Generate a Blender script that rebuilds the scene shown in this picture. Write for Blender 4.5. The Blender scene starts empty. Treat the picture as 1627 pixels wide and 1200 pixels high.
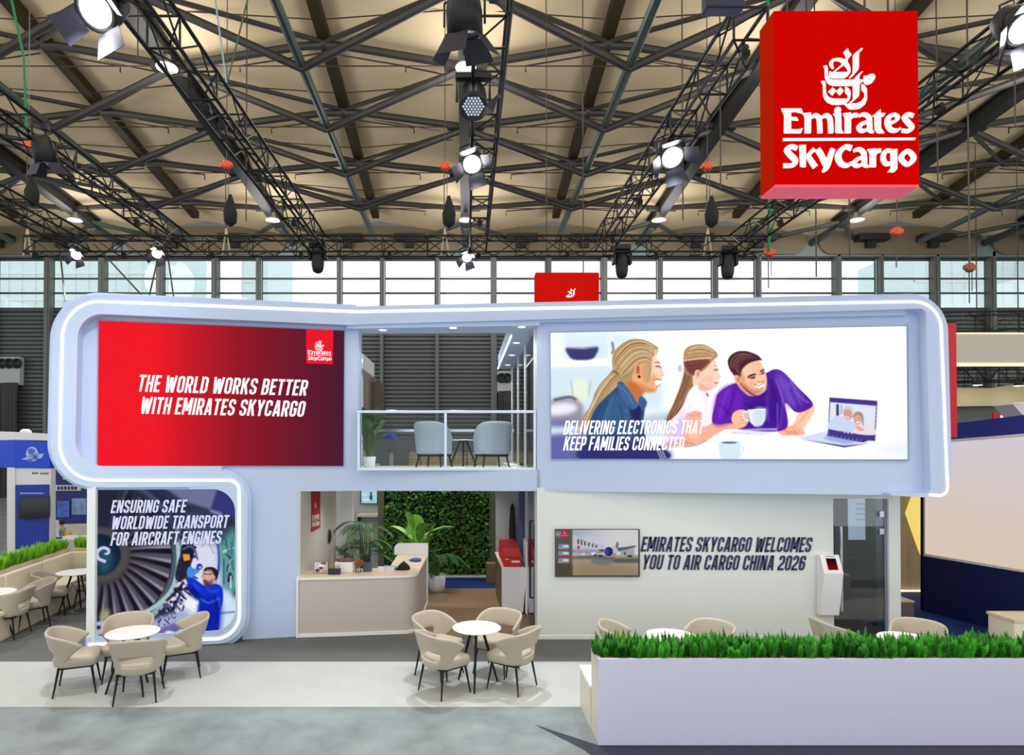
import bpy, bmesh, math, random
import numpy as np
from mathutils import Vector, Matrix
from mathutils.geometry import tessellate_polygon
PI = math.pi
SC = bpy.context.scene
COL = SC.collection
random.seed(7)

# ------------------------------------------------------------------ camera
EYE = 3.0            # the photograph was taken from about 3 m up
FPX, CX, HOR, PITCH = 1000.0, 740.0, 710.0, 0.0122
PY0 = HOR - FPX * PITCH
cam_d = bpy.data.cameras.new('camera')
cam = bpy.data.objects.new('camera', cam_d); COL.objects.link(cam)
cam_d.sensor_fit = 'HORIZONTAL'; cam_d.sensor_width = 36.0
cam_d.lens = FPX / 1627 * 36.0
cam_d.shift_x = (813.5 - CX) / 1627
cam_d.shift_y = (PY0 - 600) / 1627
cam_d.clip_end = 400
cam.location = (0, 0, EYE)
cam.rotation_euler = (PI / 2 + math.atan(PITCH), 0, 0)
SC.camera = cam
# ------------------------------------------------------------------ light
SC.view_settings.view_transform = 'Standard'
SC.view_settings.look = 'None'
SC.view_settings.gamma = 1.0
SC.view_settings.use_curve_mapping = False
EXPO = 0.0
SC.view_settings.exposure = EXPO
EM = 2 ** -EXPO      # things that glow are set for the exposed picture
world = bpy.data.worlds.new('sky'); SC.world = world
world.use_nodes = True
_bg = world.node_tree.nodes['Background']
_bg.inputs[0].default_value = (0.93, 0.97, 1.0, 1)
_bg.inputs[1].default_value = 1.22
SPOT_W = 800.0       # stage lamps on the trusses
HIGHBAY_W = 480.0

# ------------------------------------------------------------------ projection helpers
_c, _s = math.cos(math.atan(PITCH)), math.sin(math.atan(PITCH))
def ray(px, py):
    x = (px - CX) / FPX; y = (PY0 - py) / FPX
    return Vector((x, _c - _s * y, _s + _c * y))
CAM = Vector((0, 0, EYE))
def W(px, py, Y):
    d = ray(px, py); return CAM + d * (Y / d.y)
def WZ(px, py, z=0.0):
    d = ray(px, py); return CAM + d * ((z - EYE) / d.z)
class Plane:
    """vertical plane Y = y0 + k (X - x0); off > 0 comes towards the viewer's side"""
    def __init__(s, x0, y0, k=0.0):
        s.p = Vector((x0, y0, 0)); n = math.hypot(1, k)
        s.u = Vector((1 / n, k / n, 0)); s.n = Vector((k / n, -1 / n, 0))
    def at(s, px, py, off=0.0):
        d = ray(px, py); q = s.p + s.n * off
        return CAM + d * ((q - CAM).dot(s.n) / d.dot(s.n))
    def shifted(s, off):
        r = Plane(0, 0); r.p = s.p + s.n * off; r.u = s.u; r.n = s.n; return r
    def y(s, X):
        return s.p.y + (X - s.p.x) * s.u.y / s.u.x
class XPlane(Plane):
    """plane X = x0 (runs away from the viewer); off > 0 goes to -X (side=-1) or +X (side=1)"""
    def __init__(s, x0, side=1):
        s.p = Vector((x0, 0, 0)); s.u = Vector((0, 1, 0)); s.n = Vector((side, 0, 0))

# ------------------------------------------------------------------ materials
def lin(c):
    return tuple((v / 12.92 if v <= .04045 else ((v + .055) / 1.055) ** 2.4) for v in c)
def rgb(r, g, b):
    return lin((r / 255, g / 255, b / 255))
MATS = {}
def mat(name, col, rough=.5, metal=0.0, spec=.5, noise=None, bump=None, emit=None, trans=0.0, coat=0.0):
    """procedural principled material; noise=(scale, amount) varies the colour, bump=(scale, strength)"""
    if name in MATS: return MATS[name]
    m = bpy.data.materials.new(name); m.use_nodes = True
    nt = m.node_tree; b = nt.nodes['Principled BSDF']
    b.inputs['Base Color'].default_value = (*col, 1)
    b.inputs['Roughness'].default_value = rough
    b.inputs['Metallic'].default_value = metal
    b.inputs['Specular IOR Level'].default_value = spec
    b.inputs['Coat Weight'].default_value = coat
    if trans: b.inputs['Transmission Weight'].default_value = trans
    if emit:
        b.inputs['Emission Color'].default_value = (*emit[0], 1); b.inputs['Emission Strength'].default_value = emit[1] * EM
    tc = nt.nodes.new('ShaderNodeTexCoord')
    if noise:
        n = nt.nodes.new('ShaderNodeTexNoise'); n.inputs['Scale'].default_value = noise[0]; n.inputs['Detail'].default_value = 9; n.inputs['Roughness'].default_value = .62
        nt.links.new(tc.outputs['Object'], n.inputs['Vector'])
        r = nt.nodes.new('ShaderNodeValToRGB')
        a = noise[1]
        r.color_ramp.elements[0].position = .3; r.color_ramp.elements[1].position = .7
        r.color_ramp.elements[0].color = (*[v * (1 - a) for v in col], 1)
        r.color_ramp.elements[1].color = (*[min(1, v * (1 + a)) for v in col], 1)
        nt.links.new(n.outputs['Fac'], r.inputs['Fac']); nt.links.new(r.outputs['Color'], b.inputs['Base Color'])
    if bump:
        n2 = nt.nodes.new('ShaderNodeTexNoise'); n2.inputs['Scale'].default_value = bump[0]
        nt.links.new(tc.outputs['Object'], n2.inputs['Vector'])
        bp = nt.nodes.new('ShaderNodeBump'); bp.inputs['Strength'].default_value = bump[1]; bp.inputs['Distance'].default_value = .01
        nt.links.new(n2.outputs['Fac'], bp.inputs['Height']); nt.links.new(bp.outputs['Normal'], b.inputs['Normal'])
    MATS[name] = m; return m
def emis(name, col, strength):
    if name in MATS: return MATS[name]
    m = bpy.data.materials.new(name); m.use_nodes = True; nt = m.node_tree
    nt.nodes.clear()
    o = nt.nodes.new('ShaderNodeOutputMaterial'); e = nt.nodes.new('ShaderNodeEmission')
    e.inputs[0].default_value = (*col, 1); e.inputs[1].default_value = strength * EM
    nt.links.new(e.outputs[0], o.inputs[0]); MATS[name] = m; return m
def picmat(name, strength, lit=True):
    """a screen or print showing the picture kept in the mesh colours"""
    if name in MATS: return MATS[name]
    m = bpy.data.materials.new(name); m.use_nodes = True; nt = m.node_tree
    a = nt.nodes.new('ShaderNodeVertexColor'); a.layer_name = 'picture'
    if lit:
        nt.nodes.remove(nt.nodes['Principled BSDF'])
        e = nt.nodes.new('ShaderNodeEmission'); e.inputs[1].default_value = strength * EM
        nt.links.new(a.outputs[0], e.inputs[0]); nt.links.new(e.outputs[0], nt.nodes['Material Output'].inputs[0])
    else:
        nt.links.new(a.outputs[0], nt.nodes['Principled BSDF'].inputs['Base Color'])
    MATS[name] = m; return m
def glassmat(name, tint, refl=.12, rough=0.0, ior=1.45):
    """thin pane: tinted see-through with a mirror share"""
    if name in MATS: return MATS[name]
    m = bpy.data.materials.new(name); m.use_nodes = True; nt = m.node_tree; nt.nodes.clear()
    o = nt.nodes.new('ShaderNodeOutputMaterial'); t = nt.nodes.new('ShaderNodeBsdfTransparent'); g = nt.nodes.new('ShaderNodeBsdfGlossy')
    x = nt.nodes.new('ShaderNodeMixShader'); f = nt.nodes.new('ShaderNodeFresnel'); f.inputs[0].default_value = ior
    mth = nt.nodes.new('ShaderNodeMath'); mth.operation = 'ADD'; mth.inputs[1].default_value = refl; mth.use_clamp = True
    t.inputs[0].default_value = (*tint, 1); g.inputs['Roughness'].default_value = rough
    nt.links.new(f.outputs[0], mth.inputs[0]); nt.links.new(mth.outputs[0], x.inputs[0])
    nt.links.new(t.outputs[0], x.inputs[1]); nt.links.new(g.outputs[0], x.inputs[2]); nt.links.new(x.outputs[0], o.inputs[0])
    MATS[name] = m; return m
def woodmat(name, c1, c2, scale=(1, 12, 1), rough=.45):
    if name in MATS: return MATS[name]
    m = bpy.data.materials.new(name); m.use_nodes = True; nt = m.node_tree; b = nt.nodes['Principled BSDF']
    tc = nt.nodes.new('ShaderNodeTexCoord'); mp = nt.nodes.new('ShaderNodeMapping'); mp.inputs['Scale'].default_value = scale
    n = nt.nodes.new('ShaderNodeTexNoise'); n.inputs['Scale'].default_value = 2.5; n.inputs['Detail'].default_value = 6
    r = nt.nodes.new('ShaderNodeValToRGB'); r.color_ramp.elements[0].color = (*c1, 1); r.color_ramp.elements[1].color = (*c2, 1)
    r.color_ramp.elements[0].position = .35; r.color_ramp.elements[1].position = .65
    nt.links.new(tc.outputs['Object'], mp.inputs[0]); nt.links.new(mp.outputs[0], n.inputs['Vector'])
    nt.links.new(n.outputs['Fac'], r.inputs[0]); nt.links.new(r.outputs[0], b.inputs['Base Color'])
    b.inputs['Roughness'].default_value = rough
    MATS[name] = m; return m
def leafmat(name, c1, c2, scale=6.0, rough=.5):
    if name in MATS: return MATS[name]
    m = bpy.data.materials.new(name); m.use_nodes = True; nt = m.node_tree; b = nt.nodes['Principled BSDF']
    oi = nt.nodes.new('ShaderNodeObjectInfo'); tc = nt.nodes.new('ShaderNodeTexCoord')
    n = nt.nodes.new('ShaderNodeTexNoise'); n.inputs['Scale'].default_value = scale
    ad = nt.nodes.new('ShaderNodeMath'); ad.operation = 'MULTIPLY_ADD'; ad.inputs[1].default_value = .5; 
    r = nt.nodes.new('ShaderNodeValToRGB'); r.color_ramp.elements[0].color = (*c1, 1); r.color_ramp.elements[1].color = (*c2, 1)
    r.color_ramp.elements[0].position = .35; r.color_ramp.elements[1].position = .95
    nt.links.new(tc.outputs['Object'], n.inputs['Vector'])
    nt.links.new(oi.outputs['Random'], ad.inputs[0]); nt.links.new(n.outputs['Fac'], ad.inputs[2])
    nt.links.new(ad.outputs[0], r.inputs[0]); nt.links.new(r.outputs[0], b.inputs['Base Color'])
    b.inputs['Roughness'].default_value = rough
    MATS[name] = m; return m

# ------------------------------------------------------------------ object helpers
ORG = {}
def tag(o, label=None, cat=None, group=None, kind=None):
    if label: o['label'] = label
    if cat: o['category'] = cat
    if group: o['group'] = group
    if kind: o['kind'] = kind
    return o
def thing(name, label, cat, loc=(0, 0, 0), rz=0.0, group=None, kind=None):
    o = bpy.data.objects.new(name, None); COL.objects.link(o)
    o.location = loc; o.rotation_euler = (0, 0, rz); o.empty_display_size = .2
    ORG[o.name] = Vector(loc)
    return tag(o, label, cat, group, kind)
def _link(name, me, m, parent):
    o = bpy.data.objects.new(name, me); COL.objects.link(o)
    if m is not None: me.materials.append(m)
    if parent is not None:
        o.parent = parent
        ORG[o.name] = ORG.get(parent.name, Vector((0, 0, 0)))
    return o
class MB:
    def __init__(s): s.v = []; s.f = []
    def add(s, vs, fs):
        n = len(s.v); s.v += [tuple(v) for v in vs]; s.f += [tuple(i + n for i in f) for f in fs]; return s
    def box(s, a, b, M=None):
        x0, y0, z0 = a; x1, y1, z1 = b
        vs = [Vector(p) for p in ((x0, y0, z0), (x1, y0, z0), (x1, y1, z0), (x0, y1, z0), (x0, y0, z1), (x1, y0, z1), (x1, y1, z1), (x0, y1, z1))]
        if M is not None: vs = [M @ v for v in vs]
        return s.add(vs, [(0, 3, 2, 1), (4, 5, 6, 7), (0, 1, 5, 4), (1, 2, 6, 5), (2, 3, 7, 6), (3, 0, 4, 7)])
    def tube(s, p, q, r0, r1=None, n=8, cap=True):
        p = Vector(p); q = Vector(q); r1 = r0 if r1 is None else r1
        d = q - p
        if d.length < 1e-6: return s
        d.normalize(); a = d.orthogonal().normalized(); b = d.cross(a)
        vs = []
        for c, r in ((p, r0), (q, r1)):
            for i in range(n):
                t = 2 * PI * i / n; vs.append(c + (a * math.cos(t) + b * math.sin(t)) * r)
        fs = [(i, (i + 1) % n, n + (i + 1) % n, n + i) for i in range(n)]
        if cap: fs += [tuple(range(n - 1, -1, -1)), tuple(range(n, 2 * n))]
        return s.add(vs, fs)
    def path(s, pts, r, n=6, radii=None):
        pts = [Vector(p) for p in pts]; m = len(pts); vs = []; fs = []
        prev = None
        for k, p in enumerate(pts):
            d = (pts[min(k + 1, m - 1)] - pts[max(k - 1, 0)]).normalized()
            a = d.orthogonal().normalized() if prev is None else (prev - d * prev.dot(d)).normalized()
            prev = a; b = d.cross(a); rr = radii[k] if radii else r
            for i in range(n):
                t = 2 * PI * i / n; vs.append(p + (a * math.cos(t) + b * math.sin(t)) * rr)
        for k in range(m - 1):
            for i in range(n):
                fs.append((k * n + i, k * n + (i + 1) % n, (k + 1) * n + (i + 1) % n, (k + 1) * n + i))
        fs += [tuple(range(n - 1, -1, -1)), tuple(range((m - 1) * n, m * n))]
        return s.add(vs, fs)
    def lathe(s, prof, c=(0, 0, 0), n=24, M=None):
        """prof: (r, z) pairs bottom to top around the z axis at c"""
        c = Vector(c); vs = []; fs = []
        for r, z in prof:
            for i in range(n):
                t = 2 * PI * i / n; v = Vector((r * math.cos(t), r * math.sin(t), z))
                vs.append((M @ v if M is not None else v) + c)
        m = len(prof)
        for k in range(m - 1):
            for i in range(n):
                fs.append((k * n + i, k * n + (i + 1) % n, (k + 1) * n + (i + 1) % n, (k + 1) * n + i))
        if prof[0][0] > 1e-5: fs.append(tuple(range(n - 1, -1, -1)))
        if prof[-1][0] > 1e-5: fs.append(tuple(range((m - 1) * n, m * n)))
        return s.add(vs, fs)
    def ball(s, c, r, sx=1, sy=1, sz=1, n=14):
        pr = [(max(1e-4, math.cos(t)) * r, math.sin(t) * r) for t in [(-.5 + k / 8) * PI for k in range(9)]]
        return s.lathe(pr, c, n, Matrix.Diagonal((sx, sy, sz)))
    def prism(s, poly, vec):
        """closed polygon of 3-D points pushed along vec"""
        vec = Vector(vec); poly = [Vector(p) for p in poly]; n = len(poly)
        tr = tessellate_polygon([poly])
        vs = poly + [p + vec for p in poly]
        fs = [tuple(t) for t in tr] + [tuple(i + n for i in reversed(t)) for t in tr]
        fs += [(i, (i + 1) % n, n + (i + 1) % n, n + i) for i in range(n)]
        return s.add(vs, fs)
    def flat(s, poly):
        poly = [Vector(p) for p in poly]
        return s.add(poly, [tuple(t) for t in tessellate_polygon([poly])])
    def build(s, name, m=None, parent=None, smooth=False, bevel=0.0, subsurf=0, weld=False, angle=None):
        me = bpy.data.meshes.new(name)
        o0 = ORG.get(parent.name, Vector((0, 0, 0))) if parent is not None else Vector((0, 0, 0))
        me.from_pydata([tuple(Vector(v) - o0) for v in s.v], [], s.f)
        bm = bmesh.new(); bm.from_mesh(me)
        if weld: bmesh.ops.remove_doubles(bm, verts=bm.verts, dist=1e-4)
        bmesh.ops.recalc_face_normals(bm, faces=bm.faces); bm.to_mesh(me); bm.free()
        if smooth:
            for p in me.polygons: p.use_smooth = True
        o = _link(name, me, m, parent)
        if bevel:
            b = o.modifiers.new('bevel', 'BEVEL'); b.width = bevel; b.segments = 3; b.limit_method = 'ANGLE'; b.angle_limit = math.radians(50)
        if subsurf:
            b = o.modifiers.new('subsurf', 'SUBSURF'); b.levels = subsurf; b.render_levels = subsurf
        return o
def copy_tree(o, parent=None):
    c = o.copy(); COL.objects.link(c)
    if parent is not None: c.parent = parent
    for ch in list(o.children): copy_tree(ch, c)
    return c
def struct(o):
    o['kind'] = 'structure'; return o

# smooth closed / open curves through points
def catmull(pts, closed=True, k=6):
    n = len(pts); out = []
    rng = range(n) if closed else range(n - 1)
    for i in rng:
        g = (lambda j: pts[j % n]) if closed else (lambda j: pts[max(0, min(n - 1, j))])
        p0, p1, p2, p3 = g(i - 1), g(i), g(i + 1), g(i + 2)
        for q in range(k):
            t = q / k
            out.append(tuple(.5 * ((2 * b) + (-a + c) * t + (2 * a - 5 * b + 4 * c - d) * t * t + (-a + 3 * b - 3 * c + d) * t ** 3)
                             for a, b, c, d in zip(p0, p1, p2, p3)))
    if not closed: out.append(tuple(pts[-1]))
    return out
def rounded(pts, radii, seg=8, closed=True):
    """polyline with filleted corners (2-D)"""
    out = []; n = len(pts)
    for i, p in enumerate(pts):
        r = radii[i] if isinstance(radii, (list, tuple)) else radii
        if r <= 0 or (not closed and i in (0, n - 1)):
            out.append(tuple(p)); continue
        a = Vector(pts[i - 1]) - Vector(p); b = Vector(pts[(i + 1) % n]) - Vector(p)
        la, lb = a.length, b.length; a.normalize(); b.normalize()
        ang = a.angle(b); d = min(r / math.tan(ang / 2), la * .49, lb * .49); r2 = d * math.tan(ang / 2)
        c = Vector(p) + (a + b).normalized() * (r2 / math.sin(ang / 2))
        s0 = Vector(p) + a * d - c; s1 = Vector(p) + b * d - c
        t0 = math.atan2(s0.y, s0.x); t1 = math.atan2(s1.y, s1.x)
        dt = (t1 - t0 + PI) % (2 * PI) - PI
        for k in range(seg + 1):
            t = t0 + dt * k / seg; out.append((c.x + r2 * math.cos(t), c.y + r2 * math.sin(t)))
    return out
def brush(pts, k=6, closed=False):
    """stroke of changing width: (x, y, w) points -> list of quads (2-D)"""
    c = catmull(pts, closed, k) if len(pts) > 2 else [tuple(p) for p in pts]
    if closed: c = c + [c[0]]
    n = len(c); L = []; R = []
    for i in range(n):
        a = c[max(0, i - 1)]; b = c[min(n - 1, i + 1)]
        if closed and i in (0, n - 1): a, b = c[n - 2], c[1]
        dx, dy = b[0] - a[0], b[1] - a[1]; d = math.hypot(dx, dy) or 1; nx, ny = -dy / d, dx / d; w = c[i][2] / 2
        L.append((c[i][0] + nx * w, c[i][1] + ny * w)); R.append((c[i][0] - nx * w, c[i][1] - ny * w))
    return [[L[i], L[i + 1], R[i + 1], R[i]] for i in range(n - 1)]
def circle(cx, cy, r, ry=None, n=20):
    return [(cx + r * math.cos(2 * PI * i / n), cy + (ry or r) * math.sin(2 * PI * i / n)) for i in range(n)]
def px_mesh(name, polys, plane, m, parent=None, off=.004, depth=0.0, fn=None):
    """polygons in photo pixels laid on a real plane (depth > 0 gives them thickness towards the viewer)"""
    b = MB()
    for p in polys:
        if fn: p = [fn(*q) for q in p]
        w = [plane.at(x, y, off) for x, y in p]
        if depth: b.prism(w, plane.n * depth)
        else: b.flat(w)
    return b.build(name, m, parent)
# ------------------------------------------------------------------ lettering: narrow bold capitals as strokes
SWD = .142
def _glyphs():
    s = SWD; h = s / 2; w = .40; l, r, b, t = h, w - h, h, 1 - h; m = .52; R = .13
    def rr(x0, y0, x1, y1): return rounded([(x0, y0), (x1, y0), (x1, y1), (x0, y1)], R * .9, 4)
    O = rr(l, b, r, t); O = O + [O[0]]
    def op(pts, rad): return rounded(pts, rad, 4, closed=False)
    G = {}
    G['A'] = (.44, [[(.07, 0), (.19, 1)], [(.37, 0), (.25, 1)], [(.12, .25), (.32, .25)], [(.17, .93), (.27, .93)]])
    G['B'] = (w, [[(l, 0), (l, 1)], op([(l, t), (r - .01, t), (r - .01, m), (l, m)], [0, .1, .1, 0]), op([(l, m), (r, m), (r, b), (l, b)], [0, .11, .11, 0])])
    G['C'] = (w, [op([(r, .66), (r, t), (l, t), (l, b), (r, b), (r, .34)], [0, R, R, R, R, 0])])
    G['D'] = (w, [[(l, 0), (l, 1)], op([(l, t), (r, t), (r, b), (l, b)], [0, R, R, 0])])
    G['E'] = (.34, [[(l, 0), (l, 1)], [(l, t), (.34, t)], [(l, m), (.31, m)], [(l, b), (.34, b)]])
    G['F'] = (.33, [[(l, 0), (l, 1)], [(l, t), (.33, t)], [(l, m - .02), (.30, m - .02)]])
    G['G'] = (w, [op([(r, .68), (r, t), (l, t), (l, b), (r, b), (r, .5)], [0, R, R, R, R, 0]), [(.21, .48), (w, .48)]])
    G['H'] = (w, [[(l, 0), (l, 1)], [(r, 0), (r, 1)], [(l, m), (r, m)]])
    G['I'] = (s, [[(h, 0), (h, 1)]])
    G['K'] = (.43, [[(l, 0), (l, 1)], [(.14, .42), (.35, 1)], [(.2, .62), (.36, 0)]])
    G['L'] = (.33, [[(l, 0), (l, 1)], [(l, b), (.33, b)]])
    G['M'] = (.54, [[(l, 0), (l, 1)], [(.54 - h, 0), (.54 - h, 1)], [(l + .02, 1), (.27, .22)], [(.52 - h, 1), (.27, .22)]])
    G['N'] = (.43, [[(l, 0), (l, 1)], [(.43 - h, 0), (.43 - h, 1)], [(l + .02, .98), (.41 - h, .02)]])
    G['O'] = (w, [O]); G['0'] = G['O']
    G['P'] = (w, [[(l, 0), (l, 1)], op([(l, t), (r, t), (r, .42), (l, .42)], [0, R, R, 0])])
    G['R'] = (w, [[(l, 0), (l, 1)], op([(l, t), (r, t), (r, .46), (l, .46)], [0, R, R, 0]), [(.22, .46), (r + .01, 0)]])
    G['S'] = (w, [op([(r, .70), (r, t), (l, t), (l, .60), (r, .40), (r, b), (l, b), (l, .30)], [0, R, R, .1, .1, R, R, 0])])
    G['T'] = (.38, [[(.19, 0), (.19, 1)], [(0, t), (.38, t)]])
    G['U'] = (w, [op([(l, 1), (l, b), (r, b), (r, 1)], [0, R, R, 0])])
    G['V'] = (.43, [[(.07, 1), (.19, 0)], [(.36, 1), (.24, 0)]])
    G['W'] = (.62, [[(.07, 1), (.16, 0)], [(.29, .9), (.19, 0)], [(.33, .9), (.43, 0)], [(.55, 1), (.46, 0)]])
    G['Y'] = (.43, [[(.06, 1), (.215, .40)], [(.37, 1), (.215, .40)], [(.215, .46), (.215, 0)]])
    G['2'] = (w, [op([(l, .70), (l, t), (r, t), (r, .55), (l, .22), (l, b)], [0, R, R, .1, .05, 0]), [(l - h, b), (w, b)]])
    G['6'] = (w, [op([(r, .70), (r, t), (l, t), (l, b), (r, b), (r, .55), (l, .55)], [0, R, R, R, R, R, 0])])
    return G
GL = _glyphs()
def _stroke(pl, sw):
    """mitred strip of constant width"""
    n = len(pl); L = []; R = []; closed = pl[0] == pl[-1]
    for i in range(n):
        a = pl[i - 1] if i else (pl[n - 2] if closed else pl[0]); c = pl[i]; b = pl[i + 1] if i < n - 1 else (pl[1] if closed else pl[i])
        d1 = (c[0] - a[0], c[1] - a[1]); d2 = (b[0] - c[0], b[1] - c[1])
        def nn(d):
            q = math.hypot(*d); return None if q < 1e-6 else (-d[1] / q, d[0] / q)
        n1, n2 = nn(d1), nn(d2); n1 = n1 or n2; n2 = n2 or n1
        mx, my = n1[0] + n2[0], n1[1] + n2[1]; q = mx * mx + my * my
        k = min(1.6, 2 / max(q, .3)); mx *= k / 2 * sw; my *= k / 2 * sw
        mx *= 1; L.append((c[0] + mx / 1, c[1] + my / 1)); R.append((c[0] - mx / 1, c[1] - my / 1))
    return [[L[i], L[i + 1], R[i + 1], R[i]] for i in range(n - 1)]
def text_polys(txt, gap=.075, space=.22, sw=SWD):
    """unit-height text -> (polys, width)"""
    x = 0; out = []
    for ch in txt:
        if ch == ' ': x += space; continue
        w, st = GL[ch]
        for pl in st:
            for q in _stroke(pl, sw / 1.0): out.append([(x + a, b) for a, b in q])
        x += w + gap
    return out, x - gap
def line_px(txt, bl, br, hl, hr=None, slant=.2):
    """text line in photo pixels: baseline left bl and right br, cap height hl (hr at the right end)"""
    polys, w = text_polys(txt); hr = hr or hl
    bx = br[0] - bl[0]; by = br[1] - bl[1]
    def f(u, v):
        s = u / w; hh = hl + (hr - hl) * s
        return (bl[0] + bx * s * (1 - 0) + slant * v * hh, bl[1] + by * s - v * hh)
    # the slanted tops must stay inside the measured width
    return [[f(a, b) for a, b in p] for p in polys]

# ------------------------------------------------------------------ the red sign's emblem and lettering, traced in a 240 x 220 field
def _logo():
    A = []
    def a(p): A.append([(7.0 * 10 + x / 10.9, y / 10.9) for x, y in p])       # emblem crop starts 70 px right of the field
    def ab(pts): [a(q) for q in brush([(x, y, w * .88) for x, y, w in pts])]
    a([(815, 90), (780, 140), (745, 170), (742, 430), (725, 470), (690, 510), (640, 570), (600, 597), (580, 590), (645, 510), (650, 460), (650, 210), (665, 180), (720, 140), (770, 90)])
    a([(545, 85), (575, 150), (618, 200), (575, 255), (553, 240), (548, 340), (525, 330), (522, 215), (485, 150)])
    a([(240, 485), (270, 500), (360, 502), (555, 497), (592, 500), (585, 530), (550, 570), (500, 600), (300, 600), (255, 580), (240, 550)])
    ab([(315, 492, 26), (400, 425, 34), (475, 365, 40)])
    ab([(340, 278, 40), (430, 285, 62), (515, 345, 80), (572, 430, 52), (580, 505, 34)])
    ab([(350, 276, 38), (300, 296, 62), (268, 340, 66), (282, 395, 46), (308, 438, 8)])
    a([(135, 390), (185, 385), (205, 420), (210, 560), (245, 615), (290, 632), (650, 632), (690, 580), (740, 530), (790, 490), (815, 490), (770, 540), (750, 590), (752, 632), (800, 632), (845, 600), (868, 632), (830, 640), (755, 720), (750, 880), (735, 930), (690, 970), (620, 1030), (585, 1022), (640, 975), (652, 930), (650, 730), (300, 730), (230, 700), (185, 640), (165, 560), (162, 430)])
    for q in brush([(870, 610, 72), (960, 562, 62), (995, 580, 60), (960, 650, 66), (895, 672, 72), (868, 640, 70)], closed=True): a(q)
    a([(835, 560), (880, 580), (870, 640), (840, 620)])
    a([(100, 655), (145, 650), (168, 690), (172, 850), (215, 930), (300, 960), (540, 960), (565, 930), (560, 890), (520, 850), (515, 750), (560, 780), (598, 830), (600, 920), (570, 1000), (520, 1040), (440, 1057), (300, 1057), (215, 1020), (160, 960), (135, 890), (132, 710)])
    a([(800, 705), (850, 740), (882, 800), (885, 970), (850, 1060), (780, 1120), (700, 1137), (590, 1137), (500, 1050), (700, 1040), (790, 1000), (850, 920), (855, 860), (800, 800)])
    a([(220, 825), (288, 765), (355, 825), (295, 897)]); a([(358, 825), (420, 760), (485, 828), (425, 895)])
    emblem = A; B = []
    def b(p): B.append([(x / 5.454, y / 5.454) for x, y in p])
    def bb(pts, cl=False): [b(q) for q in brush([(x, y, w * .78) for x, y, w in pts], closed=cl)]
    b([(85, 565), (255, 565), (272, 606), (215, 592), (168, 592), (168, 638), (215, 640), (232, 668), (168, 662), (168, 745), (225, 745), (270, 735), (255, 776), (110, 776), (112, 620)])
    b([(272, 606), (340, 600), (340, 776), (290, 776), (290, 640)]); bb([(330, 652, 26), (378, 624, 46), (412, 655, 50), (420, 776, 52)]); bb([(418, 652, 26), (470, 624, 46), (506, 655, 52), (514, 776, 52)])
    b([(535, 606), (600, 600), (604, 750), (622, 776), (568, 776), (553, 762), (556, 640)]); b(circle(573, 577, 27))
    b([(620, 606), (686, 600), (686, 776), (636, 776), (636, 640)]); bb([(680, 655, 26), (708, 624, 46), (746, 622, 42)])
    bb([(758, 628, 34), (800, 614, 40), (842, 640, 50), (850, 700, 52), (852, 750, 50), (884, 772, 14)]); bb([(842, 678, 30), (785, 695, 44), (757, 730, 52), (785, 758, 42), (838, 742, 30)])
    b([(940, 570), (945, 605), (985, 605), (970, 632), (945, 634), (945, 735), (975, 776), (920, 776), (895, 740), (893, 632), (870, 630)])
    bb([(1010, 694, 36), (1068, 674, 34), (1094, 640, 42), (1058, 616, 38), (1012, 645, 54), (1005, 695, 58), (1030, 745, 52), (1078, 754, 40), (1118, 735, 22)])
    bb([(1228, 628, 44), (1182, 614, 42), (1150, 640, 50), (1182, 684, 56), (1214, 725, 54), (1184, 758, 42), (1130, 754, 40)])
    b([(100, 822), (1243, 818), (1243, 834), (100, 842)])
    bb([(222, 908, 50), (170, 894, 50), (132, 922, 56), (166, 968, 62), (206, 1012, 60), (184, 1054, 48), (104, 1058, 48)])
    b([(242, 880), (296, 880), (296, 1070), (268, 1070), (250, 1062)]); bb([(300, 990, 34), (330, 955, 42), (372, 914, 46)]); bb([(318, 972, 46), (345, 1020, 56), (382, 1072, 60)])
    bb([(396, 914, 62), (430, 965, 62), (468, 1050, 58)]); bb([(532, 912, 54), (506, 985, 60), (476, 1072, 60), (444, 1112, 22)])
    bb([(692, 908, 62), (640, 896, 52), (590, 940, 60), (578, 992, 66), (606, 1042, 60), (652, 1056, 48), (696, 1036, 40)])
    bb([(712, 930, 34), (758, 916, 44), (796, 945, 52), (804, 1000, 54), (808, 1050, 50), (842, 1070, 14)]); bb([(796, 985, 30), (742, 1004, 44), (716, 1038, 52), (742, 1060, 42), (792, 1046, 30)])
    b([(832, 916), (902, 910), (902, 1070), (852, 1070), (852, 950)]); bb([(896, 962, 28), (920, 930, 44), (946, 928, 42)])
    bb([(1046, 934, 40), (992, 930, 46), (966, 985, 52), (990, 1040, 50), (1044, 1036, 36)]); b([(1032, 920), (1086, 914), (1086, 1088), (1062, 1114), (1006, 1112), (1034, 1078)])
    bb([(1177, 932, 48), (1122, 990, 54), (1177, 1048, 48), (1232, 990, 54)], True)
    return emblem, B
EMBLEM, LOGOTYPE = _logo()
def logo_px(x0, y0, x1, y1, only=None, skew=0.0):
    """emblem and lettering scaled into a box of photo pixels; field 15..228 x 6..205"""
    def f(x, y):
        u = (x - 15) / 213; v = (y - 6) / 199
        return (x0 + u * (x1 - x0), y0 + v * (y1 - y0) + skew * u)
    src = EMBLEM if only == 'emblem' else EMBLEM + LOGOTYPE
    return [[f(*q) for q in p] for p in src]

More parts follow.
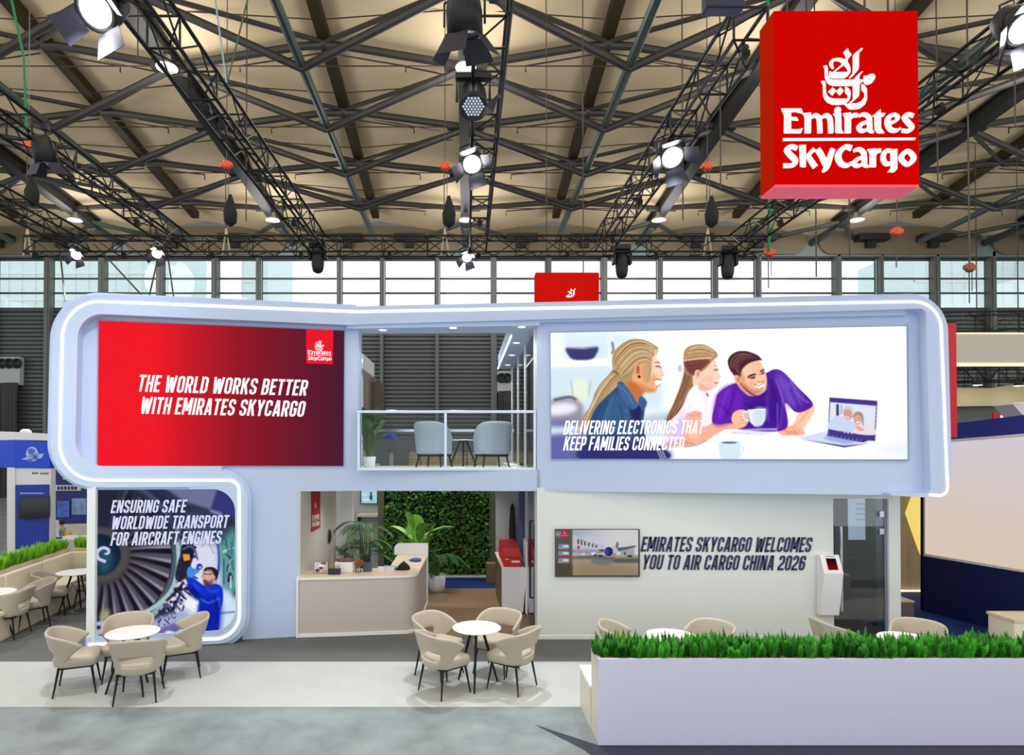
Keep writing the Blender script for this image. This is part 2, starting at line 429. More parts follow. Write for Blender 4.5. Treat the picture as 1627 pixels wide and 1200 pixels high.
# ------------------------------------------------------------------ pictures shown on screens, painted into a fine mesh
class Art:
    def __init__(s, x0, y0, x1, y1, res):
        s.x0, s.y0, s.x1, s.y1 = x0, y0, x1, y1
        s.nx = int((x1 - x0) * res) + 1; s.ny = int((y1 - y0) * res) + 1; s.ss = 2
        s.W = s.nx * 2; s.H = s.ny * 2
        s.X, s.Y = np.meshgrid(x0 + (np.arange(s.W) + .5) / s.W * (x1 - x0), y0 + (np.arange(s.H) + .5) / s.H * (y1 - y0))
        s.img = np.ones((s.H, s.W, 3)); s.k = s.W / (x1 - x0)
    def blur(s, m, r):
        r = int(r * s.k)
        if r < 1: return m
        for ax in (0, 1):
            for _ in range(2):
                p = np.concatenate([np.repeat(np.take(m, [0], ax), r + 1, ax), m, np.repeat(np.take(m, [-1], ax), r, ax)], ax)
                c = np.cumsum(p, ax)
                n = m.shape[ax]
                m = (np.take(c, np.arange(2 * r + 1, 2 * r + 1 + n), ax) - np.take(c, np.arange(0, n), ax)) / (2 * r + 1)
        return m
    def mask(s, pts):
        m = np.zeros((s.H, s.W), bool); n = len(pts)
        ys = [p[1] for p in pts]
        r0 = max(0, int((min(ys) - s.y0) / (s.y1 - s.y0) * s.H) - 1); r1 = min(s.H, int((max(ys) - s.y0) / (s.y1 - s.y0) * s.H) + 2)
        if r0 >= r1: return m.astype(float)
        Y = s.Y[r0:r1, 0]; xs = s.X[0]
        acc = np.zeros((r1 - r0, s.W), bool)
        for i in range(n):
            (xa, ya), (xb, yb) = pts[i], pts[(i + 1) % n]
            if ya == yb: continue
            hit = (Y > min(ya, yb)) & (Y <= max(ya, yb))
            if not hit.any(): continue
            xi = xa + (Y - ya) / (yb - ya) * (xb - xa)
            acc ^= hit[:, None] & (xs[None, :] < xi[:, None])
        m[r0:r1] = acc
        return m.astype(float)
    def put(s, m, col, al=1.0):
        if callable(col): c = col(s.X, s.Y)
        else: c = np.array(col, float)[None, None, :] / 255.
        a = (m * al)[:, :, None]; s.img = s.img * (1 - a) + c * a
    def poly(s, pts, col, blur=0, smooth=True, al=1.0, clip=None):
        m = s.blur(s.mask(catmull(pts, True, 6) if smooth else pts), blur)
        if clip is not None: m = m * clip
        s.put(m, col, al); return m
    def stroke(s, pts, col, w=None, blur=0, al=1.0, clip=None):
        p3 = [(p[0], p[1], p[2] if len(p) > 2 else w) for p in pts]
        m = np.zeros((s.H, s.W))
        for q in brush(p3, 5): m = np.maximum(m, s.mask(q))
        m = s.blur(m, blur)
        if clip is not None: m = m * clip
        s.put(m, col, al)
    def ell(s, cx, cy, rx, ry, col, blur=0, al=1.0, rot=0, clip=None):
        c, q = math.cos(rot), math.sin(rot); dx = s.X - cx; dy = s.Y - cy
        m = ((((dx * c + dy * q) / rx) ** 2 + ((-dx * q + dy * c) / ry) ** 2) < 1).astype(float)
        m = s.blur(m, blur)
        if clip is not None: m = m * clip
        s.put(m, col, al)
    def hair(s, ga, gb, n, cols, w=.8, al=.45, seed=1, jit=.04):
        """fine strands running between two guide curves"""
        r = random.Random(seed)
        for i in range(n):
            t = (i + .5) / n + r.uniform(-jit, jit); c = cols[int(r.random() * len(cols))]; u0 = r.uniform(0, .25); u1 = r.uniform(.7, 1)
            g = [(a[0] + (b[0] - a[0]) * t, a[1] + (b[1] - a[1]) * t) for a, b in zip(ga, gb)]
            g = catmull(g, False, 6); m = len(g); g = g[int(u0 * m):max(int(u0 * m) + 3, int(u1 * m))]
            if len(g) > 2: s.stroke(g[::2] if len(g) > 6 else g, c, w * r.uniform(.6, 1.5), .35, al)
    def mesh(s, name, place, m, parent=None, keep=None):
        """place(u, v) -> world point for u, v in 0..1 (v down)"""
        im = s.img.reshape(s.ny, 2, s.nx, 2, 3).mean((1, 3)); im = np.clip(im, 0, 1)
        L = np.where(im <= .04045, im / 12.92, ((im + .055) / 1.055) ** 2.4)
        o = np.array(place(0, 0)); du = np.array(place(1, 0)); dv = np.array(place(0, 1)); duv = np.array(place(1, 1))
        u = np.linspace(0, 1, s.nx)[None, :, None]; v = np.linspace(0, 1, s.ny)[:, None, None]
        P = (o * (1 - u) * (1 - v) + du * u * (1 - v) + dv * (1 - u) * v + duv * u * v).reshape(-1, 3)
        if parent is not None: P = P - np.array(ORG.get(parent.name, Vector((0, 0, 0))))
        idx = np.arange(s.nx * s.ny).reshape(s.ny, s.nx)
        q = np.stack([idx[:-1, :-1], idx[1:, :-1], idx[1:, 1:], idx[:-1, 1:]], -1).reshape(-1, 4)
        if keep is not None:
            cu = (np.arange(s.nx - 1) + .5) / (s.nx - 1); cv = (np.arange(s.ny - 1) + .5) / (s.ny - 1)
            CU, CV = np.meshgrid(cu, cv); q = q[keep(CU, CV).reshape(-1)]
        me = bpy.data.meshes.new(name)
        me.vertices.add(len(P)); me.vertices.foreach_set('co', P.astype(np.float32).ravel())
        me.loops.add(q.size); me.loops.foreach_set('vertex_index', q.astype(np.int32).ravel())
        me.polygons.add(len(q)); me.polygons.foreach_set('loop_start', (np.arange(len(q)) * 4).astype(np.int32))
        me.update(calc_edges=True); me.validate()
        ca = me.color_attributes.new('picture', 'FLOAT_COLOR', 'POINT')
        ca.data.foreach_set('color', np.concatenate([L.reshape(-1, 3), np.ones((len(P), 1))], 1).astype(np.float32).ravel())
        return _link(name, me, m, parent)
# ================================================================== SETTING: floor, back wall, windows, ceiling
BW = 37.5
def floormat(name, col, amt, scale=1.2, rough=.8, spec=.3):
    """worn carpet: blotches of two sizes and a fine pile"""
    if name in MATS: return MATS[name]
    m = mat(name, col, rough, spec=spec, noise=(scale, amt), bump=(300, .15)); return m
M_HALL = floormat('hall_floor_grey', rgb(128, 138, 141), .30, 1.6, .5)
M_WHITE_CARPET = floormat('white_carpet', rgb(180, 184, 183), .05, 1.5)
M_DARK_CARPET = floormat('dark_grey_carpet', rgb(94, 96, 96), .1, 1.3, .7)
M_BLUE_CARPET = floormat('blue_carpet', rgb(9, 45, 112), .15, 2)
M_NAVY = mat('navy_floor', rgb(32, 36, 56), .5)
b = MB(); b.box((-44, -4, -.3), (44, BW + .5, 0)); o = struct(b.build('floor', M_HALL))
def carpet(name, poly, z, m):
    b = MB(); b.prism([(x, y, 0.0005) for x, y in poly], (0, 0, z)); return struct(b.build(name, m))
yA = WZ(740, 1124).y; yB = WZ(740, 1052).y
carpet('floor_white_carpet', [(-14, yA), (12, yA), (12, yB), (-14, yB)], .003, M_WHITE_CARPET)
carpet('floor_dark_carpet', [(-14, yB), (6.84, yB), (6.84, 9.9), (1.12, 9.9), (-2.6, 10.2), (-2.6, 13.4), (-14, 13.4)], .003, M_DARK_CARPET)
p1, p2, p3 = WZ(850, 1152), WZ(951, 1186), WZ(928, 1192)
carpet('floor_navy_edge', [(p1.x, p1.y), (p3.x, p3.y), (p3.x + .3, 5.6), (12, 5.6), (12, p2.y + .02), (p2.x, p2.y + .02)], .002, M_NAVY)
# reception: plank floor then blue carpet
M_OAK = woodmat('oak_planks', rgb(122, 98, 72), rgb(150, 122, 92), (.25, 9, 1))
carpet('floor_oak_planks', [(-2.6, 10.22), (1.12, 9.9), (1.12, 13.35), (-2.6, 13.35)], .004, M_OAK)
carpet('floor_blue_carpet', [(-2.6, 13.36), (1.3, 13.36), (1.3, 15.2), (-2.6, 15.2)], .004, M_BLUE_CARPET)
carpet('floor_blue_aisle', [(6.85, 9.0), (13, 7.0), (13, 20), (6.85, 20)], .003, M_BLUE_CARPET)

# back wall: dark grey shutter cladding below a band of windows
M_SHUT = mat('dark_shutter_steel', rgb(88, 92, 92), .45, .3)
M_STEEL_D = mat('dark_window_steel', rgb(74, 80, 80), .5, .2)
zb, zt = W(740, 492, BW).z, W(740, 412, BW).z
b = MB()
z = 0.0
while z < zb - .02:                                   # each slat a shallow trapezoid
    h = min(.245, zb - z)
    for a, c, d in ((0, .0, .045), (.62, .045, .045), (.9, .045, 0.)):
        pass
    y0, y1 = BW, BW - .07
    b.add([(-46, y0, z), (46, y0, z), (46, y1, z + h * .2), (-46, y1, z + h * .2), (46, y1, z + h * .8), (-46, y1, z + h * .8), (46, y0, z + h), (-46, y0, z + h)],
          [(0, 1, 2, 3), (3, 2, 4, 5), (5, 4, 6, 7)])
    z += h
struct(b.build('wall_back', M_SHUT))
b = MB(); b.box((-46, BW - .25, W(740, 412, BW).z), (46, BW + .2, W(740, 401, BW).z)); b.box((-46, BW - .12, zb - .12), (46, BW + .2, zb + .02))
struct(b.build('trim_1', M_STEEL_D))
mx = [-93, -5, 82, 167, 258, 345, 413, 540, 608, 695, 784, 870, 958, 1047, 1134, 1202, 1326, 1394, 1481, 1569, 1657, 1745]
wide = {82, 167, 258, 345, 784, 870, 958, 1326, 1481, 1569}
M_PANE = glassmat('window_glass', (.985, 1, .997), .0)
M_COL = mat('grey_steel_column', rgb(104, 108, 104), .5, .2)
xs = [W(p, 450, BW).x for p in mx]
for i in range(len(xs) - 1):
    x0, x1 = xs[i] + .12, xs[i + 1] - .12
    f = MB()
    for x in (x0, x1 - .05): f.box((x, BW - .05, zb), (x + .05, BW + .05, zt))
    for py in (443, 466, 413.5, 490.5):
        zz = W(740, py, BW).z; f.box((x0 + .05, BW - .05, zz - .05), (x1 - .05, BW + .05, zz + .05))
    w = struct(f.build('window_%d' % (i + 1), M_STEEL_D))
    g = MB(); g.box((x0 + .04, BW - .012, zb), (x1 - .04, BW + .012, zt)); g.build('pane', M_PANE, w)
for p, x in zip(mx, xs):
    b = MB(); hw = .17 if p in wide else .1
    b.box((x - hw, BW - .45, 0), (x + hw, BW - .05, zt + .4)); b.box((x - hw * .45, BW - .5, 0), (x + hw * .45, BW - .45, zt + .3))
    struct(b.build('column', M_COL))
# outside: pale office blocks across the road
M_EXT = mat('pale_glass_block', rgb(226, 246, 248), .3)
def outside(x0, x1, y, z1):
    b = MB(); b.box((x0, y, 0), (x1, y + 12, z1)); o = struct(b.build('exterior_block', M_EXT))
    f = MB()
    z = 1.2
    while z < z1: f.box((x0, y - .12, z), (x1, y, z + .35)); z += 3.4
    x = x0
    while x < x1: f.box((x, y - .16, 0), (x + .18, y, z1)); x += 1.7
    f.build('facade_grid', mat('pale_facade_frames', rgb(238, 244, 244), .5), o)
outside(-72, -38, 80, 30); outside(-30, -26.5, 84, 34); outside(60, 75, 84, 30)
b = MB(); b.box((-120, 39, -.4), (120, 140, -.1)); struct(b.build('exterior_ground', mat('pale_paving', rgb(190, 190, 186), .8)))

# ------------------------------------------------------------------ roof: main beams, ridge beams, bottom chords, lattice tubes
B_ = 10.2
NZ = [11.0, 14.6, 18.2, 21.8, 25.4, 29.0, 32.6]
hb = lambda Y: EYE + 13.3 - .082 * (Y - 21.8)
hr = lambda Y: EYE + 14.75 - .125 * (Y - 22.45)
hc = lambda Y: EYE + 11.78 - .028 * (Y - 19.3)
M_RB = mat('dark_roof_steel', rgb(46, 46, 46), .5, .3)
M_RT = mat('grey_roof_tube', rgb(70, 66, 64), .5, .3)
M_RG = mat('green_grey_roof_tube', rgb(78, 88, 86), .42, .4)
M_RY = mat('ochre_edged_steel', rgb(66, 56, 36), .5, .3)
M_CEIL = mat('cream_ceiling_cloth', rgb(243, 219, 178), .85)
M_WIRE = mat('dark_wire', rgb(70, 58, 46), .6)
K = [k for k in range(-4, 5)]
def roof_z(X, Y):
    """just inside the ceiling cloth above a point"""
    f = abs((X / B_) % 1 - .5) * 2
    return hr(Y) * (1 - f) + hb(Y) * f + .3
cz = MB()
ys = [-14, 4, 11, 18, 25, 30, 34.2, 36.9]
off = .34
def hb2(Y): return hb(max(Y, 6)) 
def hr2(Y): return hr(max(Y, 6))
for k in range(-4, 4):
    for (xa, ha, xb, hbb) in ((k * B_, hb2, (k + .5) * B_, hr2), ((k + .5) * B_, hr2, (k + 1) * B_, hb2)):
        for j in range(len(ys) - 1):
            y0, y1 = ys[j], ys[j + 1]
            cz.add([(xa, y0, ha(y0) + off), (xb, y0, hbb(y0) + off), (xb, y1, hbb(y1) + off), (xa, y1, ha(y1) + off)], [(0, 1, 2, 3)])
oc = struct(cz.build('ceiling', M_CEIL, weld=True))
sol = oc.modifiers.new('thick', 'SOLIDIFY'); sol.thickness = .12; sol.offset = 1
for k in K:
    x = k * B_
    b = MB()                                                        # deep box girder with flanges
    for (dx, dz0, dz1) in ((.13, -.25, .25), (.26, -.32, -.25), (.26, .22, .29)):
        y0, y1 = 5.0, 34.6
        b.add([(x - dx, y0, hb(y0) + dz0), (x + dx, y0, hb(y0) + dz0), (x + dx, y1, hb(y1) + dz0), (x - dx, y1, hb(y1) + dz0),
               (x - dx, y0, hb(y0) + dz1), (x + dx, y0, hb(y0) + dz1), (x + dx, y1, hb(y1) + dz1), (x - dx, y1, hb(y1) + dz1)],
              [(0, 3, 2, 1), (4, 5, 6, 7), (0, 1, 5, 4), (1, 2, 6, 5), (2, 3, 7, 6), (3, 0, 4, 7)])
    o = struct(b.build('ceiling_beam', M_RB))
    for Y in NZ[1:]:
        n = MB(); n.box((x - .75, Y - .16, hb(Y) - .12), (x + .75, Y + .16, hb(Y) + .04)); n.build('node_plate', M_RT, o)
    # strut and flared capital where the girder meets the wall
    s = MB(); s.tube((x, 34.3, hb(34.3) - .2), (x, BW - .3, 15.0), .22, .2, 8)
    for sg in (-1, 1): s.tube((x, 34.0, hb(34) - .1), (x + sg * 2.6, BW - .4, 15.3), .13, .13, 8)
    s.build('strut', M_RG, o)
for k in range(-4, 4):
    xa, xm, xb = k * B_, (k + .5) * B_, (k + 1) * B_
    rd = MB(); y0, y1 = 8, 35.5
    for (dx, z0, z1) in ((.2, -.18, .18),):
        rd.add([(xm - dx, y0, hr(y0) + z0), (xm + dx, y0, hr(y0) + z0), (xm + dx, y1, hr(y1) + z0), (xm - dx, y1, hr(y1) + z0),
                (xm - dx, y0, hr(y0) + z1), (xm + dx, y0, hr(y0) + z1), (xm + dx, y1, hr(y1) + z1), (xm - dx, y1, hr(y1) + z1)],
               [(0, 3, 2, 1), (4, 5, 6, 7), (0, 1, 5, 4), (1, 2, 6, 5), (2, 3, 7, 6), (3, 0, 4, 7)])
    root = struct(rd.build('ceiling_ridge_beam', M_RY))
    bc = MB(); mids = [.5 * (NZ[j] + NZ[j + 1]) - .55 for j in range(len(NZ) - 1)]
    bc.tube((xm, 7, hc(7)), (xm, 35.2, hc(35.2) + .2), .15, .15, 10); bc.build('bottom_chord', M_RG, root)
    for j, Y in enumerate(NZ):
        Yr = Y * 1.03; R = Vector((xm, Yr, hr(Yr) - .22))
        for X in (xa, xb):
            P = Vector((X, Y, hb(Y) - .02)); sx = 1 if X == xa else -1
            t = MB(); t.path([P, P.lerp(R, .84), R + Vector((0, 0, -.10)) + Vector((-sx * .15, 0, 0)), R], .14, 8); t.build('rafter_tube', M_RT, root)
            # conduit below and two purlins above each rafter
            c = MB(); c.path([P.lerp(R, .42) + Vector((0, .25, -.42)), P.lerp(R, .42) + Vector((0, .25, -.2)), P.lerp(R, .97) + Vector((0, .25, -.2))], .03, 5); c.build('conduit', M_WIRE, root)
            for d in (.75, 1.25):
                q = MB(); q.tube(P + Vector((0, d, .30)), R + Vector((0, d, .46)), .028, n=5); q.build('purlin', M_WIRE, root)
            if j < len(NZ) - 1:
                P0 = Vector((X, Y, hb(Y) - .1)); Rn = Vector((xm, NZ[j + 1] * 1.03, hr(NZ[j + 1] * 1.03) - .2))
                t = MB(); t.tube(P0, Rn, .085, n=8); t.build('roof_diagonal', M_RT, root)
                Bn = Vector((xm, mids[j], hc(mids[j])))
                t = MB(); t.tube(P0, Bn, .13, n=8); t.build('web_diagonal', M_RT, root)
                P1 = Vector((X, NZ[j + 1], hb(NZ[j + 1]) - .1))
                q = MB(); q.tube(P0 + Vector((0, 1.6, .4)), Rn + Vector((0, -.9, .2)), .022, n=5); q.build('bracing_wire', M_WIRE, root)
        w = MB(); w.tube((xa, Y, hb(Y) - .02), (xb, Y, hb(Y) - .02), .024, n=5); w.build('tie_rod', M_WIRE, root)
# eaves: brown round-ended soffit panels between grey flared capitals, dark boxes above
M_EAVE = mat('grey_eaves', rgb(128, 138, 136), .6); M_BROWN = mat('brown_soffit', rgb(122, 108, 84), .7)
b = MB(); b.box((-46, BW - .5, 14.25), (46, BW + .1, 16.9)); struct(b.build('trim_2', M_EAVE))
for k in range(-4, 4):
    x0, x1 = k * B_ + .55, (k + 1) * B_ - .55
    pr = rounded([(x0, 14.32), (x1, 14.32), (x1 + .45, 15.95), (x0 - .45, 15.95)], [.8, .8, .1, .1], 8)
    b = MB(); b.prism([(x, BW - .66, z) for x, z in pr], (0, .14, 0)); struct(b.build('trim_soffit', M_BROWN))
    d = MB()
    for q in (.32, .68):
        X = k * B_ + q * B_; d.box((X - .9, BW - 1.3, 15.0), (X + .9, BW - .68, 15.35)); d.box((X - .25, BW - 1.0, 14.65), (X + .25, BW - .68, 15.0))
    struct(d.build('trim_air_outlet', M_RB))

# ------------------------------------------------------------------ stage rig: box trusses under the roof
M_TR = mat('black_truss', rgb(24, 25, 30), .4, .5)
def box_truss(label, p, q, s=.4, step=.55):
    """four chords and zigzag lacing from p to q (centres)"""
    p = Vector(p); q = Vector(q); d = (q - p); L = d.length; d.normalize()
    up = Vector((0, 0, 1)); sd = d.cross(up).normalized(); h = s / 2
    root = thing('box_truss', label, 'truss', p, group='black box trusses of the stage rig')
    cs = [(-h, -h), (h, -h), (h, h), (-h, h)]
    for a, c in cs:
        m = MB(); m.tube(p + sd * a + up * c, q + sd * a + up * c, .026, n=6); m.build('chord', M_TR, root)
    m = MB(); n = max(1, int(L / step))
    for i in range(n):
        t0, t1 = L * i / n, L * (i + 1) / n
        for e in range(4):
            if e % 2 == 0 and i % 2: continue
            a0, a1 = cs[e], cs[(e + 1) % 4]
            if i % 2: a0, a1 = a1, a0
            A = p + d * t0 + sd * a0[0] + up * a0[1]; Bp = p + d * t1 + sd * a1[0] + up * a1[1]
            m.tube(A, Bp, .013, n=5, cap=False)
            if i % 2 == 0: m.tube(A, p + d * t0 + sd * a1[0] + up * a1[1], .016, n=5, cap=False)
    m.build('lacing', M_TR, root)
    for i in range(0, n, 4):
        m = MB(); t = L * (i + .3) / n; C = p + d * t
        m.tube(C - d * .05 - up * h, C + d * .05 - up * h, .04, n=6)
        m.box((C.x - .05, C.y - .05, C.z - h - .1), (C.x + .05, C.y + .05, C.z - h - .03)); m.build('clamp', M_TR, root)
    return root
TZ = EYE + 5.05
TRX = [(-9.5, 'black box truss running to the back, farthest out on the left'), (-7.05, 'black box truss running to the back above the round-cornered red screen end'),
       (-3.68, 'black box truss running to the back beside the second roof girder'), (.3, 'black box truss running to the back under the middle roof girder'),
       (3.4, 'black box truss running to the back, left of the hanging red sign'), (6.75, 'black box truss running to the back behind the hanging red sign')]
for x, lab in TRX: box_truss(lab, (x, 4.2 if x != 3.4 else 7.45, TZ), (x, 15.55, TZ))
box_truss('black box truss running across the hall in front of the windows', (-11, 15.78, TZ), (7.4, 15.78, TZ))

# lamps ------------------------------------------------------------------
M_LB = mat('black_lamp_body', rgb(30, 31, 36), .45, .3)
M_FLAP = mat('barndoor_flap', rgb(52, 52, 66), .35, .5)
M_LENS = emis('lamp_lens', (1, .98, .95), 14)
M_REFL = mat('lamp_reflector', (.8, .8, .82), .15, 1.0)
def spot_light(loc, tgt, w, size=PI * .45, r=.10, col=(.95, .98, 1), blend=1.0):
    d = bpy.data.lights.new('lamp_beam', 'SPOT'); d.energy = w; d.spot_size = size; d.spot_blend = blend; d.shadow_soft_size = r; d.color = col
    o = bpy.data.objects.new('lamp_beam', d); COL.objects.link(o); o.location = loc
    o.rotation_euler = (Vector(tgt) - Vector(loc)).to_track_quat('-Z', 'Y').to_euler(); o['kind'] = 'helper'; return o
def par_lamp(label, loc, tgt, w=0, size=.17, lit=True, flaps=4, hang=.3):
    """barn-door stage lamp on a yoke under a truss"""
    loc = Vector(loc); root = thing('stage_lamp', label, 'lamp', loc, group='barn-door lamps on the trusses')
    d = Vector((.12 * (Vector(tgt).x - loc.x), -1.0, -1.0) if lit else (.05, .35, -1.0)).normalized(); M = d.to_track_quat('Z', 'Y').to_matrix()
    R = size
    m = MB(); m.lathe([(R * .55, -R * 1.9), (R * .8, -R * 1.7), (R, -R * .6), (R, R * .5), (R * .94, R * .5), (R * .8, -R * .2), (R * .02, -R * .6)], loc, 20, M); body = m.build('lamp_body', M_LB, root, True)
    m = MB(); m.lathe([(R * .78, R * .42), (R * .5, R * .5), (R * .001, R * .52)], loc, 20, M); m.build('lens', M_LENS if lit else M_REFL, body)
    side = d.cross(Vector((0, 0, 1))); side = side.normalized() if side.length > .1 else Vector((1, 0, 0))
    m = MB(); top = loc + Vector((0, 0, R + hang))
    for s in (-1, 1): m.path([loc + side * s * R * 1.12, loc + side * s * R * 1.12 + Vector((0, 0, R * 1.3)), loc + Vector((0, 0, R * 1.7)) + side * s * R * .2], .014, 6)
    m.tube(loc + Vector((0, 0, R * 1.65)), top, .022, n=8); m.box((top.x - .05, top.y - .05, top.z - .04), (top.x + .05, top.y + .05, top.z + .06)); m.build('yoke', M_LB, root)
    for k in range(flaps):
        a = PI / 2 * k + .35; e1 = M @ Vector((math.cos(a), math.sin(a), 0)); e2 = M @ Vector((-math.sin(a), math.cos(a), 0))
        c0 = loc + d * R * .5 + e1 * R * .95; wv = R * (.85 if k % 2 else .7); ln = R * 1.35; out = (d * .8 + e1 * .6).normalized()
        n = out.cross(e2).normalized() * .006
        m = MB(); m.prism([c0 - e2 * wv * .8, c0 + e2 * wv * .8, c0 + out * ln + e2 * wv * 1.05, c0 + out * ln - e2 * wv * 1.05], n); m.build('barn_door', M_FLAP, body)
    if w: spot_light(loc + d * R * 1.0, tgt, w)
    return root
def at_px(px, py, z):
    p = WZ(px, py, z); return p
zl = TZ - .42
par_lamp('barn-door lamp lit, large and cut by the top edge at upper left', at_px(158, 14, zl + .05), (-4.5, 9.2, 0), SPOT_W, .21)
par_lamp('barn-door lamp lit, halfway along the middle truss', at_px(750, 258, zl), (.15, 8.2, 0), SPOT_W * 1.2, .18)
par_lamp('barn-door lamp lit, on the truss left of the hanging red sign', at_px(1066, 247, zl), (3.6, 8.4, 0), SPOT_W, .2)
par_lamp('dark barn-door lamp on the truss at the left edge', at_px(72, 250, zl), (-5.0, 8.2, 0), SPOT_W * .7, .17, lit=False)
par_lamp('dark barn-door lamp nearest the top of the middle truss', at_px(738, 40, zl), (0.2, 5, 0), SPOT_W * .8, .2, lit=False)
par_lamp('barn-door lamp lit, at the right edge beside the hanging red sign', at_px(1622, 42, zl), (5.2, 7.8, 0), SPOT_W * .5, .19)
par_lamp('barn-door lamp lit, at the left end of the cross truss', W(122, 404, 15.5), (-8.3, 11.6, 0), SPOT_W * .9, .14)
par_lamp('barn-door lamp lit, on the cross truss above the red screen', W(250, 402, 15.5), (-6.2, 10, 4), 0, .14)
par_lamp('barn-door lamp lit, at the middle of the cross truss', W(742, 408, 15.5), (-.6, 12.6, 0), SPOT_W * .9, .14)
# LED wash light on the middle truss
c = at_px(752, 162, zl); root = thing('wash_light', 'black multi-lens wash light on the middle truss above a lit lamp', 'lamp', c)
d = (Vector((.1, 5.5, 2.5)) - c).normalized(); M3 = d.to_track_quat('Z', 'Y').to_matrix()
m = MB(); m.lathe([(.10, -.3), (.17, -.22), (.19, .05), (.19, .14), (.17, .14), (.17, .1), (.001, .1)], c, 20, M3); m.build('lamp_body', M_LB, root, True)
m = MB()
for i in range(-3, 4):
    for j in range(-3, 4):
        x, y = .044 * (i + .5 * (j % 2)), .038 * j
        if math.hypot(x, y) < .15: m.lathe([(.017, .101), (.013, .112), (.001, .115)], c + M3 @ Vector((x, y, 0)), 8, M3)
m.build('lens', emis('dim_lens', (.75, .85, 1), .7), root)
m = MB(); m.path([c + Vector((-.22, 0, 0)), c + Vector((-.22, 0, .3)), c + Vector((.22, 0, .3)), c + Vector((.22, 0, 0))], .02); m.build('yoke', M_LB, root)
m = MB(); m.box((c.x - .24, c.y - .06, c.z + .3), (c.x + .24, c.y + .06, c.z + .37)); m.build('mount_plate', M_LB, root)
m = MB(); m.prism([c + Vector((.16, -.2, -.16)), c + Vector((.33, -.25, -.02)), c + Vector((.25, -.3, -.3)), c + Vector((.1, -.28, -.34))], (.01, .01, 0)); m.build('barn_door', M_FLAP, root)
# flood panel at the top
c = at_px(1150, 2, zl); root = thing('flood_panel', 'dark rectangular flood light at the top beside the hanging red sign', 'lamp', c)
m = MB(); m.box((c.x - .2, c.y - .06, c.z - .1), (c.x + .2, c.y + .1, c.z + .22)); m.build('lamp_body', mat('navy_lamp_body', rgb(34, 38, 62), .4, .3), root, bevel=.02)
m = MB(); m.tube((c.x, c.y, c.z + .2), (c.x + .1, c.y, c.z + .5), .025); m.build('yoke', M_LB, root)
# moving heads on the cross truss
for px, py, lab in ((505, 405, 'black moving-head light under the cross truss above the red screen edge'), (988, 413, 'black moving-head light under the cross truss above the family screen'),
                    (1156, 415, 'black moving-head light at the right end of the cross truss')):
    c = W(px, py, 15.78); root = thing('moving_head_light', lab, 'lamp', c, group='moving heads under the cross truss')
    m = MB(); m.box((c.x - .2, c.y - .16, c.z + .22), (c.x + .2, c.y + .16, c.z + .36)); m.build('lamp_base', M_LB, root, bevel=.03)
    m = MB()
    m.prism([(c.x + u, c.y - .1, c.z + v) for u, v in ((-.235, -.12), (-.165, -.12), (-.165, .18), (.165, .18), (.165, -.12), (.235, -.12), (.235, .22), (-.235, .22))], (0, .2, 0)); m.build('yoke', M_LB, root, bevel=.015)
    m = MB(); m.lathe([(.06, -.46), (.12, -.42), (.15, -.3), (.165, -.05), (.16, .1), (.1, .2), (.001, .21)], c, 18); m.build('lamp_head', M_LB, root, True)
# round high-bay lamps under the girders
M_HB = emis('highbay_glow', (1, .98, .93), 9)
for px, X, Y, big in ((250, -1, 20.8, 'nearest girder lamp at upper left'), (737, 0, 20.8, 'nearest lamp under the middle girder'), (108, -2, 32.3, 'far lamp at the left end'), (424, -1, 32.3, 'far lamp above the red screen'),
                      (738, 0, 32.3, 'far lamp at the middle girder foot'), (1055, 1, 32.3, 'far lamp above the family screen'), (1370, 2, 32.3, 'far lamp below the hanging red sign')):
    c = Vector((X * B_ + (.25 if X < 0 else (-.25 if X > 0 else 0)), Y, hb(Y) - .70))
    root = thing('high_bay_lamp', 'round white high-bay lamp, ' + big, 'lamp', c, group='high-bay lamps under the roof girders')
    m = MB(); m.lathe([(.30, -.1), (.34, -.06), (.28, .05), (.13, .16), (.12, .34), (.001, .35)], c, 20); m.build('lamp_housing', mat('pale_lamp_housing', rgb(170, 170, 168), .4, .5), root, True)
    m = MB(); m.lathe([(.001, -.09), (.33, -.085), (.34, -.06)], c, 20); m.build('diffuser', M_HB, root)
    pl = bpy.data.lights.new('lamp_glow', 'POINT'); pl.energy = HIGHBAY_W; pl.shadow_soft_size = 1.6; pl.color = (1, .98, .95)
    lo = bpy.data.objects.new('lamp_glow', pl); COL.objects.link(lo); lo.location = c + Vector((0, 0, -.5)); lo['kind'] = 'helper'
for X_ in (-2, -1, 0, 1, 2):  # unseen lamps continuing the girder rows, added to brighten the ceiling
    for Y_ in (20.8, 9.3, -2.2):
        if Y_ > 20 and X_ in (-1, 0): continue
        c = Vector((X_ * B_, Y_, hb2(Y_) - .70)); root = thing('high_bay_lamp', 'unseen round white high-bay lamp on a girder above and in front of the stand', 'lamp', c, group='unseen high-bay lamps over the near hall')
        m = MB(); m.lathe([(.30, -.1), (.34, -.06), (.28, .05), (.13, .16), (.12, .34), (.001, .35)], c, 16); m.build('lamp_housing', MATS['pale_lamp_housing'], root, True)
        m = MB(); m.lathe([(.001, -.09), (.33, -.085), (.34, -.06)], c, 16); m.build('diffuser', M_HB, root)
        pl = bpy.data.lights.new('lamp_glow', 'POINT'); pl.energy = HIGHBAY_W; pl.shadow_soft_size = 1.6; pl.color = (1, .98, .95)
        lo = bpy.data.objects.new('lamp_glow', pl); COL.objects.link(lo); lo.location = c + Vector((0, 0, -.5)); lo['kind'] = 'helper'
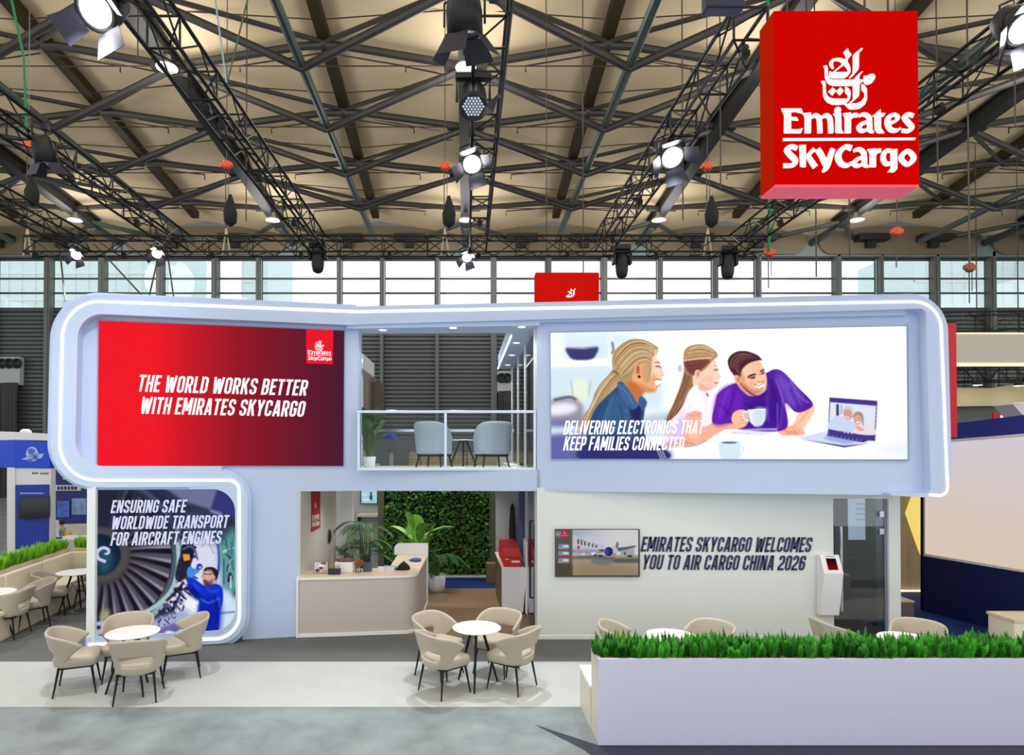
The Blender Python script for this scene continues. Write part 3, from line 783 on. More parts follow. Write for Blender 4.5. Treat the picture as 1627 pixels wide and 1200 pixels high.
# chain hoists with orange bodies and black chain bags, straps and drop cables
M_OR = mat('orange_hoist', rgb(226, 84, 38), .4); M_CH = mat('hoist_chain', rgb(84, 80, 74), .4, .7); M_BAG = mat('black_bag', rgb(24, 24, 26), .8); M_STRAP = mat('pale_strap', rgb(190, 182, 160), .8)
M_GRN = mat('green_strap', rgb(28, 128, 78), .7)
for px, py, bag, lab in ((360, 262, 1, 'orange chain hoist with black chain bag above the red screen'), (707, 264, 1, 'orange chain hoist with black chain bag left of the middle truss'), (1124, 264, 1, 'orange chain hoist with black chain bag left of the hanging red sign'),
                         (45, 230, 1, 'orange chain hoist with black chain bag at the left edge'), (1425, 368, 0, 'orange chain hoist hanging right below the big red sign'), (1222, 401, 0, 'orange chain hoist on a green strap below the red sign corner'), (1541, 425, 0, 'brown-orange chain hoist hanging before the right-hand windows')):
    c = W(px, py, 15.7); root = thing('chain_hoist', lab, 'hoist', c, group='chain hoists over the stand')
    m = MB(); m.lathe([(.05, -.12), (.1, -.08), (.11, .04), (.07, .1), (.02, .12)], c, 12); m.box((c.x - .14, c.y - .06, c.z - .05), (c.x + .14, c.y + .06, c.z + .06)); m.build('hoist_body', M_OR if px != 1541 else mat('brown_hoist', rgb(150, 84, 58), .5), root, bevel=.01)
    zr = roof_z(c.x, 15.7)
    m = MB(); m.tube((c.x, c.y, c.z + .1), (c.x, c.y, zr), .012, n=5); m.build('chain', M_CH if px != 1222 else M_GRN, root)
    m = MB(); low = TZ + .2 if bag else c.z - .9
    m.tube((c.x - .02, c.y, c.z - .1), (c.x - .02, c.y, low), .014, n=5); m.tube((c.x + .05, c.y, c.z - .1), (c.x + .05, c.y, low + (.6 if bag else .3)), .01, n=5); m.build('load_chain', M_CH, root)
    if bag:
        bx = c.x + .1; m = MB(); m.lathe([(.03, -1.55), (.15, -1.45), (.17, -1.2), (.1, -.95), (.03, -.75)], (bx, c.y, c.z), 12); m.build('chain_bag', M_BAG, root, True)
        m = MB()
        for s in (-1, 1): m.tube((c.x, c.y, TZ + .42), (c.x + s * .1, c.y, TZ - .26), .022, n=6)
        m.build('sling', M_STRAP, root)
for k, (pts, r, lab, mm) in enumerate((([(38, 0), (100, 0), (0, 0)], 0, '', None),)): pass
def strap(name, lab, pix, Y, r, m, cat='strap'):
    b = MB(); P_ = [W(x, y, Y) for x, y in pix]; P_ = [Vector((P_[0].x, Y, roof_z(P_[0].x, Y)))] + [q for q in P_ if q.z < roof_z(P_[0].x, Y) - .2]; b.path(P_, r, 6); tag(b.build(name, m), lab, cat)
strap('lifting_strap', 'green lifting strap hanging at the far left edge of the rig', [(12, -30), (38, 92), (43, 222)], 15.7, .03, M_GRN)
strap('lifting_strap', 'pale blue drop cable beside the second black truss', [(338, -30), (360, 132)], 15.7, .025, mat('pale_blue_cable', rgb(150, 170, 190), .6))
strap('lifting_strap', 'green strap leaning over the second black truss', [(398, -20), (362, 128)], 15.7, .022, mat('olive_strap', rgb(70, 96, 56), .7))
strap('lifting_strap', 'bright green strap hanging under the left corner of the red sign', [(1222, 318), (1222, 398)], 15.6, .035, M_GRN)
for k, (x, y0, y1, lab) in enumerate(((219, 60, 88, 'thin black drop rod right of the top left lamp'), (183, 0, 90, 'black drop rod behind the top left lamp'), (391, 275, 352, 'thin black drop wire left of the cable hoist'), (1085, 280, 350, 'thin black drop wire under the lit right lamp'), (1297, 300, 440, 'thin pale drop wire below the red sign'),
                                      (1145, 210, 300, 'thin drop wire right of the fifth truss'), (1350, 330, 410, 'thin drop wire right of the sign lamp'), (1490, 120, 290, 'thin drop wire right of the red sign edge'), (1540, 140, 420, 'long drop wire above the brown hoist'), (1613, 120, 200, 'thin drop wire at the far right'))):
    strap('drop_wire', lab, [(x, y1)], 17.5, .018, M_WIRE, 'wire')
for pa, pb, lab in (((150, 388), (226, 470), 'slanting black guy cable left of the booth corner lamp'), ((94, 388), (104, 480), 'steep black guy cable at the left end of the cross truss'), ((256, 388), (235, 480), 'black guy cable leaning left under the cross truss lamp'), ((264, 388), (277, 480), 'black guy cable leaning right under the cross truss lamp')):
    b = MB(); b.tube(W(*pa, 15.78), W(*pb, 15.2), .02, n=6); tag(b.build('guy_cable', M_WIRE), lab, 'cable')

# hanging red box sign ------------------------------------------------------
M_RED = mat('red_sign_face', rgb(150, 3, 1), .95, spec=0, emit=(rgb(196, 3, 0), .60))
M_REDE = mat('red_sign_side', rgb(150, 22, 6), .95, spec=0, emit=(rgb(190, 34, 4), .4))
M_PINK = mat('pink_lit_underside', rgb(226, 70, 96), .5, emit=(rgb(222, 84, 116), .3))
M_WLIT = emis('lit_white_letters', (1, .97, .96), 1.0)
YS = 7.0; P = Plane(0, YS)
a = P.at(1229.5, 17); bq = P.at(1461, 297.5); dpt = .34
root = thing('hanging_sign', 'big red hanging box sign with white emblem and wordmark', 'sign', ((a.x + bq.x) / 2, YS + dpt / 2, bq.z))
m = MB(); m.box((a.x, YS, bq.z + .03), (bq.x, YS + dpt, a.z)); m.build('sign_box', M_RED, root, bevel=.008)
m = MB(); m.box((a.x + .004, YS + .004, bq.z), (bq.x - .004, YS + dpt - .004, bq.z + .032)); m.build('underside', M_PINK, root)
m = MB(); m.box((a.x - .006, YS + .012, bq.z + .04), (a.x, YS + dpt - .012, a.z - .012)); m.build('side_panel', M_REDE, root)
px_mesh('wordmark', [[(1225 + x, 70 + y) for x, y in p] for p in LOGOTYPE], P, M_WLIT, root, .004, .02)
px_mesh('emblem', [[(1225 + x, 70 + y) for x, y in p] for p in EMBLEM], P, M_WLIT, root, .004, .02)
m = MB()
for px in (1265, 1297, 1392, 1430):
    q = P.at(px, 17); m.tube((q.x, YS + .2, a.z), (q.x, YS + .2, hb(8) - .3), .012, n=6)
m.build('hanging_wire', M_WIRE, root)
# the smaller one behind the stand
P2 = Plane(0, 17.0); a = P2.at(851, 433); bq = P2.at(952, 433); hgt = 2.3
root = thing('hanging_sign', 'smaller red box sign showing half above the booth roof', 'sign', ((a.x + bq.x) / 2, 17.2, a.z - hgt))
m = MB(); m.box((a.x, 17.0, a.z - hgt), (bq.x, 17.35, a.z)); m.build('sign_box', mat('red_small_sign', rgb(160, 12, 8), .9, spec=0, emit=(rgb(222, 24, 16), .5)), root, bevel=.01)
px_mesh('emblem', logo_px(877, 458, 939, 518, 'emblem')[0:40], P2, M_WLIT, root, .004, .02)
m = MB()
for px in (870, 929): q = P2.at(px, 433); m.tube((q.x, 17.2, a.z), (q.x, 17.2, 15.5), .014, n=6)
m.build('hanging_wire', M_WIRE, root)
# ================================================================== THE STAND
XJ, YJ = -1.74, 9.95
PL = Plane(XJ, YJ, .2)        # front of the left rim
PR = Plane(XJ, YJ, -.106)     # front of the right rim
PLw, PRw = PL.shifted(-.2), PR.shifted(-.2)
YW = 9.836                    # ground-floor wall on the right
M_LILAC = mat('led_tinted_white_cladding', rgb(194, 210, 241), .55, spec=.35)  # bluish LED light on white cladding put into the base colour
M_WALLW = mat('warm_white_wall', rgb(229, 235, 234), .6, spec=.3)
M_LED = emis('led_strip', (1, .98, .92), 1.7)
M_TAUPE = mat('taupe_panel', rgb(188, 180, 174), .5)
M_WTRIM = mat('white_trim', rgb(240, 240, 244), .4)
booth = thing('exhibition_booth', 'two-storey lilac-tinted white exhibition stand with rounded light-lined rim', 'exhibition stand', (0, 9.9, 0))
def seg(poly, plane, depth, off=0.0):
    return [plane.at(x, y, off) for x, y in poly], plane.n * -depth
def part_px(name, poly, plane, depth, m, parent, off=0.0, bevel=0.0):
    w, v = seg(poly, plane, depth, off); b = MB(); b.prism(w, v); return b.build(name, m, parent, bevel=bevel)
# --- left rim: an S-shaped ribbon, outer and inner outline traced
outL = rounded([(566, 487), (83, 461.5), (78, 775), (345, 749), (398, 749), (398, 1029), (340, 1028)], 0, 1, False)
def s_path(d):
    """S ribbon centre line moved outwards by d px (d > 0 = outer edge of the top-left bend)"""
    top = [(566, 488 + 7 - d), (160, 474 + 7 - d)]
    pts = [(566, 495 - d), (101 - d, 478 - d), (93.5 - d, 764 + d), (383 - d, 764 + d)]
    return pts
# upper C: top edge, left bend, lower edge up to the start of the second bend
oC = rounded([(566, 487.0), (84, 464.5), (77.5, 775), (352, 774)], [0, 74, 72, 0], 14, False)
iC = rounded([(566, 517), (124, 497.5), (119, 741.5), (352, 741.5)], [0, 38, 40, 0], 14, False)
# lower bend (its hollow faces left): upper edge, right side, foot
oD = rounded([(300, 748.5), (394.5, 748.5), (391, 1021), (300, 1026)], [0, 64, 60, 0], 14, False)
iD = rounded([(300, 777.5), (373.5, 777.5), (374, 1001), (300, 1006)], [0, 36, 36, 0], 14, False)
part_px('rim', oC + iC[::-1], PL, .34, M_LILAC, booth)
part_px('rim', oD + [(300, 1026), (136, 1036.5), (136, 1013)] + iD[::-1], PL.shifted(-.005), .33, M_LILAC, booth, bevel=0)
# rim edge behind: a soft rounded shoulder set back round the outside
oC2 = rounded([(566, 484.5), (81, 461.5), (73.5, 779), (352, 777.5)], [0, 76, 76, 0], 14, False)
part_px('rim_shoulder', oC2 + oC[::-1], PL.shifted(-.05), .3, M_LILAC, booth)
oD2 = rounded([(300, 745), (399, 745), (396, 1026), (300, 1029)], [0, 68, 64, 0], 14, False)
part_px('rim_shoulder', oD2 + oD[::-1], PL.shifted(-.05), .16, M_LILAC, booth)
# --- right rim
oR = rounded([(566, 487.0), (1505, 465.5), (1513.5, 793), (1415, 787.5)], [0, 62, 48, 0], 14, False)
iR = rounded([(566, 516), (1471, 490), (1479, 784), (1415, 784)], [0, 10, 6, 0], 10, False)
part_px('rim', oR + iR[::-1], PR, .55, M_LILAC, booth)
iR2 = [(1440, 503), (1466, 492), (1478, 770), (1466, 786), (1452, 786), (1448, 770)]
# screen panels set back behind the rim
part_px('screen_panel', [(100, 480), (570, 497), (570, 780), (473, 781), (473, 1014.5), (385, 1018.5), (385, 800), (352, 762), (100, 762)], PLw, .12, M_LILAC, booth)
part_px('screen_panel', [(853, 495), (1474, 478), (1482, 787.5), (853, 780.5)], PRw, .12, M_LILAC, booth)
# shelf that the panels stand on: band under the opening
part_px('floor_fascia', [(565, 746.5), (858, 746.5), (858, 780.5), (565, 780)], PRw, .3, M_LILAC, booth)
# roof slab over the stand, floor slab of the upper deck
zC, zD, zT = 4.88, 2.62, W(566, 490, 9.95).z
b = MB()
b.prism([(-1.9, 10.0, zC), (1.15, 9.72, zC), (1.15, 15.2, zC), (.78, 15.2, zC), (.78, 10.55, zC), (.70, 10.42, zC), (.55, 10.38, zC), (-1.9, 10.45, zC)], (0, 0, .32)); b.build('roof_slab', M_LILAC, booth)
b = MB(); b.prism([(1.15, 9.72, zC + .05), (6.45, 9.2, zC + .05), (6.45, 13, zC + .05), (1.15, 13, zC + .05)], (0, 0, .25)); b.build('roof_slab', M_LILAC, booth)
b = MB(); b.prism([(-5.3, 9.5, zC + .05), (-1.9, 10.2, zC + .05), (-1.9, 10.6, zC + .05), (-5.4, 10.4, zC + .05)], (0, 0, .2)); b.build('roof_slab', M_LILAC, booth)
b = MB(); b.prism([(-2.5, 10.45, 2.34), (1.15, 10.15, 2.34), (1.15, 15.2, 2.34), (.9, 15.2, 2.34), (.9, 12.9, 2.34), (-2.5, 12.9, 2.34)], (0, 0, .27)); b.build('deck_slab', mat('white_soffit', rgb(226, 228, 232), .6), booth)
b = MB(); b.prism([(1.15, 9.95, 2.34), (6.9, 9.9, 2.34), (6.9, 13, 2.34), (1.15, 13, 2.34)], (0, 0, .27)); b.build('deck_slab', M_WALLW, booth)
# light lines
sC = rounded([(566, 495.5), (100.5, 477), (93.5, 763.5), (346, 763.5)], [0, 58, 58, 0], 16, False)
def strip(name, line, plane, w, parent, off=.004):
    polys = []
    for i in range(len(line) - 1):
        (x0, y0), (x1, y1) = line[i], line[i + 1]; polys.append((x0, y0, w)); 
    pts = [(x, y, w) for x, y in line]; b = MB()
    L = []; n = len(pts)
    q3 = []
    for i in range(n):
        a = pts[max(0, i - 1)]; c = pts[min(n - 1, i + 1)]; dx, dy = c[0] - a[0], c[1] - a[1]; d = math.hypot(dx, dy); nx, ny = -dy / d * w / 2, dx / d * w / 2
        q3.append(((pts[i][0] + nx, pts[i][1] + ny), (pts[i][0] - nx, pts[i][1] - ny)))
    for i in range(n - 1):
        b.prism([plane.at(*p, off) for p in (q3[i][0], q3[i + 1][0], q3[i + 1][1], q3[i][1])], plane.n * .006)
    return b.build(name, M_LED, parent)
lineL = sC + rounded([(346, 763.5), (380, 763.5), (380.5, 1015), (300, 1016.5), (140, 1025)], [0, 46, 42, 0, 0], 12, False)[1:]
strip('light_line', lineL, PL, 4.4, booth)
lineR = rounded([(566, 495.5), (1493.5, 478.5), (1506, 788.5), (1476, 786.5)], [0, 44, 27, 0], 14, False)
strip('light_line', lineR, PR, 4.2, booth)
# left leg: white column beside the lightbox
pz = [PL.at(137.5, 900, -.02), PL.at(152.5, 900, -.02)]
b = MB(); b.box((pz[0].x, pz[0].y, .0), (pz[1].x, pz[1].y + .9, 2.42)); b.build('column', M_WALLW, booth)
# posts at both sides of the upper opening, ground-floor piers
b = MB(); xa = PLw.at(560, 600).x; b.box((xa, YJ + .2, zD), (PLw.at(570, 600).x, YJ + .5, zC)); b.build('post', M_LILAC, booth)
# right ground-floor wall with the door opening, end column
xd0, xd1, xe = W(1324.5, 900, YW).x, W(1412.5, 900, YW).x, W(1431, 900, YW).x
x0 = W(853.5, 900, YW).x; zdoor = W(1370, 793, YW).z
b = MB(); b.box((x0, YW, 0), (xd0, YW + .12, 2.36)); b.box((xd0, YW, zdoor), (xd1, YW + .12, 2.36)); b.box((xd1, YW, 0), (xe, YW + .3, 2.36)); b.build('front_wall', M_WALLW, booth)
b = MB(); b.box((x0, YW - .012, 0), (xd0, YW, .06)); b.build('skirting', M_WTRIM, booth)
# rooms behind: side walls and back walls of the ground floor
b = MB(); b.box((x0 - .02, YW + .12, 0), (x0 + .1, 12.9, 2.34)); b.build('inner_wall', mat('pale_blue_jamb', rgb(196, 206, 222), .5), booth)
b = MB(); b.box((-2.74, 9.98, 0), (-2.62, 12.75, 2.34)); b.build('inner_wall', mat('pale_taupe_wall', rgb(214, 210, 204), .6), booth)
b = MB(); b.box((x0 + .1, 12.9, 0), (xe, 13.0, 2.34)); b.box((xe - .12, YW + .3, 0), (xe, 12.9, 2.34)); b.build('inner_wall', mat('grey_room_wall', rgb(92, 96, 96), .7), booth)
# downlights in the balcony ceiling
for px, py, lab in ((608, 524, 'ceiling downlight above the balcony, first from the red screen'), (720, 520.5, 'ceiling downlight above the middle of the balcony front'), (829, 519, 'ceiling downlight at the balcony front beside the family screen'),
                    (820.8, 544.4, 'ceiling downlight second in the row running back'), (813.3, 563.9, 'ceiling downlight third in the row running back'), (806.8, 579.6, 'ceiling downlight farthest in the row running back')):
    p = WZ(px, py, zC); root = thing('downlight', lab, 'lamp', p, group='balcony ceiling downlights')
    m = MB(); m.lathe([(.075, -.008), (.075, .004), (.05, .004), (.05, -.008)], p, 16); m.build('ring', M_WTRIM, root)
    m = MB(); m.lathe([(.062, -.010), (.03, -.016), (.001, -.017)], p, 16); m.build('diffuser', M_LED, root)
    spot_light(p + Vector((0, 0, -.03)), p + Vector((0, 0, -2)), 22, PI * .8, .06)
# cove light along the ceiling edge
b = MB(); b.box((.765, 10.6, zC - .012), (.785, 15.2, zC + .03)); b.build('light_line', M_LED, booth)

# --- glass balustrade ------------------------------------------------------
M_CHROME = mat('brushed_chrome', rgb(206, 210, 226), .22, 1.0)
M_GLASS = glassmat('clear_glass', (.95, .98, .98), .0, 0, 1.22)
PB = Plane(XJ, YJ + .02, -.03)
root = thing('glass_balustrade', 'chrome-framed glass balustrade across the upper opening', 'railing', PB.at(710, 748))
def bar(px0, py0, px1, py1, dep=.05, name='rail', m=M_CHROME, off=0):
    return part_px(name, [(px0, py0), (px1, py0), (px1, py1), (px0, py1)], PB, dep, m, root, off, bevel=.004)
bar(567, 652, 852, 656.5, .07, 'top_rail'); bar(567, 743, 852, 748, .07, 'bottom_rail')
bar(567.5, 656.5, 572, 743, .05, 'post'); bar(847.5, 656.5, 852, 743, .05, 'post'); bar(705.5, 656.5, 710, 743, .05, 'post')
bar(572, 656.5, 705.5, 743, .012, 'glass_pane', M_GLASS, -.02); bar(710, 656.5, 847.5, 743, .012, 'glass_pane', M_GLASS, -.02)
# rear rail of the deck
b = MB(); q0, q1 = W(573, 684, 12.8), W(846, 684, 12.8); root2 = thing('deck_rail', 'chrome rail with glass at the back edge of the upper deck', 'railing', (q0.x, 12.8, zD))
b.box((q0.x, 12.78, q0.z - .03), (.98, 12.83, q0.z + .02)); b.build('top_rail', M_CHROME, root2)
b = MB(); b.box((q0.x, 12.8, zD), (.98, 12.812, q0.z - .03)); b.build('glass_pane', M_GLASS, root2)
# glazed side room on the right of the deck
root = thing('glass_partition', 'glass partition with white posts at the right of the upper deck', 'partition', (1.1, 12, zD))
b = MB()
for y in (9.98, 11.6, 13.2, 14.9): b.box((1.08, y, zD), (1.14, y + .06, zC))
b.build('post', M_WTRIM, root)
b = MB(); b.box((1.1, 10.05, zD + .05), (1.112, 14.9, zC - .05)); b.build('glass_pane', glassmat('green_glass', (.86, .94, .92), .06), root)
b = MB(); b.box((1.13, 15.1, zD), (3.4, 15.2, zC)); b.box((3.3, 10, zD), (3.4, 15.1, zC)); b.build('back_wall', mat('pale_green_room', rgb(176, 194, 190), .6), root)

# ================================================================== SCREENS
def frame_box(name, plane, quad, m, parent, depth=.05, off=.0):
    b = MB(); b.prism([plane.at(*p, off) for p in quad], plane.n * depth); return b.build(name, m, parent)
def quad_place(plane, quad, off):
    a, d, c, e = quad  # tl, tr, br, bl
    A = [plane.at(*p, off) for p in (a, d, c, e)]
    def f(u, v): return tuple(A[0] * (1 - u) * (1 - v) + A[1] * u * (1 - v) + A[3] * (1 - u) * v + A[2] * u * v)
    return f
M_BEZEL = mat('thin_screen_edge', rgb(150, 160, 190), .4)
# red LED wall
ql = [(157, 509.5), (547, 525.5), (545.5, 740.5), (154.5, 740)]
root = thing('led_screen', 'red LED screen reading THE WORLD WORKS BETTER on the left of the stand', 'screen', PLw.at(350, 740))
frame_box('bezel', PLw, [(156, 508.5), (548, 524.5), (546.5, 741.5), (153.5, 741)], M_BEZEL, root, .03)
A = Art(0, 0, 390, 230, .35)
t = np.clip(A.X / 390, 0, 1)
c0, c1, c2 = np.array([240, 28, 42.]), np.array([150, 26, 40.]), np.array([78, 28, 50.])
t = t[:, :, None]; A.img = np.where(t < .55, c0 + (c1 - c0) * np.clip((t - .22) / .33, 0, 1), c1 + (c2 - c1) * np.clip((t - .55) / .42, 0, 1)) / 255
A.mesh('display', quad_place(PLw, ql, .034), picmat('red_display', 1.0), root)
M_WSC = emis('screen_white', (1, .97, .97), 1.05)
px_mesh('lettering', line_px('THE WORLD WORKS BETTER', (217.5, 622.5), (486, 629), 27, 25) + line_px('WITH EMIRATES SKYCARGO', (221.5, 657.5), (482, 662.5), 27, 25), PLw, M_WSC, root, .037)
lp = px_mesh('logo_panel', [[(486.5, 523), (529.5, 524.8), (529, 579), (486.3, 577.8)]], PLw, emis('logo_red', rgb(238, 26, 46), 1), root, .037)
px_mesh('logo', logo_px(488.5, 540, 526.5, 573.5, skew=1.2), PLw, M_WSC, lp, .039)
# --- the family screen --------------------------------------------------------
qr = [(874.5, 529), (1440, 518.5), (1442, 730), (876.5, 729)]
root = thing('led_screen', 'LED screen with a family at a laptop on the right of the stand', 'screen', PRw.at(1150, 730))
frame_box('bezel', PRw, [(873.5, 528), (1441, 517.5), (1443, 731.5), (875.5, 730.5)], M_BEZEL, root, .03)
A = Art(875, 519, 1441, 730, 1.15)
X, Y = A.X, A.Y
def mixc(a, b, t): t = np.clip(t, 0, 1)[:, :, None]; return (np.array(a, float) * (1 - t) + np.array(b, float) * t) / 255
A.img = mixc((224, 240, 248), (255, 255, 255), (X - 960) / 140)
A.poly([(875, 575), (1060, 572), (1060, 650), (875, 655)], (208, 226, 236), 8, False)
A.poly([(875, 519), (900, 519), (898, 570), (875, 570)], (236, 246, 246), 3, False)
A.poly([(898, 525), (900, 566), (970, 566), (972, 525)], (214, 230, 240), 4, False)
A.poly([(980, 525), (1012, 525), (1010, 566), (980, 566)], (220, 232, 242), 4, False)
A.poly([(875, 566), (1060, 562), (1060, 572), (875, 577)], (255, 255, 255), 2, False)
A.poly([(902, 545), (930, 547), (954, 544), (952, 556), (942, 565), (915, 565), (905, 557)], (62, 58, 108), 1.5)
A.stroke([(903, 546), (930, 545), (953, 545)], (140, 140, 170), 2, 1)
A.stroke([(978, 536), (980, 550), (977, 556)], (90, 90, 100), 3, 1.5)
A.ell(923, 617, 17, 20, (226, 234, 212), 3); A.stroke([(909, 600), (912, 625)], (170, 180, 180), 2, 1.5); A.stroke([(942, 600), (938, 625)], (170, 180, 180), 2, 1.5)
A.poly([(875, 635), (900, 628), (922, 634), (930, 650), (925, 676), (875, 676)], (150, 140, 160), 4)
A.poly([(875, 640), (905, 636), (920, 645), (905, 655), (876, 657)], (232, 232, 240), 4); A.stroke([(880, 632), (906, 627), (918, 632)], (92, 86, 106), 4, 1.5)
A.poly([(875, 672), (920, 672), (940, 690), (930, 730), (875, 730)], (96, 98, 160), 7)
A.poly([(875, 676), (930, 676), (930, 684), (875, 690)], (206, 220, 240), 4, False)
A.poly([(1020, 660), (1080, 652), (1080, 690), (1020, 692)], (176, 196, 210), 6, False)
# table top
A.poly([(1040, 712), (1080, 700), (1170, 684), (1290, 686), (1441, 690), (1441, 730), (1030, 730)], (247, 246, 252), 3, False)
A.poly([(1380, 715), (1441, 700), (1441, 730)], (226, 234, 250), 8, False)
# woman: pony tail, blouse, face, hair
A.poly([(982, 580), (965, 600), (948, 622), (946, 640), (934, 652), (926, 666), (925, 680), (936, 680), (950, 655), (985, 618), (996, 590)], (172, 138, 96), 1)
A.hair([(982, 584), (958, 606), (944, 636), (926, 672)], [(996, 598), (980, 620), (956, 650), (938, 680)], 40, ((120, 88, 58), (214, 184, 140), (150, 116, 78), (230, 204, 164)), 1.1, .5, 3)
A.poly([(1000, 590), (1015, 616), (1018, 634), (1008, 640), (990, 620), (985, 600)], (206, 140, 92), 1)
A.poly([(983, 560), (1022, 555), (1050, 570), (1056, 588), (1060, 592), (1057, 596), (1054, 606), (1048, 618), (1030, 620), (1024, 632), (1016, 636), (1000, 600)], (232, 172, 124), .8)
A.poly([(1008, 600), (1030, 617), (1022, 630), (1017, 636), (1000, 610)], (192, 112, 62), 2.5)
A.ell(1035, 604, 12, 10, (238, 168, 120), 4); A.poly([(1046, 566), (1055, 575), (1061, 591), (1054, 596), (1048, 590)], (255, 226, 206), 2)
A.poly([(1049, 600), (1056, 603), (1052, 611), (1047, 610)], (255, 250, 248), .8); A.stroke([(1047, 599), (1056, 602)], (210, 110, 96), 1.4, .5); A.stroke([(1049, 612), (1054, 610)], (220, 130, 110), 1.4, .5)
A.stroke([(1051, 578), (1058, 581)], (96, 62, 48), 1.8, .5); A.stroke([(1049, 571), (1056, 574)], (150, 110, 80), 1.2, .5); A.stroke([(1055, 591), (1060, 592)], (190, 110, 80), 1.2, .4)
A.poly([(980, 583), (978, 562), (988, 545), (1008, 533), (1030, 534), (1048, 543), (1053, 549), (1048, 566), (1044, 580), (1040, 598), (1034, 602), (1040, 570), (1022, 574), (1012, 588), (1008, 602), (994, 602)], (176, 140, 98), .8)
A.hair([(1050, 546), (1028, 535), (1004, 538), (982, 560), (980, 582)], [(1044, 580), (1036, 570), (1020, 574), (1004, 590), (992, 598)], 70, ((224, 198, 156), (126, 94, 64), (200, 168, 122), (150, 114, 78), (236, 212, 176)), 1.1, .5, 5)
A.poly([(1030, 572), (1044, 570), (1040, 600), (1030, 604), (1026, 590)], (190, 150, 108), 2, al=.7)
A.stroke([(1050, 550), (1046, 572), (1041, 598)], (232, 208, 168), 3, .8); A.stroke([(979, 584), (988, 590)], (140, 104, 70), 4, .8)
A.ell(1019, 584, 6, 11, (224, 152, 108), .7, rot=.15); A.ell(1020, 583, 2.6, 7, (176, 94, 62), .8); A.ell(1022, 594.5, 2.3, 2.6, (58, 38, 30), .4)
A.poly([(938, 676), (950, 645), (975, 620), (992, 606), (1004, 615), (1018, 637), (1023, 640), (1030, 648), (1028, 672), (1035, 700), (1060, 712), (1062, 730), (925, 730), (932, 700)], (44, 76, 116), .8)
A.poly([(985, 620), (1005, 640), (1015, 670), (1020, 700), (1000, 725), (930, 730), (945, 690), (960, 650)], (56, 92, 132), 6)
A.poly([(925, 730), (940, 700), (990, 690), (1060, 712), (1062, 730)], (50, 46, 110), 5)
A.poly([(1008, 648), (1024, 640), (1022, 668), (1012, 664)], (38, 38, 92), 2)
A.poly([(986, 605), (996, 604), (1016, 634), (1022, 640), (1008, 648), (990, 622)], (66, 100, 144), .7); A.poly([(1024, 626), (1034, 636), (1028, 650), (1020, 638)], (62, 92, 136), .7)
A.stroke([(960, 640), (945, 672), (938, 700)], (36, 62, 104), 2.5, 1.5, .7); A.stroke([(1002, 655), (1014, 690)], (34, 50, 98), 3, 2, .7)
for k in range(3): A.stroke([(1050 + 4 * k, 715), (1056 + 4 * k, 730)], (220, 220, 235), 1.6, .5, .8)
A.poly([(1046, 560), (1052, 566), (1055, 577), (1061, 591), (1058, 595), (1052, 596), (1044, 586), (1042, 570)], (250, 206, 176), 1.2, al=.85)
A.poly([(1022, 604), (1036, 612), (1050, 617), (1042, 621), (1026, 619)], (206, 128, 80), 1.8, al=.7); A.ell(1043, 598, 6, 5, (244, 160, 124), 2.5, .6)
A.stroke([(1048, 578.5, 1.2), (1053, 577.5, 1.8), (1057, 579, 1)], (80, 48, 38), None, .4); A.stroke([(1047, 572), (1052, 570.5), (1056, 572)], (140, 98, 66), 1.3, .4)
A.stroke([(1056, 584), (1061, 591), (1058, 594), (1054, 594)], (222, 146, 108), 1.0, .4, .8); A.poly([(1048, 601), (1056, 601), (1057, 604), (1052, 609), (1047, 607)], (252, 250, 246), .5); A.stroke([(1046, 600), (1052, 599.5), (1058, 600)], (196, 92, 84), 1.3, .4); A.stroke([(1047, 608), (1052, 611), (1056, 607)], (204, 98, 88), 1.5, .4)
A.stroke([(1043, 596), (1045, 603), (1044, 609)], (214, 136, 96), 1.0, .6, .7)
for p in ([(970, 632), (958, 662), (948, 700)], [(1006, 642), (1014, 668), (1022, 700)], [(990, 640), (996, 676), (990, 710)]): A.stroke([(q[0], q[1]) for q in p], (32, 52, 96), 3.0, 2, .5)
for p in ([(978, 628), (968, 655), (960, 690)], [(1000, 648), (1006, 676), (1008, 706)]): A.stroke(p, (88, 126, 166), 2.6, 2, .5)
A.stroke([(988, 608), (1002, 622), (1012, 640)], (96, 132, 172), 1.4, .7, .8); A.stroke([(1006, 648), (1010, 668)], (30, 36, 80), 1.2, .5)
# girl
A.poly([(1098, 566), (1094, 590), (1084, 625), (1072, 650), (1064, 668), (1068, 674), (1084, 655), (1106, 620), (1116, 590), (1116, 566)], (126, 84, 62), 1)
A.hair([(1097, 572), (1092, 600), (1078, 636), (1064, 668)], [(1116, 580), (1112, 606), (1098, 634), (1072, 668)], 40, ((186, 142, 104), (92, 54, 42), (150, 106, 78), (110, 70, 52)), 1.1, .55, 7)
A.poly([(1112, 575), (1140, 566), (1148, 580), (1150, 592), (1153, 596), (1150, 601), (1148, 610), (1143, 614), (1130, 612), (1126, 622), (1110, 618)], (250, 206, 186), .8)
A.ell(1130, 604, 9, 8, (252, 188, 168), 3); A.stroke([(1142, 586), (1149, 585)], (150, 110, 100), 1.4, .5); A.stroke([(1142, 605), (1149, 606)], (224, 130, 124), 1.5, .5)
A.poly([(1094, 570), (1096, 552), (1108, 544), (1126, 543), (1143, 552), (1149, 562), (1140, 570), (1130, 582), (1118, 590), (1108, 594), (1098, 590)], (180, 136, 98), .8)
A.poly([(1096, 570), (1135, 568), (1128, 580), (1116, 588), (1104, 592)], (120, 66, 58), 1.5)
A.hair([(1096, 566), (1110, 562), (1130, 562), (1144, 566)], [(1104, 548), (1116, 544), (1132, 546), (1146, 558)], 36, ((226, 194, 152), (150, 106, 74), (196, 156, 114), (120, 80, 58)), 1.1, .55, 9)
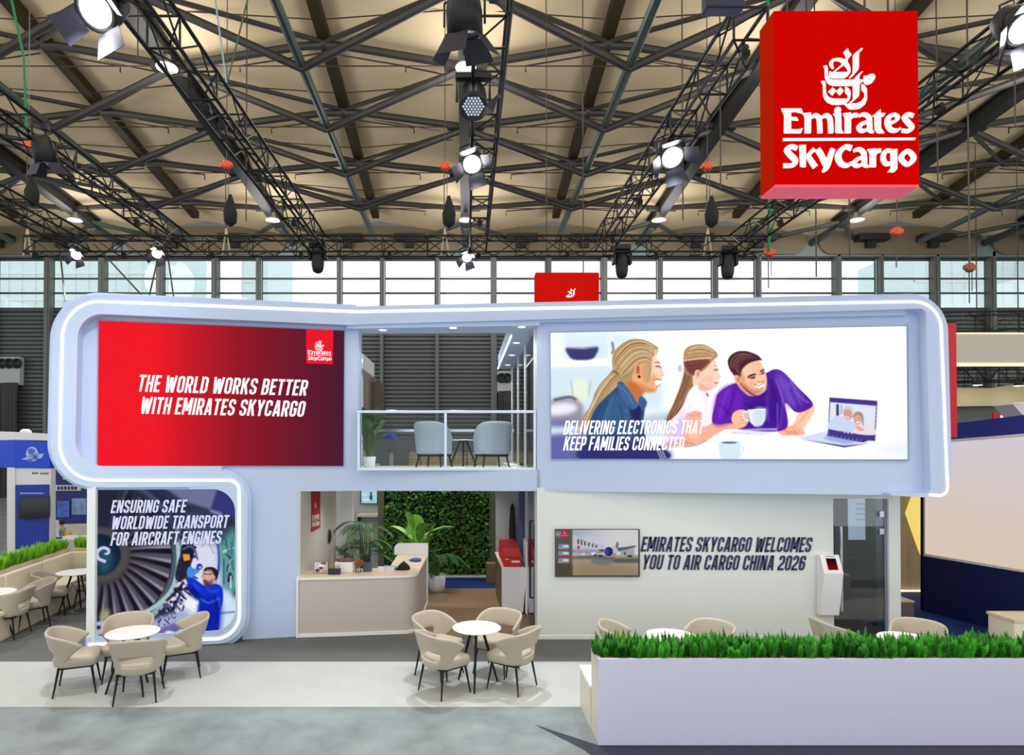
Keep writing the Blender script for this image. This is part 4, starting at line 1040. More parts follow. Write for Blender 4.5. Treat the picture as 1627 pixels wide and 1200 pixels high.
A.hair([(1098, 570), (1106, 574), (1124, 572), (1136, 570)], [(1100, 588), (1108, 592), (1116, 588), (1126, 580)], 18, ((96, 50, 46), (150, 96, 82), (120, 66, 58)), 1.0, .5, 11)
A.stroke([(1095, 569), (1120, 566), (1140, 565)], (226, 196, 156), 2, .6); A.ell(1088, 582, 4, 6, (206, 190, 224), 1)
A.ell(1116.5, 591.5, 5, 7.5, (250, 190, 166), .6); A.ell(1117, 591, 2, 4.5, (214, 130, 112), .7)
A.poly([(1108, 612), (1128, 613), (1138, 630), (1140, 680), (1120, 690), (1078, 700), (1070, 672), (1088, 650)], (240, 222, 244), .8)
A.poly([(1110, 612), (1126, 616), (1134, 640), (1120, 655), (1098, 656), (1098, 630)], (255, 247, 250), 1.5)
A.poly([(1128, 614), (1144, 620), (1146, 690), (1124, 690)], (255, 244, 248), 1)
A.poly([(1072, 680), (1095, 660), (1092, 700), (1060, 706)], (214, 190, 232), 4); A.stroke([(1130, 622), (1133, 628)], (200, 80, 90), 3, .8)
A.poly([(1098, 657), (1120, 652), (1124, 676), (1140, 672), (1147, 684), (1136, 696), (1112, 706), (1092, 706), (1094, 680)], (240, 172, 148), 1)
A.poly([(1096, 700), (1112, 706), (1092, 708), (1060, 712), (1070, 702)], (226, 150, 130), 1.5); A.ell(1110, 690, 9, 8, (248, 192, 168), 3)
A.stroke([(1130, 700), (1110, 708), (1090, 710)], (110, 80, 100), 1.4, .8, .7)
A.stroke([(1143, 584.5), (1147, 583.6), (1150, 585)], (120, 78, 70), 1.2, .4); A.stroke([(1142, 579), (1146, 577.8), (1149, 579)], (196, 150, 120), 1.1, .4)
A.stroke([(1149, 590), (1153, 596), (1150, 599)], (232, 166, 146), 1.0, .4); A.stroke([(1142, 605), (1146, 607), (1150, 604)], (208, 110, 108), 1.4, .4); A.ell(1137, 599, 5, 4, (250, 176, 158), 2.2, .7)
A.poly([(1122, 604), (1136, 606), (1144, 611), (1138, 616), (1126, 620), (1118, 616)], (248, 200, 180), .8)
A.poly([(1118, 606), (1132, 613), (1143, 615), (1132, 618), (1120, 616)], (230, 164, 142), 1.6, al=.7)
for p in ([(1104, 640), (1100, 668), (1090, 690)], [(1126, 624), (1130, 650), (1128, 684)]): A.stroke(p, (222, 196, 226), 2.6, 2, .7)
A.stroke([(1098, 656), (1108, 659), (1122, 654)], (214, 140, 130), 1.2, .6, .8)
# man: arms, jumper, head
A.poly([(1136, 672), (1168, 668), (1180, 650), (1194, 648), (1197, 668), (1186, 680), (1160, 682), (1142, 690)], (240, 176, 142), .8)
A.poly([(1278, 650), (1294, 640), (1300, 652), (1286, 676), (1276, 692), (1262, 690), (1246, 690), (1244, 683), (1264, 676)], (250, 196, 164), .9)
A.poly([(1244, 684), (1262, 676), (1280, 682), (1284, 690), (1262, 692), (1250, 691)], (240, 176, 146), 1)
for k in range(3): A.stroke([(1254 + 6 * k, 684), (1262 + 7 * k, 690)], (196, 116, 96), 1.2, .5)
A.poly([(1140, 672), (1144, 640), (1150, 622), (1172, 608), (1192, 602), (1222, 592), (1238, 585), (1252, 590), (1272, 612), (1297, 640), (1286, 652), (1270, 654), (1254, 640), (1254, 682), (1186, 682), (1170, 672)], (82, 32, 150), .8)
A.poly([(1148, 625), (1175, 610), (1190, 650), (1160, 672), (1142, 670)], (104, 36, 176), 4); A.poly([(1205, 625), (1240, 610), (1250, 670), (1210, 680), (1192, 660)], (66, 24, 140), 6)
A.poly([(1240, 590), (1262, 605), (1280, 640), (1262, 645), (1250, 620)], (110, 72, 190), 5)
for p in ([(1262, 602), (1276, 628), (1292, 640)], [(1242, 640), (1242, 680)], [(1240, 600), (1248, 625), (1254, 645)]): A.stroke(p, (168, 140, 224), 1.6, 1, .7)
A.stroke([(1150, 640), (1166, 655), (1175, 668)], (58, 18, 112), 3, 2, .7); A.stroke([(1188, 640), (1210, 646), (1226, 640)], (56, 16, 116), 6, 3, .6)
A.poly([(1178, 604), (1186, 592), (1200, 600), (1216, 612), (1218, 624), (1200, 628), (1186, 618)], (232, 160, 124), 1)
A.poly([(1182, 568), (1198, 562), (1214, 570), (1224, 590), (1226, 608), (1222, 621), (1206, 625), (1192, 615), (1183, 600)], (246, 190, 158), .8)
A.poly([(1190, 606), (1205, 618), (1222, 618), (1206, 626), (1192, 618)], (212, 132, 100), 2); A.ell(1192, 584, 7, 9, (252, 200, 170), 3)
A.poly([(1207, 611), (1222, 607), (1219, 614), (1211, 615)], (255, 252, 250), .5); A.stroke([(1206, 611), (1214, 612), (1223, 606)], (150, 70, 60), 1.4, .4)
A.stroke([(1198, 596), (1209, 592)], (70, 40, 34), 2, .5); A.stroke([(1216, 588), (1222, 585)], (70, 40, 34), 2, .5); A.stroke([(1196, 599), (1208, 596)], (80, 50, 44), 1.6, .5); A.stroke([(1217, 591), (1223, 589)], (80, 50, 44), 1.4, .5)
A.stroke([(1214, 592), (1219, 602), (1214, 604)], (206, 124, 98), 2, .8)
A.poly([(1166, 580), (1166, 566), (1178, 556), (1194, 555), (1212, 562), (1220, 572), (1216, 570), (1200, 574), (1188, 584), (1184, 598), (1176, 596)], (74, 38, 44), .8)
A.hair([(1170, 590), (1166, 572), (1180, 558), (1204, 560)], [(1186, 592), (1184, 578), (1196, 568), (1216, 568)], 34, ((58, 28, 36), (120, 80, 72), (90, 52, 54), (150, 108, 96)), 1.1, .5, 13)
A.ell(1180, 601, 5, 8, (240, 172, 138), .6, rot=-.4); A.ell(1181, 601, 2, 4.5, (200, 116, 92), .7)
A.poly([(1170, 668), (1172, 656), (1182, 650), (1194, 652), (1197, 664), (1192, 676), (1178, 680)], (246, 186, 156), .8)
for k in range(4): A.stroke([(1183, 656 + 5 * k), (1195, 657 + 5 * k)], (206, 130, 106), 1.1, .5, .8)
A.poly([(1195, 650), (1224, 649), (1223, 666), (1218, 675), (1206, 677), (1199, 670)], (226, 232, 246), .6, False); A.poly([(1206, 650), (1224, 649), (1222, 664), (1214, 676), (1208, 676)], (206, 216, 238), 3)
A.stroke([(1197, 653), (1188, 655), (1190, 664), (1198, 668)], (236, 238, 248), 2.4, .5); A.stroke([(1196, 650.5), (1224, 649.5)], (255, 255, 255), 1.4, .3)
A.stroke([(1180, 683), (1215, 682), (1242, 682)], (196, 190, 224), 2.6, 1.2); A.ell(1212, 689, 14, 3, (226, 226, 240), 1.5); A.stroke([(1170, 687), (1200, 688)], (150, 140, 180), 1.6, 1, .7)
for p in ([(1176, 612), (1170, 640), (1160, 664)], [(1232, 600), (1238, 632), (1240, 676)], [(1262, 616), (1270, 634), (1276, 648)]): A.stroke(p, (54, 14, 112), 3.4, 2, .55)
for p in ([(1166, 616), (1156, 640), (1150, 662)], [(1246, 596), (1250, 640), (1247, 678)], [(1228, 610), (1226, 640), (1228, 670)], [(1270, 612), (1284, 632)]): A.stroke(p, (134, 84, 206), 2.4, 2, .6)
A.stroke([(1184, 606), (1196, 620), (1214, 630), (1228, 622)], (60, 20, 120), 2.4, 1, .8); A.stroke([(1143, 672), (1160, 676), (1172, 670)], (196, 122, 96), 1.4, .8, .7)
A.poly([(1186, 588), (1192, 600), (1190, 612), (1198, 620), (1190, 614), (1184, 602)], (214, 140, 108), 1.2, al=.7); A.ell(1202, 604, 5, 4, (250, 170, 142), 2, .6); A.ell(1219, 600, 3, 3, (250, 176, 148), 1.5, .6)
A.stroke([(1199, 606), (1202, 612), (1207, 616)], (204, 124, 96), 1.0, .5, .8); A.stroke([(1196, 597), (1202, 593.5), (1209, 593)], (64, 36, 32), 2.0, .4); A.stroke([(1215, 589), (1222, 586)], (64, 36, 32), 1.7, .4)
A.stroke([(1201, 600), (1208, 598)], (40, 26, 26), 1.6, .4); A.stroke([(1217, 593), (1222, 591)], (40, 26, 26), 1.4, .4); A.poly([(1212, 596), (1217, 594), (1221, 601), (1216, 605), (1212, 603)], (250, 200, 170), .8, al=.8); A.stroke([(1212, 604), (1217, 605.5), (1221, 602)], (190, 106, 82), 1.1, .4)
A.poly([(1206, 609), (1214, 611), (1223, 605), (1220, 613), (1212, 616)], (255, 252, 250), .4); A.stroke([(1205, 608.5), (1214, 611), (1224, 604.5)], (160, 76, 66), 1.2, .4); A.stroke([(1208, 614), (1214, 617), (1220, 613)], (190, 100, 88), 1.3, .4)
A.stroke([(1264, 680), (1282, 664), (1292, 650)], (214, 140, 116), 2.4, 1.6, .6); A.stroke([(1280, 652), (1290, 648), (1297, 642)], (80, 40, 140), 1.6, .8, .7)
# mug in front
A.poly([(1148, 702), (1184, 701), (1182, 730), (1152, 730)], (206, 226, 238), .8, False); A.ell(1166, 702.5, 17, 2.6, (226, 238, 246), .5); A.ell(1166, 703, 13, 1.8, (90, 110, 130), .5); A.stroke([(1182, 708), (1188, 712), (1184, 724)], (216, 230, 242), 3, .7)
# laptop
A.poly([(1274, 696), (1320, 684), (1394, 700), (1345, 708)], (206, 214, 240), .5, False); A.poly([(1276, 697), (1345, 708), (1384, 704), (1345, 711)], (72, 62, 96), .5, False); A.poly([(1322, 690), (1376, 700), (1346, 706), (1312, 697)], (150, 168, 224), 2, False)
A.poly([(1320, 688), (1384, 699), (1374, 703), (1318, 692)], (64, 56, 110), .8, False)
for k in range(9): A.stroke([(1324 + 6 * k, 689 + k), (1321 + 6 * k, 693 + k)], (150, 146, 200), .8, .3)
A.poly([(1323, 631), (1396, 637), (1392, 701), (1320, 690)], (66, 52, 138), .5, False)
A.poly([(1324, 638.5), (1394, 645), (1391, 691), (1321.5, 681.5)], (216, 222, 240), .5, False)
A.stroke([(1335, 642), (1335, 662)], (60, 54, 80), 4, .5); A.stroke([(1341, 643), (1341, 658)], (150, 150, 176), 2, .5)
A.poly([(1322, 681), (1324, 668), (1336, 660), (1352, 668), (1362, 672), (1364, 687)], (196, 206, 236), .8); A.poly([(1358, 688), (1366, 678), (1380, 674), (1390, 678), (1391, 691)], (226, 216, 220), .8)
A.ell(1351, 657, 7, 10, (206, 150, 134), .6, rot=-.2); A.poly([(1343, 652), (1348, 645), (1357, 647), (1359, 656), (1352, 650)], (206, 200, 200), .7); A.stroke([(1347, 662), (1353, 664)], (255, 245, 240), 1.5, .4)
A.ell(1366, 665, 6.5, 10, (216, 160, 142), .6); A.poly([(1358, 664), (1362, 655), (1371, 655), (1375, 664), (1374, 678), (1371, 664), (1366, 659)], (170, 140, 124), .7); A.stroke([(1363, 671), (1369, 671)], (255, 245, 240), 1.5, .4)
A.poly([(1362, 676), (1370, 678), (1376, 684), (1366, 684)], (226, 166, 146), .6)
for k, c in enumerate(((210, 210, 240), (240, 240, 250), (220, 220, 240), (226, 60, 70))): A.ell(1345.5 + 5.4 * k, 687 + .7 * k, 1.2, 1.2, c, .3)
A.mesh('display', quad_place(PRw, qr, .034), picmat('family_display', 1.12), root)
px_mesh('lettering', line_px('DELIVERING ELECTRONICS THAT', (894.5, 691), (1116, 689), 22.5, 21.5) + line_px('KEEP FAMILIES CONNECTED', (894.5, 716), (1085, 715.5), 22.5, 21.5), PRw, emis('screen_white2', (1, 1, 1), 1.1), root, .037)

# --- engine lightbox under the left wing -----------------------------------------
root = thing('lightbox', 'lightbox picture of a mechanic at a jet engine under the left screen', 'lightbox', PL.at(260, 1015, -.1))
PE = PL.shifted(-.06)
A = Art(152, 777, 375, 1018, 1.3)
X, Y = A.X, A.Y
A.img = mixc((52, 56, 88), (40, 40, 62), (Y - 777) / 100)
A.poly([(152, 777), (375, 777), (375, 830), (300, 806), (230, 792), (152, 800)], (66, 72, 112), 4, False)
A.poly([(260, 777), (345, 777), (335, 812), (290, 800)], (116, 122, 164), 2, False); A.poly([(345, 777), (375, 777), (375, 830), (338, 812)], (58, 58, 128), 3, False)
A.stroke([(156, 789), (176, 785), (210, 792), (245, 796)], (112, 116, 150), 3, 1); A.stroke([(330, 812), (356, 820), (350, 826)], (150, 160, 200), 4, 1.5)
ex, ey = 170.0, 888.0
A.ell(ex, ey, 112, 118, (36, 34, 46), 1)                                 # fan duct
A.ell(318, 900, 58, 92, (72, 120, 126), 2); A.ell(306, 900, 52, 84, (196, 206, 240), 2); A.ell(296, 905, 46, 78, (222, 222, 246), 3)
A.stroke([(330, 826), (344, 860), (346, 905), (330, 950)], (44, 66, 150), 4, .8)
A.poly([(348, 850), (372, 840), (375, 930), (356, 945), (350, 905)], (92, 158, 156), 3); A.stroke([(352, 878), (372, 870)], (200, 226, 226), 2, .5)
A.stroke([(358, 880), (366, 890), (360, 905), (368, 920)], (30, 80, 96), 3, .8); A.ell(364, 918, 5, 8, (40, 44, 70), .8); A.stroke([(366, 915), (366, 935)], (206, 216, 236), 3, .6)
A.ell(ex - 6, ey - 4, 124, 124, (150, 176, 190), .8); A.ell(ex - 8, ey - 4, 118, 118, (80, 96, 110), .6); A.ell(ex - 10, ey - 4, 112, 114, (52, 48, 62), .6)
clipm = ((((X - ex + 10) / 110) ** 2 + ((Y - ey + 4) / 112) ** 2) < 1).astype(float)
for k in range(21):
    a = -1.35 + k * .215
    def ray_(r, da): return (ex - 8 + r * math.cos(a + da), ey - 4 + r * math.sin(a + da) * 1.02)
    A.poly([ray_(38, -.02), ray_(70, .0), ray_(114, .05), ray_(116, .17), ray_(72, .11), ray_(38, .07)], (84, 78, 92), .8, clip=clipm)
    A.poly([ray_(52, .05), ray_(114, .12), ray_(115, .165), ray_(60, .085)], (186, 182, 198), 1.8, clip=clipm, al=.75)
    A.poly([ray_(38, .07), ray_(70, .12), ray_(114, .18), ray_(114, .245), ray_(70, .18), ray_(38, .12)], (22, 20, 30), 1.2, clip=clipm, al=.9)
A.poly([(152, 777), (270, 777), (300, 870), (240, 850), (152, 850)], (34, 36, 58), 10, False, .72)
A.poly([(270, 777), (375, 777), (375, 835), (350, 862), (300, 858), (268, 850)], (44, 50, 72), 7, False, .86)
A.poly([(262, 777), (345, 777), (333, 810), (292, 798)], (112, 116, 158), 2, False); A.poly([(345, 777), (375, 777), (375, 826), (336, 812)], (56, 56, 124), 3, False); A.stroke([(332, 812), (352, 818)], (150, 160, 200), 4, 2)
A.ell(ex - 10, ey - 4, 46, 46, (66, 62, 62), 1.5); A.ell(ex - 11, ey - 6, 44, 43, (86, 84, 80), 3, .7); A.ell(ex - 12, ey - 6, 33, 33, (22, 38, 62), 1.5); A.ell(ex - 4, ey + 2, 12, 22, (40, 84, 108), 6)
A.stroke([(168, 893, 5), (157, 888, 5), (155, 878, 5), (163, 871, 5), (172, 874, 5), (171, 880, 4), (166, 880, 3)], (206, 204, 246), None, .5)
A.poly([(160, 975), (172, 968), (174, 985), (160, 985)], (170, 164, 120), 4)
# cowl edge with pipework
A.stroke([(280, 862, 6), (281, 900, 7), (272, 935, 7), (252, 958, 7), (225, 974, 6), (190, 986, 6), (152, 992, 6)], (170, 200, 206), None, .8)
rs = random.Random(5)
for k in range(60):
    t = k / 59; a = -.45 + t * 2.0; r = 122 + rs.random() * 18; px_, py_ = ex - 4 + r * math.cos(a), ey - 2 + r * math.sin(a)
    A.ell(px_, py_, 2 + rs.random() * 4, 2 + rs.random() * 3, ((24, 26, 44), (40, 44, 70), (116, 124, 160), (70, 80, 130), (30, 30, 40))[k % 5], .7)
for k in range(14):
    t = k / 13; a = .1 + t * .9; A.stroke([(ex + 122 * math.cos(a), ey + 122 * math.sin(a)), (ex + 146 * math.cos(a + .06), ey + 140 * math.sin(a + .06))], ((30, 30, 46), (170, 176, 200))[k % 3 == 0], 2.4, .6)
A.stroke([(286, 940), (270, 970), (245, 985)], (36, 40, 88), 4, 1)
A.poly([(152, 990), (240, 985), (300, 965), (375, 950), (375, 1018), (152, 1018)], (170, 176, 216), 4, False)
A.poly([(250, 1000), (300, 980), (310, 968), (308, 990), (260, 1008)], (118, 100, 168), 2); A.poly([(290, 960), (345, 935), (375, 955), (375, 1000), (320, 990)], (210, 228, 246), 4)
A.poly([(296, 950), (312, 956), (306, 972), (290, 962)], (246, 246, 250), 1, False); A.stroke([(345, 975), (375, 972)], (120, 140, 190), 3, 1)
for k in range(16): A.ell(154 + rs.random() * 60, 994 + rs.random() * 20, 3 + rs.random() * 5, 2 + rs.random() * 2, ((40, 44, 90), (220, 222, 240), (70, 60, 120), (120, 130, 170))[k % 4], .6)
for k in range(6): A.ell(260 + rs.random() * 70, 995 + rs.random() * 18, 8, 3, ((120, 150, 214), (230, 236, 250), (90, 100, 170))[k % 3], 1.5)
# dark unit, orange tag and the mechanic
A.poly([(288, 865), (302, 866), (306, 880), (300, 900), (292, 918), (284, 905), (284, 885)], (30, 30, 48), 1); A.poly([(286, 880), (298, 885), (300, 905), (285, 925), (276, 915)], (36, 36, 60), 1)
A.poly([(288, 881), (299, 881), (300, 890), (290, 892)], (232, 160, 60), .6, False); A.stroke([(293, 866), (304, 872), (302, 862)], (46, 50, 90), 4, 1)
A.stroke([(290, 925), (278, 940), (262, 955)], (36, 30, 50), 4, .8); A.stroke([(286, 922), (296, 918)], (180, 50, 60), 1.6, .5)
A.poly([(330, 917), (338, 917), (342, 930), (330, 936), (322, 928)], (214, 164, 146), 1)
A.poly([(320, 907), (331, 903), (342, 910), (342, 924), (334, 932), (326, 928), (321, 922)], (220, 170, 152), .7); A.poly([(321, 922), (330, 924), (334, 932), (326, 932)], (96, 66, 66), 1.6)
A.poly([(322, 908), (326, 902), (338, 902), (345, 909), (343, 920), (338, 922), (337, 912), (330, 909)], (44, 34, 38), .7); A.stroke([(322, 911), (335, 915)], (70, 70, 96), 1.6, .4); A.ell(338.5, 918, 2.4, 4, (206, 150, 130), .5); A.stroke([(320, 914), (319, 917)], (190, 130, 110), 2, .5)
A.poly([(294, 920), (302, 916), (322, 930), (342, 928), (352, 935), (353, 955), (348, 975), (344, 1006), (324, 1006), (308, 1000), (308, 985), (314, 955), (302, 940)], (22, 50, 206), .8)
A.poly([(296, 928), (314, 946), (312, 954), (298, 942)], (16, 30, 130), 2); A.poly([(322, 950), (340, 952), (350, 962), (345, 1006), (322, 1006)], (16, 34, 168), 5); A.stroke([(318, 952), (330, 958), (348, 950)], (70, 120, 250), 2, 1.2)
A.poly([(295, 906), (300, 900), (306, 904), (312, 902), (316, 906), (308, 914), (303, 918), (296, 917)], (70, 140, 236), .7)
A.ell(315, 901, 5, 5, (40, 60, 150), .7); A.ell(316, 902, 2.4, 2.4, (150, 190, 250), .5)
for p in ([(318, 960), (322, 985), (320, 1004)], [(338, 944), (344, 965), (342, 990)], [(300, 930), (310, 942), (322, 950)], [(330, 970), (332, 990)]): A.stroke(p, (8, 18, 110), 2.6, 1.5, .7)
for p in ([(326, 934), (334, 940), (346, 938)], [(312, 960), (314, 980)], [(304, 926), (316, 938)], [(346, 950), (348, 966)]): A.stroke(p, (64, 112, 250), 2.0, 1.2, .7)
A.poly([(324, 908), (334, 906), (338, 914), (336, 924), (330, 928), (325, 920)], (226, 178, 158), 1, al=.7); A.stroke([(321, 911.5), (328, 913), (336, 912)], (60, 60, 84), 1.4, .3); A.poly([(322, 921), (330, 924), (336, 920), (335, 930), (328, 933), (323, 928)], (80, 54, 54), 1.2, al=.7); A.stroke([(322, 914), (319.5, 917.5), (322, 919)], (196, 140, 120), 1.2, .4)
for k in range(40):
    t = k / 39; a = .55 + t * .85; r = 126 + rs.random() * 20; x_, y_ = ex - 4 + r * math.cos(a), ey - 2 + r * math.sin(a)
    A.stroke([(x_, y_), (x_ + rs.uniform(-9, 9), y_ + rs.uniform(-6, 9))], ((22, 24, 40), (150, 160, 196), (60, 66, 110), (30, 30, 44))[k % 4], rs.uniform(.8, 2.2), .5)
for k in range(22): a = -.5 + k * .085; A.ell(ex - 6 + 121 * math.cos(a), ey - 4 + 121 * math.sin(a), 1.1, 1.1, (70, 90, 104), .4)
for k in range(12): A.stroke([(350 + rs.random() * 20, 850 + rs.random() * 80), (354 + rs.random() * 20, 855 + rs.random() * 80)], ((40, 90, 100), (176, 214, 212), (30, 50, 76))[k % 3], 1.4, .6, .8)
A.stroke([(288, 874), (300, 868), (308, 876), (312, 890)], (90, 96, 150), 3, .8); A.stroke([(318, 870), (328, 862), (338, 880)], (120, 130, 190), 1.5, .6, .7)
qe = [(152, 777), (375, 777), (375, 1018), (152, 1018)]
def keepD(u, v):
    x = 152 + u * 223; y = 777 + v * 241
    r = 38
    dx = np.maximum(x - (374.5 - r), 0); dy = np.where(y < 778 + r, (778 + r) - y, np.where(y > 1003 - r + (374 - x) * .06, y - (1003 - r + (374 - x) * .06), 0))
    return ((dx ** 2 + dy ** 2 <= r * r) | (dx == 0)) & (y < 1004 + (374 - x) * .058)
A.mesh('display', quad_place(PE, qe, .008), picmat('engine_display', .95), root, keepD)
b = MB(); b.prism([PE.at(*p) for p in ((150, 776), (376, 776), (376, 1012), (150, 1020))], PE.n * -.08); b.build('light_case', mat('lightbox_case', rgb(60, 64, 90), .5), root)
px_mesh('lettering', line_px('ENSURING SAFE', (175.5, 815.5), (294, 814.5), 20.5) + line_px('WORLDWIDE TRANSPORT', (176, 841.5), (361, 839), 21, 20.5) + line_px('FOR AIRCRAFT ENGINES', (175, 867.5), (350, 864), 21.5, 20.5), PE, emis('poster_white', rgb(216, 220, 250), 1.0), root, .012)

# --- wall television and lettering ------------------------------------------------
PW = Plane(0, YW)
root = thing('wall_television', 'wide wall-mounted television showing a parked airliner', 'television', PW.at(948, 916))
b = MB(); a0, b0 = PW.at(881.5, 840.5), PW.at(1015.5, 916); b.box((a0.x, YW - .05, b0.z), (b0.x, YW - .001, a0.z)); b.build('bezel', mat('dark_bezel', rgb(58, 62, 62), .4), root, bevel=.004)
A = Art(0, 0, 148, 83, 2.2); X, Y = A.X, A.Y      # field: the crop's 1627 x 954 over 11
A.img = mixc((176, 190, 206), (226, 222, 226), (X - 35) / 60 + (Y - 10) / 60)
A.ell(120, 12, 22, 6, (226, 228, 220), 4); A.ell(70, 20, 24, 8, (210, 214, 226), 5)
A.poly([(28, 46), (148, 46), (148, 83), (28, 83)], (176, 158, 136), 1, False)
A.poly([(40, 62), (80, 60), (148, 70), (148, 83), (30, 83)], (158, 142, 112), 5, False); A.poly([(62, 57), (90, 50), (108, 54), (98, 62), (82, 65)], (126, 128, 132), 2); A.poly([(100, 52), (148, 52), (148, 60), (106, 60)], (92, 98, 86), 2, False)
A.poly([(28, 49), (70, 46), (106, 49), (100, 54), (28, 53)], (112, 106, 110), 2, False)
A.poly([(113, 37), (141, 33), (141, 49), (118, 48)], (176, 176, 182), 1, False); A.ell(124, 43, 2, 3, (90, 90, 96), .8); A.ell(133, 48, 5, 2, (50, 52, 58), 1)
A.poly([(28, 10), (42, 14), (70, 24), (96, 33), (98, 40), (84, 43), (62, 45), (28, 42)], (204, 204, 214), .8); A.poly([(28, 36), (60, 36), (92, 38), (84, 43), (62, 45), (28, 42)], (160, 160, 176), 2)
for k, (x, w_, h) in enumerate(((40, 3, 8), (46, 2.6, 9), (52, 2.8, 7), (59, 2.6, 6), (66, 2.4, 6), (72, 2.4, 5))):
    y = 22 + k * 1.7; A.stroke([(x, y - h / 2), (x + .6, y + h / 2)], (98, 88, 96), w_, .5); A.stroke([(x, y - h / 2), (x + 3, y - h / 2 + 1)], (98, 88, 96), 1.6, .5)
A.ell(41, 32, 2.4, 3, (176, 60, 80), .8); A.poly([(76, 37), (90, 36), (94, 41), (84, 40)], (66, 70, 96), .7)
A.poly([(110, 22), (113, 26), (110, 33), (107, 32)], (120, 116, 124), .6); A.poly([(102, 33), (120, 32), (141, 29), (141, 32), (118, 38), (108, 38)], (84, 104, 120), .7)
A.ell(103, 39, 9, 8, (190, 206, 216), .8); A.ell(95, 40, 9, 9.5, (226, 232, 240), .6); A.ell(95, 40, 7.6, 8.6, (44, 52, 84), .7); A.ell(92, 40, 4, 5, (70, 60, 206), 1.5); A.ell(99, 41, 3, 5, (36, 50, 62), 1.2); A.ell(105.5, 45, 2, 2, (250, 70, 80), .8)
A.ell(72, 46, 3, 2.6, (44, 44, 50), .6); A.ell(80, 47.5, 5, 1.6, (36, 34, 38), .6); A.stroke([(74, 44), (74, 48)], (210, 210, 214), 1.4, .4); A.ell(68, 43, 5, 2, (244, 244, 246), .8); A.ell(50, 44, 3, 1.6, (240, 230, 234), .8)
A.poly([(0, 0), (30, 0), (30, 83), (0, 83)], (96, 92, 88), 1, False); A.ell(5, 8, 8, 4, (150, 176, 166), 3); A.poly([(0, 60), (30, 64), (30, 83), (0, 83)], (84, 76, 66), 3, False)
A.poly([(10, 2), (22, 2), (22, 13), (9, 13)], (206, 44, 66), .8, False); A.stroke([(10, 10.5), (22, 10.5)], (240, 150, 160), 1.4, .5); A.ell(16, 5.5, 1.6, 2, (240, 160, 166), .5)
for k in range(3):
    y = 26 + 12.6 * k; A.poly([(5, y), (24, y), (24, y + 9), (5, y + 9)], (110, 150, 190), .5, False); A.poly([(5, y + 5.5), (24, y + 5.5), (24, y + 9), (5, y + 9)], (176, 156, 130), .8, False); A.ell(18, y + 4, 6, 1.8, (236, 236, 240), .6)
    if k == 1: A.poly([(5, y + 8.2), (24, y + 8.2), (24, y + 10.6), (5, y + 10.6)], (200, 30, 40), .4, False)
A.mesh('display', quad_place(PW, [(883, 842), (1014, 842), (1014, 914.5), (883, 914.5)], .053), picmat('television_display', .8), root)
root = tag(px_mesh('wall_lettering', line_px('EMIRATES SKYCARGO WELCOMES', (1017.5, 876.5), (1287, 877.5), 23.5) + line_px('YOU TO AIR CARGO CHINA 2026', (1019, 905), (1277, 906.5), 23.5), PW, mat('navy_lettering', rgb(52, 58, 96), .45), None, .002, .012),
           'dark blue lettering EMIRATES SKYCARGO WELCOMES YOU beside the wall television', 'lettering')
# ================================================================== GROUND-FLOOR THINGS
def sbox(b, plane, quad, depth, off=0.0):
    b.prism([plane.at(*p, off) for p in quad], plane.n * -depth)
# --- reception desk
root = thing('reception_desk', 'L-shaped taupe reception desk edged with white trim', 'reception desk', (-1.6, 10.3, 0))
zt_ = .945
fl, fr = Vector((-2.63, 9.93)), Vector((-1.0, 10.12))
outer = [tuple(fl)] + rounded([tuple(fl), (-.80, 10.15), (-.745, 12.0)], [0, .26, 0], 10, False)[1:]
def offs(pl, d):
    """outline pushed outwards by d"""
    out = []; n = len(pl)
    for i in range(n):
        a = Vector(pl[max(0, i - 1)]); c = Vector(pl[min(n - 1, i + 1)]); t = (c - a).normalized(); nn = Vector((t.y, -t.x)); p = Vector(pl[i]) + nn * d; out.append((p.x, p.y))
    return out
inner = [(-.745 - .55, 12.0), (-1.30, 10.72), (-2.63, 10.5)]
def ring(name, o_, z0, z1, m, d=0.0, par=None, inn=None):
    b = MB(); b.prism([(x, y, z0) for x, y in offs(o_, d)] + [(x, y, z0) for x, y in (inn or inner)], (0, 0, z1 - z0)); return b.build(name, m, par or root)
M_DESK = mat('taupe_desk_front', rgb(196, 188, 184), .45); M_MAPLE = woodmat('maple_top', rgb(222, 202, 172), rgb(234, 218, 192), (1, 8, 1))
ring('desk_body', outer, .05, zt_ - .045, M_DESK)
ring('plinth', outer, 0.004, .052, M_WTRIM, .02); ring('top_edge', outer, zt_ - .045, zt_ - .012, M_WTRIM, .02); ring('worktop', outer, zt_ - .012, zt_, M_MAPLE, .012)
b = MB(); b.box((-2.66, 9.9, .0), (-2.63, 10.0, zt_)); b.build('edge_trim', M_WTRIM, root)
b = MB(); b.box((-.765, 11.98, 0), (-.715, 12.03, 1.12)); b.build('edge_trim', M_WTRIM, root)
# white curved screen rising at the end of the return
pts = rounded([(-1.36, .945), (-1.36, 1.16), (-.72, 1.16), (-.72, .945)], [0, .13, .02, 0], 8)
b = MB(); b.prism([(x, 12.0, z) for x, z in pts], (0, .04, 0)); b.build('privacy_screen', M_WTRIM, root)
